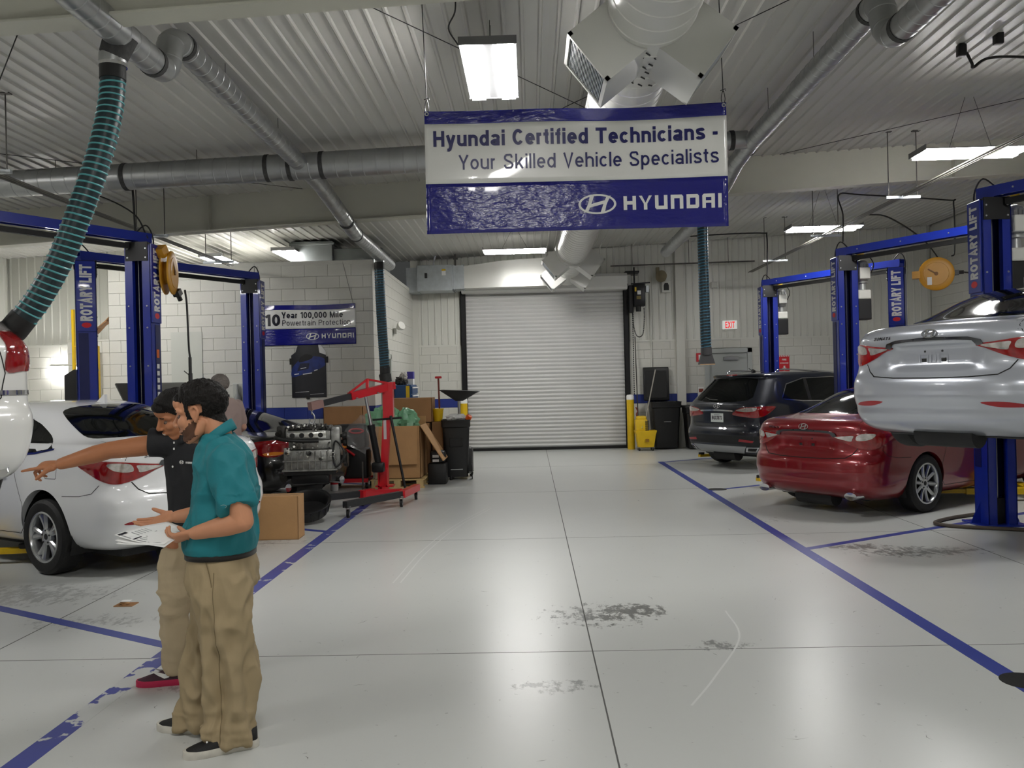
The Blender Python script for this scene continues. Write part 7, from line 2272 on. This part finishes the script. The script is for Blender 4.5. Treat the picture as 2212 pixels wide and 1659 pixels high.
def shoe(t, heel, toe, w, upper_m, sole_m, lace_m=None, h=.085, name='shoe', swoosh=False):
    heel, toe = Vector((heel[0], heel[1], 0)), Vector((toe[0], toe[1], 0))
    d = (toe - heel); L = d.length; d.normalize(); s = Vector((-d.y, d.x, 0))
    prof = [(0, .50), (.03, .78), (.12, .92), (.30, .86), (.50, .90), (.70, 1.0), (.85, .88), (.95, .58), (1.0, .25)]
    def outline(z, k):
        pts = []
        for u, q in prof: pts.append(heel + d * (u * L) + s * (q * w / 2 * k) + Vector((0, 0, z)))
        for u, q in prof[::-1]: pts.append(heel + d * (u * L) - s * (q * w / 2 * k) + Vector((0, 0, z)))
        return pts
    def stack(levels, name, m_, parent):
        mb = MB(); vs = []
        for f in levels: vs += f
        n = len(levels[0])
        fs = [(j * n + i, j * n + (i + 1) % n, (j + 1) * n + (i + 1) % n, (j + 1) * n + i) for j in range(len(levels) - 1) for i in range(n)] + [tuple(range(n - 1, -1, -1)), tuple(range((len(levels) - 1) * n, len(levels) * n))]
        mb.add(vs, fs); return mb.build(name, m_, parent, smooth=50)
    sh = stack([outline(0, .97), outline(.006, 1.02), outline(.030, 1.03), outline(.034, 1.0)], name, sole_m, t)
    def up(q):
        pts = []
        for side in (1, -1):
            for u, k in (prof if side > 0 else prof[::-1]):
                top = h * (1.0 if u < .3 else 1.0 - (u - .3) / .7 * .62)
                zz = .03 + (top - .03) * math.sin(q * math.pi / 2)
                kk = math.cos(q * math.pi / 2 * .82)
                pts.append(heel + d * ((.02 + u * .96) * L) + s * (side * k * w / 2 * kk * .98) + Vector((0, 0, zz)))
        return pts
    stack([up(0), up(.2), up(.4), up(.6), up(.8), up(1.0)], 'upper', upper_m, sh)
    if lace_m:
        for k in range(4):
            u = .48 + .07 * k; top = h * (1.0 - (u - .3) / .7 * .62)
            p = heel + d * (u * L) + Vector((0, 0, top + .001))
            MB().tube([p - s * .024 - Vector((0, 0, .012)), p - s * .012, p + s * .012, p + s * .024 - Vector((0, 0, .012))], .004, 6).build('lace', lace_m, sh, smooth=60)
    if swoosh:
        # curved tick printed on the flank
        for sd in (1, -1):
            cs = [(.36, .075), (.40, .058), (.48, .054), (.60, .066), (.72, .082)]; wd = [.004, .010, .011, .007, .002]
            up_, dn = [], []
            for (u, z_), q in zip(cs, wd):
                pr = np.interp(u, [a for a, b in prof], [b for a, b in prof])
                top = h * (1.0 if u < .3 else 1.0 - (u - .3) / .7 * .62)
                for lst, zz in ((up_, z_ + q), (dn, z_ - q)):
                    qq = math.asin(min(.98, max(0, (zz - .03) / (max(top, .05) - .03)))) / (math.pi / 2)
                    kk = math.cos(qq * math.pi / 2 * .82)
                    lst.append(heel + d * (u * L) + s * sd * (pr * w / 2 * kk * .98 + .003) + Vector((0, 0, zz)))
            n = len(up_)
            mb = MB(); mb.add(up_ + dn, [(i, i + 1, n + i + 1, n + i) for i in range(n - 1)]); mb.build('side_mark', M_white, sh, fix=False)
    return sh
def folds(scale, amp, stretch=(1, 1, .45), seed=0.0):
    sv = Vector((seed, seed * 1.7, seed * .3))
    def f(p):
        q = Vector((p.x * stretch[0], p.y * stretch[1], p.z * stretch[2])) * scale + sv
        a = noise.noise(q)
        b = noise.noise(q * 2.1 + Vector((3, 1, 2)))
        return amp * (.55 - 2 * abs(a)) * .8 + amp * .45 * b
    return f
SKIN = mat('skin_tan', (196, 138, 104), 0.5, vary=0.06, vscale=18, spec=0.4)
SKIN2 = mat('skin_brown', (176, 116, 80), 0.48, vary=0.06, vscale=18, spec=0.4)
SKIN3 = mat('skin_fair', (206, 158, 136), 0.5, vary=0.06, vscale=18, spec=0.4)
HAIR = mat('black_brown_hair', (17, 13, 11), 0.55, spec=0.25, vary=0.35, vscale=60, bump=0.8, bscale=140, stretch=(1, 1, .35))
BEARD = mat('dark_stubble', (62, 40, 30), 0.7, alpha=0.62, vary=0.3, vscale=160, bump=0.5, bscale=260)
TEAL = mat('teal_polo_knit', (14, 116, 126), 0.72, vary=0.05, vscale=5, bump=0.7, bscale=11)
BLKS = mat('black_polo_knit', (20, 21, 26), 0.75, bump=0.15, bscale=420)
KHAKI = mat('khaki_twill', (158, 140, 108), 0.8, vary=0.05, vscale=6, bump=0.9, bscale=13, stretch=(1, 1, .55))
KHAKI2 = mat('light_khaki_twill', (186, 168, 138), 0.8, vary=0.05, vscale=6, bump=0.9, bscale=13, stretch=(1, 1, .7))
def to_local(me, root): me.transform(Matrix.Translation(-Vector(root)))
def man_teal():
    R = Vector((-1.42, 3.88, 0))
    t = thing('person', 'person in teal polo shirt and khaki trousers holding papers', 'person', R)
    yaw = math.radians(188); f = Vector((math.cos(yaw), math.sin(yaw), 0)); l = Vector((-f.y, f.x, 0))
    HC, HB, HS = Vector((-1.516, 3.885, 1.492)), basis(math.radians(179), math.radians(9)), 1.08
    # ---- skin: one continuous figure
    mb = MB()
    head_mb(mb, HC, HB, HS)
    limb(mb, [(-1.458, 3.885, 1.46), (-1.432, 3.883, 1.39), (-1.42, 3.88, 1.30)], [.058, .062, .07], 24)
    for z, cx, hd, hw in ((1.30, -1.41, .09, .15),): loft(mb, [((-1.432, 3.88, .86), f * .12, l * .14), ((-1.42, 3.88, 1.05), f * .11, l * .14), ((-1.405, 3.88, 1.25), f * .10, l * .15), ((-1.42, 3.88, 1.33), f * .07, l * .09)])
    eL, wL = Vector((-1.250, 3.655, 1.030)), Vector((-1.470, 3.690, .978))
    eR, wR = Vector((-1.520, 4.085, 1.015)), Vector((-1.690, 4.025, 1.000))
    limb(mb, [(-1.335, 3.72, 1.28), (-1.285, 3.675, 1.16), eL], [.055, .05, .046]); limb(mb, [eL, eL.lerp(wL, .35), eL.lerp(wL, .75), wL], [.046, .047, .036, .030])
    limb(mb, [(-1.44, 4.05, 1.28), (-1.49, 4.085, 1.15), eR], [.055, .05, .045]); limb(mb, [eR, eR.lerp(wR, .4), wR], [.045, .044, .030])
    limb(mb, [(-1.40, 3.80, .80), (-1.39, 3.80, .46), (-1.385, 3.80, .08)], [.085, .055, .04]); limb(mb, [(-1.45, 3.96, .80), (-1.52, 3.97, .46), (-1.56, 3.975, .08)], [.085, .055, .04])
    # left hand grips the sheets: fingers below, thumb on top
    hand_mb(mb, wL + Vector((-.015, .005, 0)), (-.88, .22, -.28), (-.05, .55, .83), (.25, .70, -.45) if False else (-.1, .82, -.5), (.42, .45, .5, .55), 0, 1.02, thumb_dir=(-.75, .55, .42), thumb_curl=.4)
    # right hand: open, palm up
    hand_mb(mb, wR + Vector((-.015, 0, 0)), (-.90, -.16, -.22), (-.14, -.42, .88), (-.25, .80, .42), (.10, .16, .22, .30), .10, 1.0, thumb_dir=(-.92, .12, .30), thumb_curl=.0)
    body = remesh(mb, .0034, 5, .45)
    v = verts(body); hl = head_local(v, HC, HB, HS)
    bo = meshobj('body', body, SKIN, t)
    # hair cap from the scalp
    x, y, z = hl[:, 0], np.abs(hl[:, 1]), hl[:, 2]
    line = np.where(x > .045, .060 + (x - .045) * .35 - .012 * np.clip((y - .03) / .04, 0, 1), np.where(x > .010, .060 - (.045 - x) * 1.3, np.where(x > -.03, -.012 + (.0 - x) * .0, -.012 - (-.03 - x) * .62)))
    ear = (x > -.042) & (x < .014) & (y > .070) & (z < .034)
    side = (x > .004) & (x < .034) & (z > -.022) & (y > .050) & ~ear
    keep = ((z > line) | side) & ~ear & (z > -.085) & (np.abs(hl).max(1) < .2)
    top = np.clip((z - line) / .05, 0, 1)
    off = .0025 + .018 * np.clip((z - line) / .075, 0, 1) * np.clip((z + .03) / .09, .15, 1) + np.where(x > .03, .006 * top, 0)
    off = off + np.array([.004 * noise.noise(Vector(p) * 60) + .003 * noise.noise(Vector(p) * 160) for p in hl]) * (.3 + top)
    shell(body, keep, off, 'hair', HAIR, t)
    low = -.016 - .62 * np.clip(x, 0, .075)
    rnd = np.array([noise.noise(Vector(p) * 330) for p in hl])
    jaw = (z < low + .010 * rnd - .004) & (x > -.006) & (z > -.125) & (np.abs(hl).max(1) < .16)
    lips = (np.abs(z + .0665) < .0115) & (y < .026) & (x > .07)
    neckc = z < (-.094 - .30 * np.clip(x, 0, .08) + .012 * rnd)
    k2 = jaw & ~lips & ~neckc & ~ear
    k2 |= (np.abs(z + .050) < .007) & (x > .075) & (y < .030)
    shell(body, k2, np.full(len(v), .0018), 'beard', BEARD, t, .002)
    br = (np.abs(z - .0275) < .0055) & (x > .05) & (y > .014) & (y < .052)
    shell(body, br, np.full(len(v), .0025), 'eyebrow', HAIR, t, .002)
    eyes(t, HC, HB, HS)
    # ---- shirt
    mb = MB()
    S = [(.868, -1.430, .156, .182), (.895, -1.432, .162, .188), (.96, -1.428, .154, .180), (1.03, -1.416, .146, .178), (1.10, -1.404, .138, .178), (1.18, -1.398, .134, .182), (1.25, -1.396, .128, .186), (1.30, -1.402, .116, .172), (1.34, -1.414, .098, .135), (1.375, -1.428, .080, .095), (1.40, -1.436, .072, .080)]
    loft(mb, [((cx, 3.88, z), f * hd, l * hw) for z, cx, hd, hw in S], 36)
    a, b = Vector((-1.345, 3.735, 1.285)), Vector((-1.268, 3.660, 1.085))
    d = (b - a).normalized()
    limb(mb, [(-1.375, 3.775, 1.305), a], [.075, .078]); mb.tube([a - d * .02, a.lerp(b, .4), a.lerp(b, .8), b, b + d * .004], [.079, .081, .080, .078, .07], 24)
    a, b = Vector((-1.435, 4.03, 1.285)), Vector((-1.51, 4.085, 1.085))
    limb(mb, [(-1.42, 3.99, 1.305), a], [.075, .078]); d = (b - a).normalized(); mb.tube([a - d * .02, a.lerp(b, .5), b, b + d * .004], [.078, .078, .072, .066], 24)
    sh = remesh(mb, .0062, 6, .5)
    fo = folds(12, .018, (1, 1, .6), 2.0); fo2 = folds(6, .024, (1.2, 1.2, .5), 5.0)
    displace(sh, lambda p: (fo(p) * .8 + fo2(p) * (1.0 if p.z < 1.15 else .5)) * min(1, max(0, (p.z - .885) / .05)))
    so = meshobj('polo_shirt', sh, TEAL, t)
    # collar band, open at the throat
    mb = MB(); vs = []; n = 30
    c0 = Vector((-1.444, 3.882, 1.390))
    for j, (r, dz, out) in enumerate(((.067, -.03, 0), (.068, .012, .0), (.071, .017, .001), (.079, -.004, .003), (.088, -.026, .004))):
        for k in range(n + 1):
            a = math.radians(22 + 316 * k / n)
            rad = f * math.cos(a) + l * math.sin(a)
            tilt = -.055 * math.cos(a) + (-.012 if j > 2 and abs(math.cos(a)) > .8 and math.cos(a) > 0 else 0)
            vs.append(c0 + rad * (r + out) * Vector((1, 1, 0)).length / 1.414 + Vector((0, 0, dz + tilt)))
    mb.add(vs, [(j * (n + 1) + k, j * (n + 1) + k + 1, (j + 1) * (n + 1) + k + 1, (j + 1) * (n + 1) + k) for j in range(4) for k in range(n)])
    o = mb.build('collar', TEAL, so, smooth=60, fix=False); sd = o.modifiers.new('t', 'SOLIDIFY'); sd.thickness = .004
    # small mark on the sleeve
    q = Vector((-1.306, 3.583, 1.105))
    mb = MB(); mb.tube(smooth_path([q + Vector((-.012, 0, .004)), q + Vector((0, -.002, .007)), q + Vector((.010, 0, .004)), q + Vector((.012, 0, -.002)), q + Vector((.006, 0, -.006))], 4), .0012, 5); mb.build('sleeve_mark', M_steel, so)
    # ---- trousers
    mb = MB()
    loft(mb, [((-1.431, 3.88, .885), f * .142, l * .168), ((-1.428, 3.88, .85), f * .146, l * .172), ((-1.420, 3.88, .79), f * .154, l * .182), ((-1.420, 3.88, .72), f * .150, l * .182), ((-1.425, 3.88, .68), f * .12, l * .15)], 36)
    def leg(pts): loft(mb, [((x, y, z), Vector((-.99, -.1, 0)) * a, Vector((.1, -.99, 0)) * b) for x, y, z, a, b in pts], 30)
    leg([(-1.395, 3.795, .78, .125, .10), (-1.390, 3.792, .70, .130, .104), (-1.383, 3.792, .60, .118, .100), (-1.378, 3.795, .46, .102, .096), (-1.372, 3.798, .34, .100, .094), (-1.374, 3.80, .22, .104, .094), (-1.380, 3.798, .12, .108, .094), (-1.384, 3.796, .05, .106, .088), (-1.384, 3.795, .022, .098, .082)])
    leg([(-1.440, 3.965, .78, .125, .10), (-1.455, 3.968, .70, .128, .102), (-1.480, 3.970, .60, .114, .098), (-1.520, 3.972, .46, .100, .094), (-1.540, 3.975, .34, .096, .09), (-1.555, 3.978, .22, .098, .09), (-1.570, 3.98, .12, .104, .09), (-1.578, 3.98, .06, .102, .086), (-1.580, 3.98, .034, .094, .08)])
    tr = remesh(mb, .0068, 5, .5)
    fa, fb, fc = folds(9, .044, (1, 1, .28), 1.0), folds(15, .024, (1, 1, .55), 4.0), folds(9, .020, (.6, .6, 1.8), 8.0)
    displace(tr, lambda p: max(0.0, min(1.0, (.86 - p.z) / .12)) * (fa(p) * (.45 if p.z > .6 else .45 + .55 * min(1, (.6 - p.z) / .15)) + fb(p) * .7 + fc(p) * max(0, min(1, (.22 - p.z) / .12)) * .9))
    vv = verts(tr); vv[:, 2] = np.maximum(vv[:, 2], .012); setv(tr, vv)
    tro = meshobj('trousers', tr, KHAKI, t)
    # side seam, pocket welt, belt
    bv = BVHTree.FromPolygons([Vector(p) for p in verts(tr)], [tuple(p.vertices) for p in tr.polygons])
    def onl(x, z):
        h = bv.ray_cast(Vector((x, 3.0, z)), Vector((0, 1, 0))); return h[0] + Vector((0, -.0015, 0)) if h[0] else Vector((x, 3.7, z))
    MB().tube([onl(x, z) for x, z in [(-1.40 + .018 * k / 30 * (1 if k < 16 else .4), .80 - .76 * k / 30) for k in range(31)]], .0018, 5).build('side_seam', mat('khaki_seam', (122, 106, 78), 0.85), tro)
    MB().tube([onl(x, z) for x, z in [(-1.445 + .04 * k / 10, .88 - .14 * k / 10) for k in range(11)]], .0022, 5).build('pocket_edge', mat('khaki_seam', (122, 106, 78), 0.85), tro)
    mb = MB(); vs = []; n = 60
    for z_ in (.846, .884):
        for k in range(n):
            a = 2 * math.pi * k / n; ct, st = math.cos(a), math.sin(a)
            vs.append(Vector((-1.430, 3.88, z_)) + f * .153 * math.copysign(abs(ct) ** .86, ct) + l * .179 * math.copysign(abs(st) ** .86, st))
    mb.add(vs, [(k, (k + 1) % n, n + (k + 1) % n, n + k) for k in range(n)])
    o = mb.build('belt', mat('dark_leather', (26, 22, 20), 0.5), t, smooth=60, fix=False); o.modifiers.new('t', 'SOLIDIFY').thickness = .004
    blk = mat('black_canvas', (22, 22, 23), 0.75, bump=.2, bscale=300); wso = mat('scuffed_white_rubber', (206, 202, 192), 0.6, vary=.15, vscale=20)
    shoe(t, (-1.265, 3.832), (-1.545, 3.680), .105, blk, wso, M_white); shoe(t, (-1.50, 3.975), (-1.80, 4.012), .105, blk, wso, M_white)
    # ---- shift children so the empty sits at the feet
    for ch in list(t.children): ch.location = ch.location - R
    # papers in the hand
    p = thing('paper_sheets', 'printed paper sheets held out by the person in teal', 'papers', (-1.66, 3.80, .96))
    A, Bc, Cc, D = Vector((-1.835, 3.705, .992)), Vector((-1.715, 3.985, .985)), Vector((-1.505, 3.88, .962)), Vector((-1.60, 3.655, .958))
    o0 = Vector((-1.66, 3.80, .96)); pm = mat('white_paper', (240, 240, 238), 0.7)
    for k in range(3):
        mb = MB(); vs = []; n = 10
        for j in range(n + 1):
            for i in range(n + 1):
                u, v_ = i / n, j / n
                q = (A * (1 - u) + D * u) * (1 - v_) + (Bc * (1 - u) + Cc * u) * v_
                q = q + Vector((.006 * k, -.008 * k, -.004 * k - .045 * max(0, .45 - v_) ** 1.2 * (1 + .5 * k) - .012 * math.sin(u * 3 + k)))
                vs.append(q - o0)
        mb.add(vs, [(j * (n + 1) + i, j * (n + 1) + i + 1, (j + 1) * (n + 1) + i + 1, (j + 1) * (n + 1) + i) for j in range(n) for i in range(n)])
        o = mb.build('sheet', pm, p, smooth=60, fix=False); o.modifiers.new('t', 'SOLIDIFY').thickness = .0008
        if k == 0:
            def at(u, v_):
                q = (A * (1 - u) + D * u) * (1 - v_) + (Bc * (1 - u) + Cc * u) * v_
                return q + Vector((0, 0, -.045 * max(0, .45 - v_) ** 1.2 - .012 * math.sin(u * 3) + .0016)) - o0
            for u0, u1, v0, v1 in [(.04, .10, .02, .16), (.34, .38, .03, .5), (.66, .70, .03, .5), (.08, .30, .03, .05), (.42, .62, .03, .05), (.74, .94, .03, .05)] + [(.42, .62, .10 + .06 * q, .115 + .06 * q) for q in range(6)] + [(.74, .95, .10 + .06 * q, .115 + .06 * q) for q in range(6)] + [(.12, .30, .2 + .06 * q, .212 + .06 * q) for q in range(5)]:
                dark = (u1 - u0) < .07
                mb = MB(); mb.add([at(u0, v0), at(u1, v0), at(u1, v1), at(u0, v1)], [(0, 1, 2, 3)])
                mb.build('print', M_blackp if dark else mat('grey_print', (150, 150, 154), 0.7), o, fix=False)
man_teal()
def person_black():
    R = Vector((-1.90, 4.66, 0))
    t = thing('person', 'person in black polo shirt reaching out to point at the white suv', 'person', R)
    yaw = math.radians(240); f = Vector((math.cos(yaw), math.sin(yaw), 0)); l = Vector((-f.y, f.x, 0))
    HC, HB, HS = Vector((-1.925, 4.60, 1.462)), basis(math.radians(222), math.radians(22), math.radians(-8)), 1.0
    mb = MB(); head_mb(mb, HC, HB, HS)
    limb(mb, [(-1.905, 4.625, 1.42), (-1.885, 4.645, 1.36), (-1.875, 4.655, 1.29)], [.046, .049, .058], 22)
    loft(mb, [((-1.865, 4.68, .84), f * .09, l * .12), ((-1.87, 4.67, 1.05), f * .09, l * .11), ((-1.875, 4.66, 1.22), f * .085, l * .13), ((-1.875, 4.655, 1.31), f * .06, l * .09)])
    sR, eR, wR = Vector((-2.01, 4.625, 1.312)), Vector((-2.275, 4.56, 1.285)), Vector((-2.515, 4.52, 1.222))
    limb(mb, [sR, sR.lerp(eR, .5), eR], [.056, .054, .046]); limb(mb, [eR, eR.lerp(wR, .3), eR.lerp(wR, .75), wR], [.046, .048, .037, .031])
    sL, eL, wL = Vector((-1.735, 4.68, 1.29)), Vector((-1.68, 4.70, 1.06)), Vector((-1.71, 4.60, .87))
    limb(mb, [sL, eL], [.05, .042]); limb(mb, [eL, wL], [.042, .028])
    hand_mb(mb, wL, (-.1, -.3, -.95), (-.9, .2, 0), (-.3, -.9, .3), (.3, .35, .4, .45), 0, .95)
    # pointing hand: index out, other fingers folded under
    hand_mb(mb, wR + Vector((-.015, 0, -.002)), (-.985, -.05, -.06), (.04, .30, -.95), (.0, -.92, -.36), (.06, .85, 1.0, 1.05), 0, 1.05, thumb_dir=(-.72, -.25, -.62), thumb_curl=-.1)
    limb(mb, [(-1.935, 4.65, .80), (-1.965, 4.62, .46), (-1.975, 4.63, .08)], [.08, .052, .036]); limb(mb, [(-1.80, 4.72, .80), (-1.76, 4.73, .46), (-1.77, 4.76, .08)], [.08, .052, .036])
    body = remesh(mb, .0036, 5, .45); v = verts(body); hl = head_local(v, HC, HB, HS)
    meshobj('body', body, SKIN2, t)
    x, y, z = hl[:, 0], np.abs(hl[:, 1]), hl[:, 2]
    line = np.where(x > .05, .050 + (x - .05) * .3, np.where(x > -.02, .050 - (.05 - x) * 1.0, -.03 - (-.02 - x) * 1.0))
    ear = (x > -.04) & (x < .012) & (y > .072) & (z < .03)
    keep = (z > line) & ~ear & (np.abs(hl).max(1) < .2)
    top = np.clip((z - line) / .04, 0, 1)
    off = .004 + .022 * top + np.array([.004 * noise.noise(Vector(p) * 50) for p in hl])
    shell(body, keep, off, 'hair', HAIR, t)
    tm = (np.abs(z + .0665) < .0042) & (y < .018) & (x > .07)
    shell(body, tm, np.full(len(v), .0015), 'teeth', mat('teeth', (226, 218, 206), 0.3), t, .001)
    br = (np.abs(z - .0275) < .0045) & (x > .05) & (y > .014) & (y < .05)
    shell(body, br, np.full(len(v), .002), 'eyebrow', HAIR, t, .002)
    eyes(t, HC, HB, HS, (1, 0, -.1))
    mb = MB()
    S = [(.80, -1.865, 4.685, .118, .155), (.86, -1.866, 4.682, .118, .155), (.95, -1.868, 4.678, .112, .15), (1.05, -1.87, 4.672, .110, .148), (1.15, -1.873, 4.665, .112, .152), (1.23, -1.876, 4.66, .108, .158), (1.29, -1.878, 4.656, .092, .145), (1.33, -1.88, 4.652, .076, .105), (1.36, -1.885, 4.648, .064, .074)]
    loft(mb, [((cx, cy, z_), f * hd, l * hw) for z_, cx, cy, hd, hw in S], 36)
    a, b = Vector((-1.985, 4.632, 1.318)), Vector((-2.075, 4.608, 1.318))
    limb(mb, [(-1.94, 4.645, 1.30), a], [.074, .080]); d = (b - a).normalized(); mb.tube([a - d * .02, a.lerp(b, .6), b, b + d * .004], [.08, .080, .078, .066], 24)
    a, b = Vector((-1.755, 4.678, 1.28)), Vector((-1.70, 4.695, 1.12)); limb(mb, [(-1.79, 4.67, 1.29), a], [.07, .07]); d = (b - a).normalized(); mb.tube([a - d * .02, b, b + d * .004], [.07, .066, .056], 22)
    sh = remesh(mb, .0065, 6, .5); fo = folds(9, .007, (1, 1, .6), 3.0); displace(sh, fo)
    so = meshobj('polo_shirt', sh, BLKS, t)
    bv = BVHTree.FromPolygons([Vector(p) for p in verts(sh)], [tuple(p.vertices) for p in sh.polygons])
    def chest(u, z_):
        o = Vector((-1.875, 4.66, z_)) + l * u + f * .6
        h = bv.ray_cast(o, -f); return (h[0] + f * .004) if h[0] else o - f * .45
    for z_ in (1.318, 1.285, 1.19):
        MB().lathe([(0, .003), (.006, .003), (.006, 0)], chest(.0, z_), f, 12).build('button', M_white, so)
    mb = MB(); emblem(mb, XYM(chest(.062, 1.215), l, (0, 0, 1)), .036, .0012); mb.build('chest_logo', M_white, so)
    mb = MB(); wordmark(mb, XYM(chest(.086, 1.208), l, (0, 0, 1)), .05, .010, .0012); mb.build('chest_wordmark', M_white, so)
    mb = MB(); vs = []; n = 28; c0 = Vector((-1.888, 4.645, 1.352))
    for j, (r, dz) in enumerate(((.062, -.02), (.064, .026), (.070, .03), (.084, .004), (.092, -.016))):
        for k in range(n + 1):
            a = math.radians(24 + 312 * k / n); rad = f * math.cos(a) + l * math.sin(a)
            vs.append(c0 + rad * r + Vector((0, 0, dz - .028 * math.cos(a))))
    mb.add(vs, [(j * (n + 1) + k, j * (n + 1) + k + 1, (j + 1) * (n + 1) + k + 1, (j + 1) * (n + 1) + k) for j in range(4) for k in range(n)])
    o = mb.build('collar', BLKS, so, smooth=60, fix=False); o.modifiers.new('t', 'SOLIDIFY').thickness = .004
    mb = MB()
    loft(mb, [((-1.866, 4.682, .84), f * .108, l * .145), ((-1.866, 4.684, .78), f * .118, l * .160), ((-1.868, 4.685, .70), f * .12, l * .162), ((-1.868, 4.685, .66), f * .10, l * .14)], 34)
    leg = lambda pts: loft(mb, [((x_, y_, z_), f * a, l * b) for x_, y_, z_, a, b in pts], 28)
    leg([(-1.935, 4.65, .74, .10, .085), (-1.945, 4.64, .66, .102, .086), (-1.955, 4.628, .55, .092, .080), (-1.962, 4.620, .45, .078, .074), (-1.968, 4.624, .34, .074, .068), (-1.972, 4.632, .2, .066, .060), (-1.976, 4.636, .09, .062, .056), (-1.977, 4.637, .062, .058, .052)])
    leg([(-1.805, 4.715, .74, .10, .085), (-1.795, 4.72, .6, .094, .08), (-1.775, 4.73, .45, .078, .072), (-1.77, 4.745, .3, .072, .066), (-1.77, 4.76, .1, .062, .056), (-1.77, 4.76, .062, .058, .052)])
    tr = remesh(mb, .007, 5, .5); fa, fc = folds(10, .016, (1, 1, .5), 6.0), folds(10, .020, (.5, .5, 1.6), 2.0)
    displace(tr, lambda p: fa(p) + fc(p) * (1 if .38 < p.z < .52 else .3))
    meshobj('trousers', tr, KHAKI2, t)
    up = mat('plum_mesh_fabric', (66, 38, 50), 0.7, vary=.2, vscale=12); so_ = mat('hot_pink_foam', (196, 40, 84), 0.6)
    shoe(t, (-1.885, 4.655), (-2.175, 4.598), .098, up, so_, None, .09, swoosh=True); shoe(t, (-1.72, 4.80), (-1.93, 4.66), .098, up, so_, None, .09, swoosh=True)
    for ch in list(t.children): ch.location = ch.location - R
person_black()
def person_grey():
    R = Vector((-4.17, 11.75, 0))
    t = thing('person', 'grey-haired person in a dusty mauve shirt seen from behind by the lift column', 'person', R)
    yaw = math.radians(140); f = Vector((math.cos(yaw), math.sin(yaw), 0)); l = Vector((-f.y, f.x, 0))
    HC, HB, HS = Vector((-4.265, 11.76, 1.64)), basis(math.radians(172), math.radians(14)), 1.06
    mb = MB(); head_mb(mb, HC, HB, HS)
    limb(mb, [(-4.24, 11.755, 1.60), (-4.21, 11.75, 1.53), (-4.19, 11.75, 1.44)], [.05, .054, .065], 20)
    loft(mb, [((-4.17, 11.75, .95), f * .11, l * .15), ((-4.17, 11.75, 1.25), f * .10, l * .16), ((-4.18, 11.75, 1.45), f * .07, l * .12)])
    for sg in (1, -1):
        a = Vector((-4.17, 11.75, 1.40)) + l * sg * .17; e = a + l * sg * .05 - Vector((0, 0, .30)) - f * .02; w = e + f * .20 - l * sg * .03 - Vector((0, 0, .12))
        limb(mb, [a, e], [.05, .042]); limb(mb, [e, w], [.042, .03]); hand_mb(mb, w, f * .8 - Vector((0, 0, .5)), -l * sg, f * .3 + Vector((0, 0, .9)), (.3, .35, .4, .45))
        h = Vector((-4.17, 11.75, .95)) + l * sg * .09; limb(mb, [h, h - Vector((0, 0, .45)), h - Vector((0, 0, .87))], [.085, .06, .04])
    body = remesh(mb, .006, 3, .45); v = verts(body); hl = head_local(v, HC, HB, HS)
    meshobj('body', body, SKIN3, t)
    x, y, z = hl[:, 0], np.abs(hl[:, 1]), hl[:, 2]
    line = np.where(x > .05, .055 + (x - .05) * .3, np.where(x > -.02, .055 - (.05 - x) * .95, -.02 - (-.02 - x) * 1.0))
    ear = (x > -.04) & (x < .012) & (y > .072) & (z < .03)
    keep = (z > line) & ~ear & (np.abs(hl).max(1) < .2)
    shell(body, keep, .006 + .016 * np.clip((z - line) / .05, 0, 1), 'hair', mat('grey_hair', (124, 116, 110), 0.6, vary=.3, vscale=60, bump=.6, bscale=150), t)
    mb = MB(); loft(mb, [((-4.17, 11.75, z_), f * a, l * b) for z_, a, b in ((.92, .13, .185), (1.05, .125, .185), (1.2, .12, .19), (1.34, .115, .195), (1.42, .095, .16), (1.48, .07, .09))], 30)
    for sg in (1, -1):
        a = Vector((-4.17, 11.75, 1.39)) + l * sg * .15; b = a + l * sg * .06 - Vector((0, 0, .22)); limb(mb, [a, b], [.075, .068])
    sh = remesh(mb, .009, 5, .5); displace(sh, folds(8, .009, (1, 1, .6), 1.0)); so = meshobj('shirt', sh, mat('mauve_cotton', (168, 148, 142), 0.8), t)
    mb = MB(); vs = []; n = 24
    for r, dz in ((.065, 0), (.066, .03)):
        for k in range(n): a = 2 * math.pi * k / n; vs.append(Vector((-4.20, 11.752, 1.485)) + f * r * math.cos(a) + l * r * math.sin(a) + Vector((0, 0, dz - .02 * math.cos(a))))
    mb.add(vs, [(k, (k + 1) % n, n + (k + 1) % n, n + k) for k in range(n)]); o = mb.build('neck_strap', M_dark, so, fix=False); o.modifiers.new('t', 'SOLIDIFY').thickness = .006
    mb = MB()
    loft(mb, [((-4.17, 11.75, z_), f * a, l * b) for z_, a, b in ((.98, .12, .175), (.85, .13, .185), (.78, .12, .18))], 28)
    for sg in (1, -1):
        h = Vector((-4.17, 11.75, .82)) + l * sg * .09; limb(mb, [h, h - Vector((0, 0, .36)), h - Vector((0, 0, .72))], [.10, .085, .08])
    tr = remesh(mb, .01, 4, .5); meshobj('trousers', tr, mat('dark_trousers', (44, 44, 50), 0.8), t)
    for sg in (1, -1):
        h = Vector((-4.17, 11.75, 0)) + l * sg * .09; shoe(t, h - f * .07, h + f * .21, .1, M_dark, M_dark)
    for ch in list(t.children): ch.location = ch.location - R
    t.location = R + Vector((.27, -.85, 0))
person_grey()
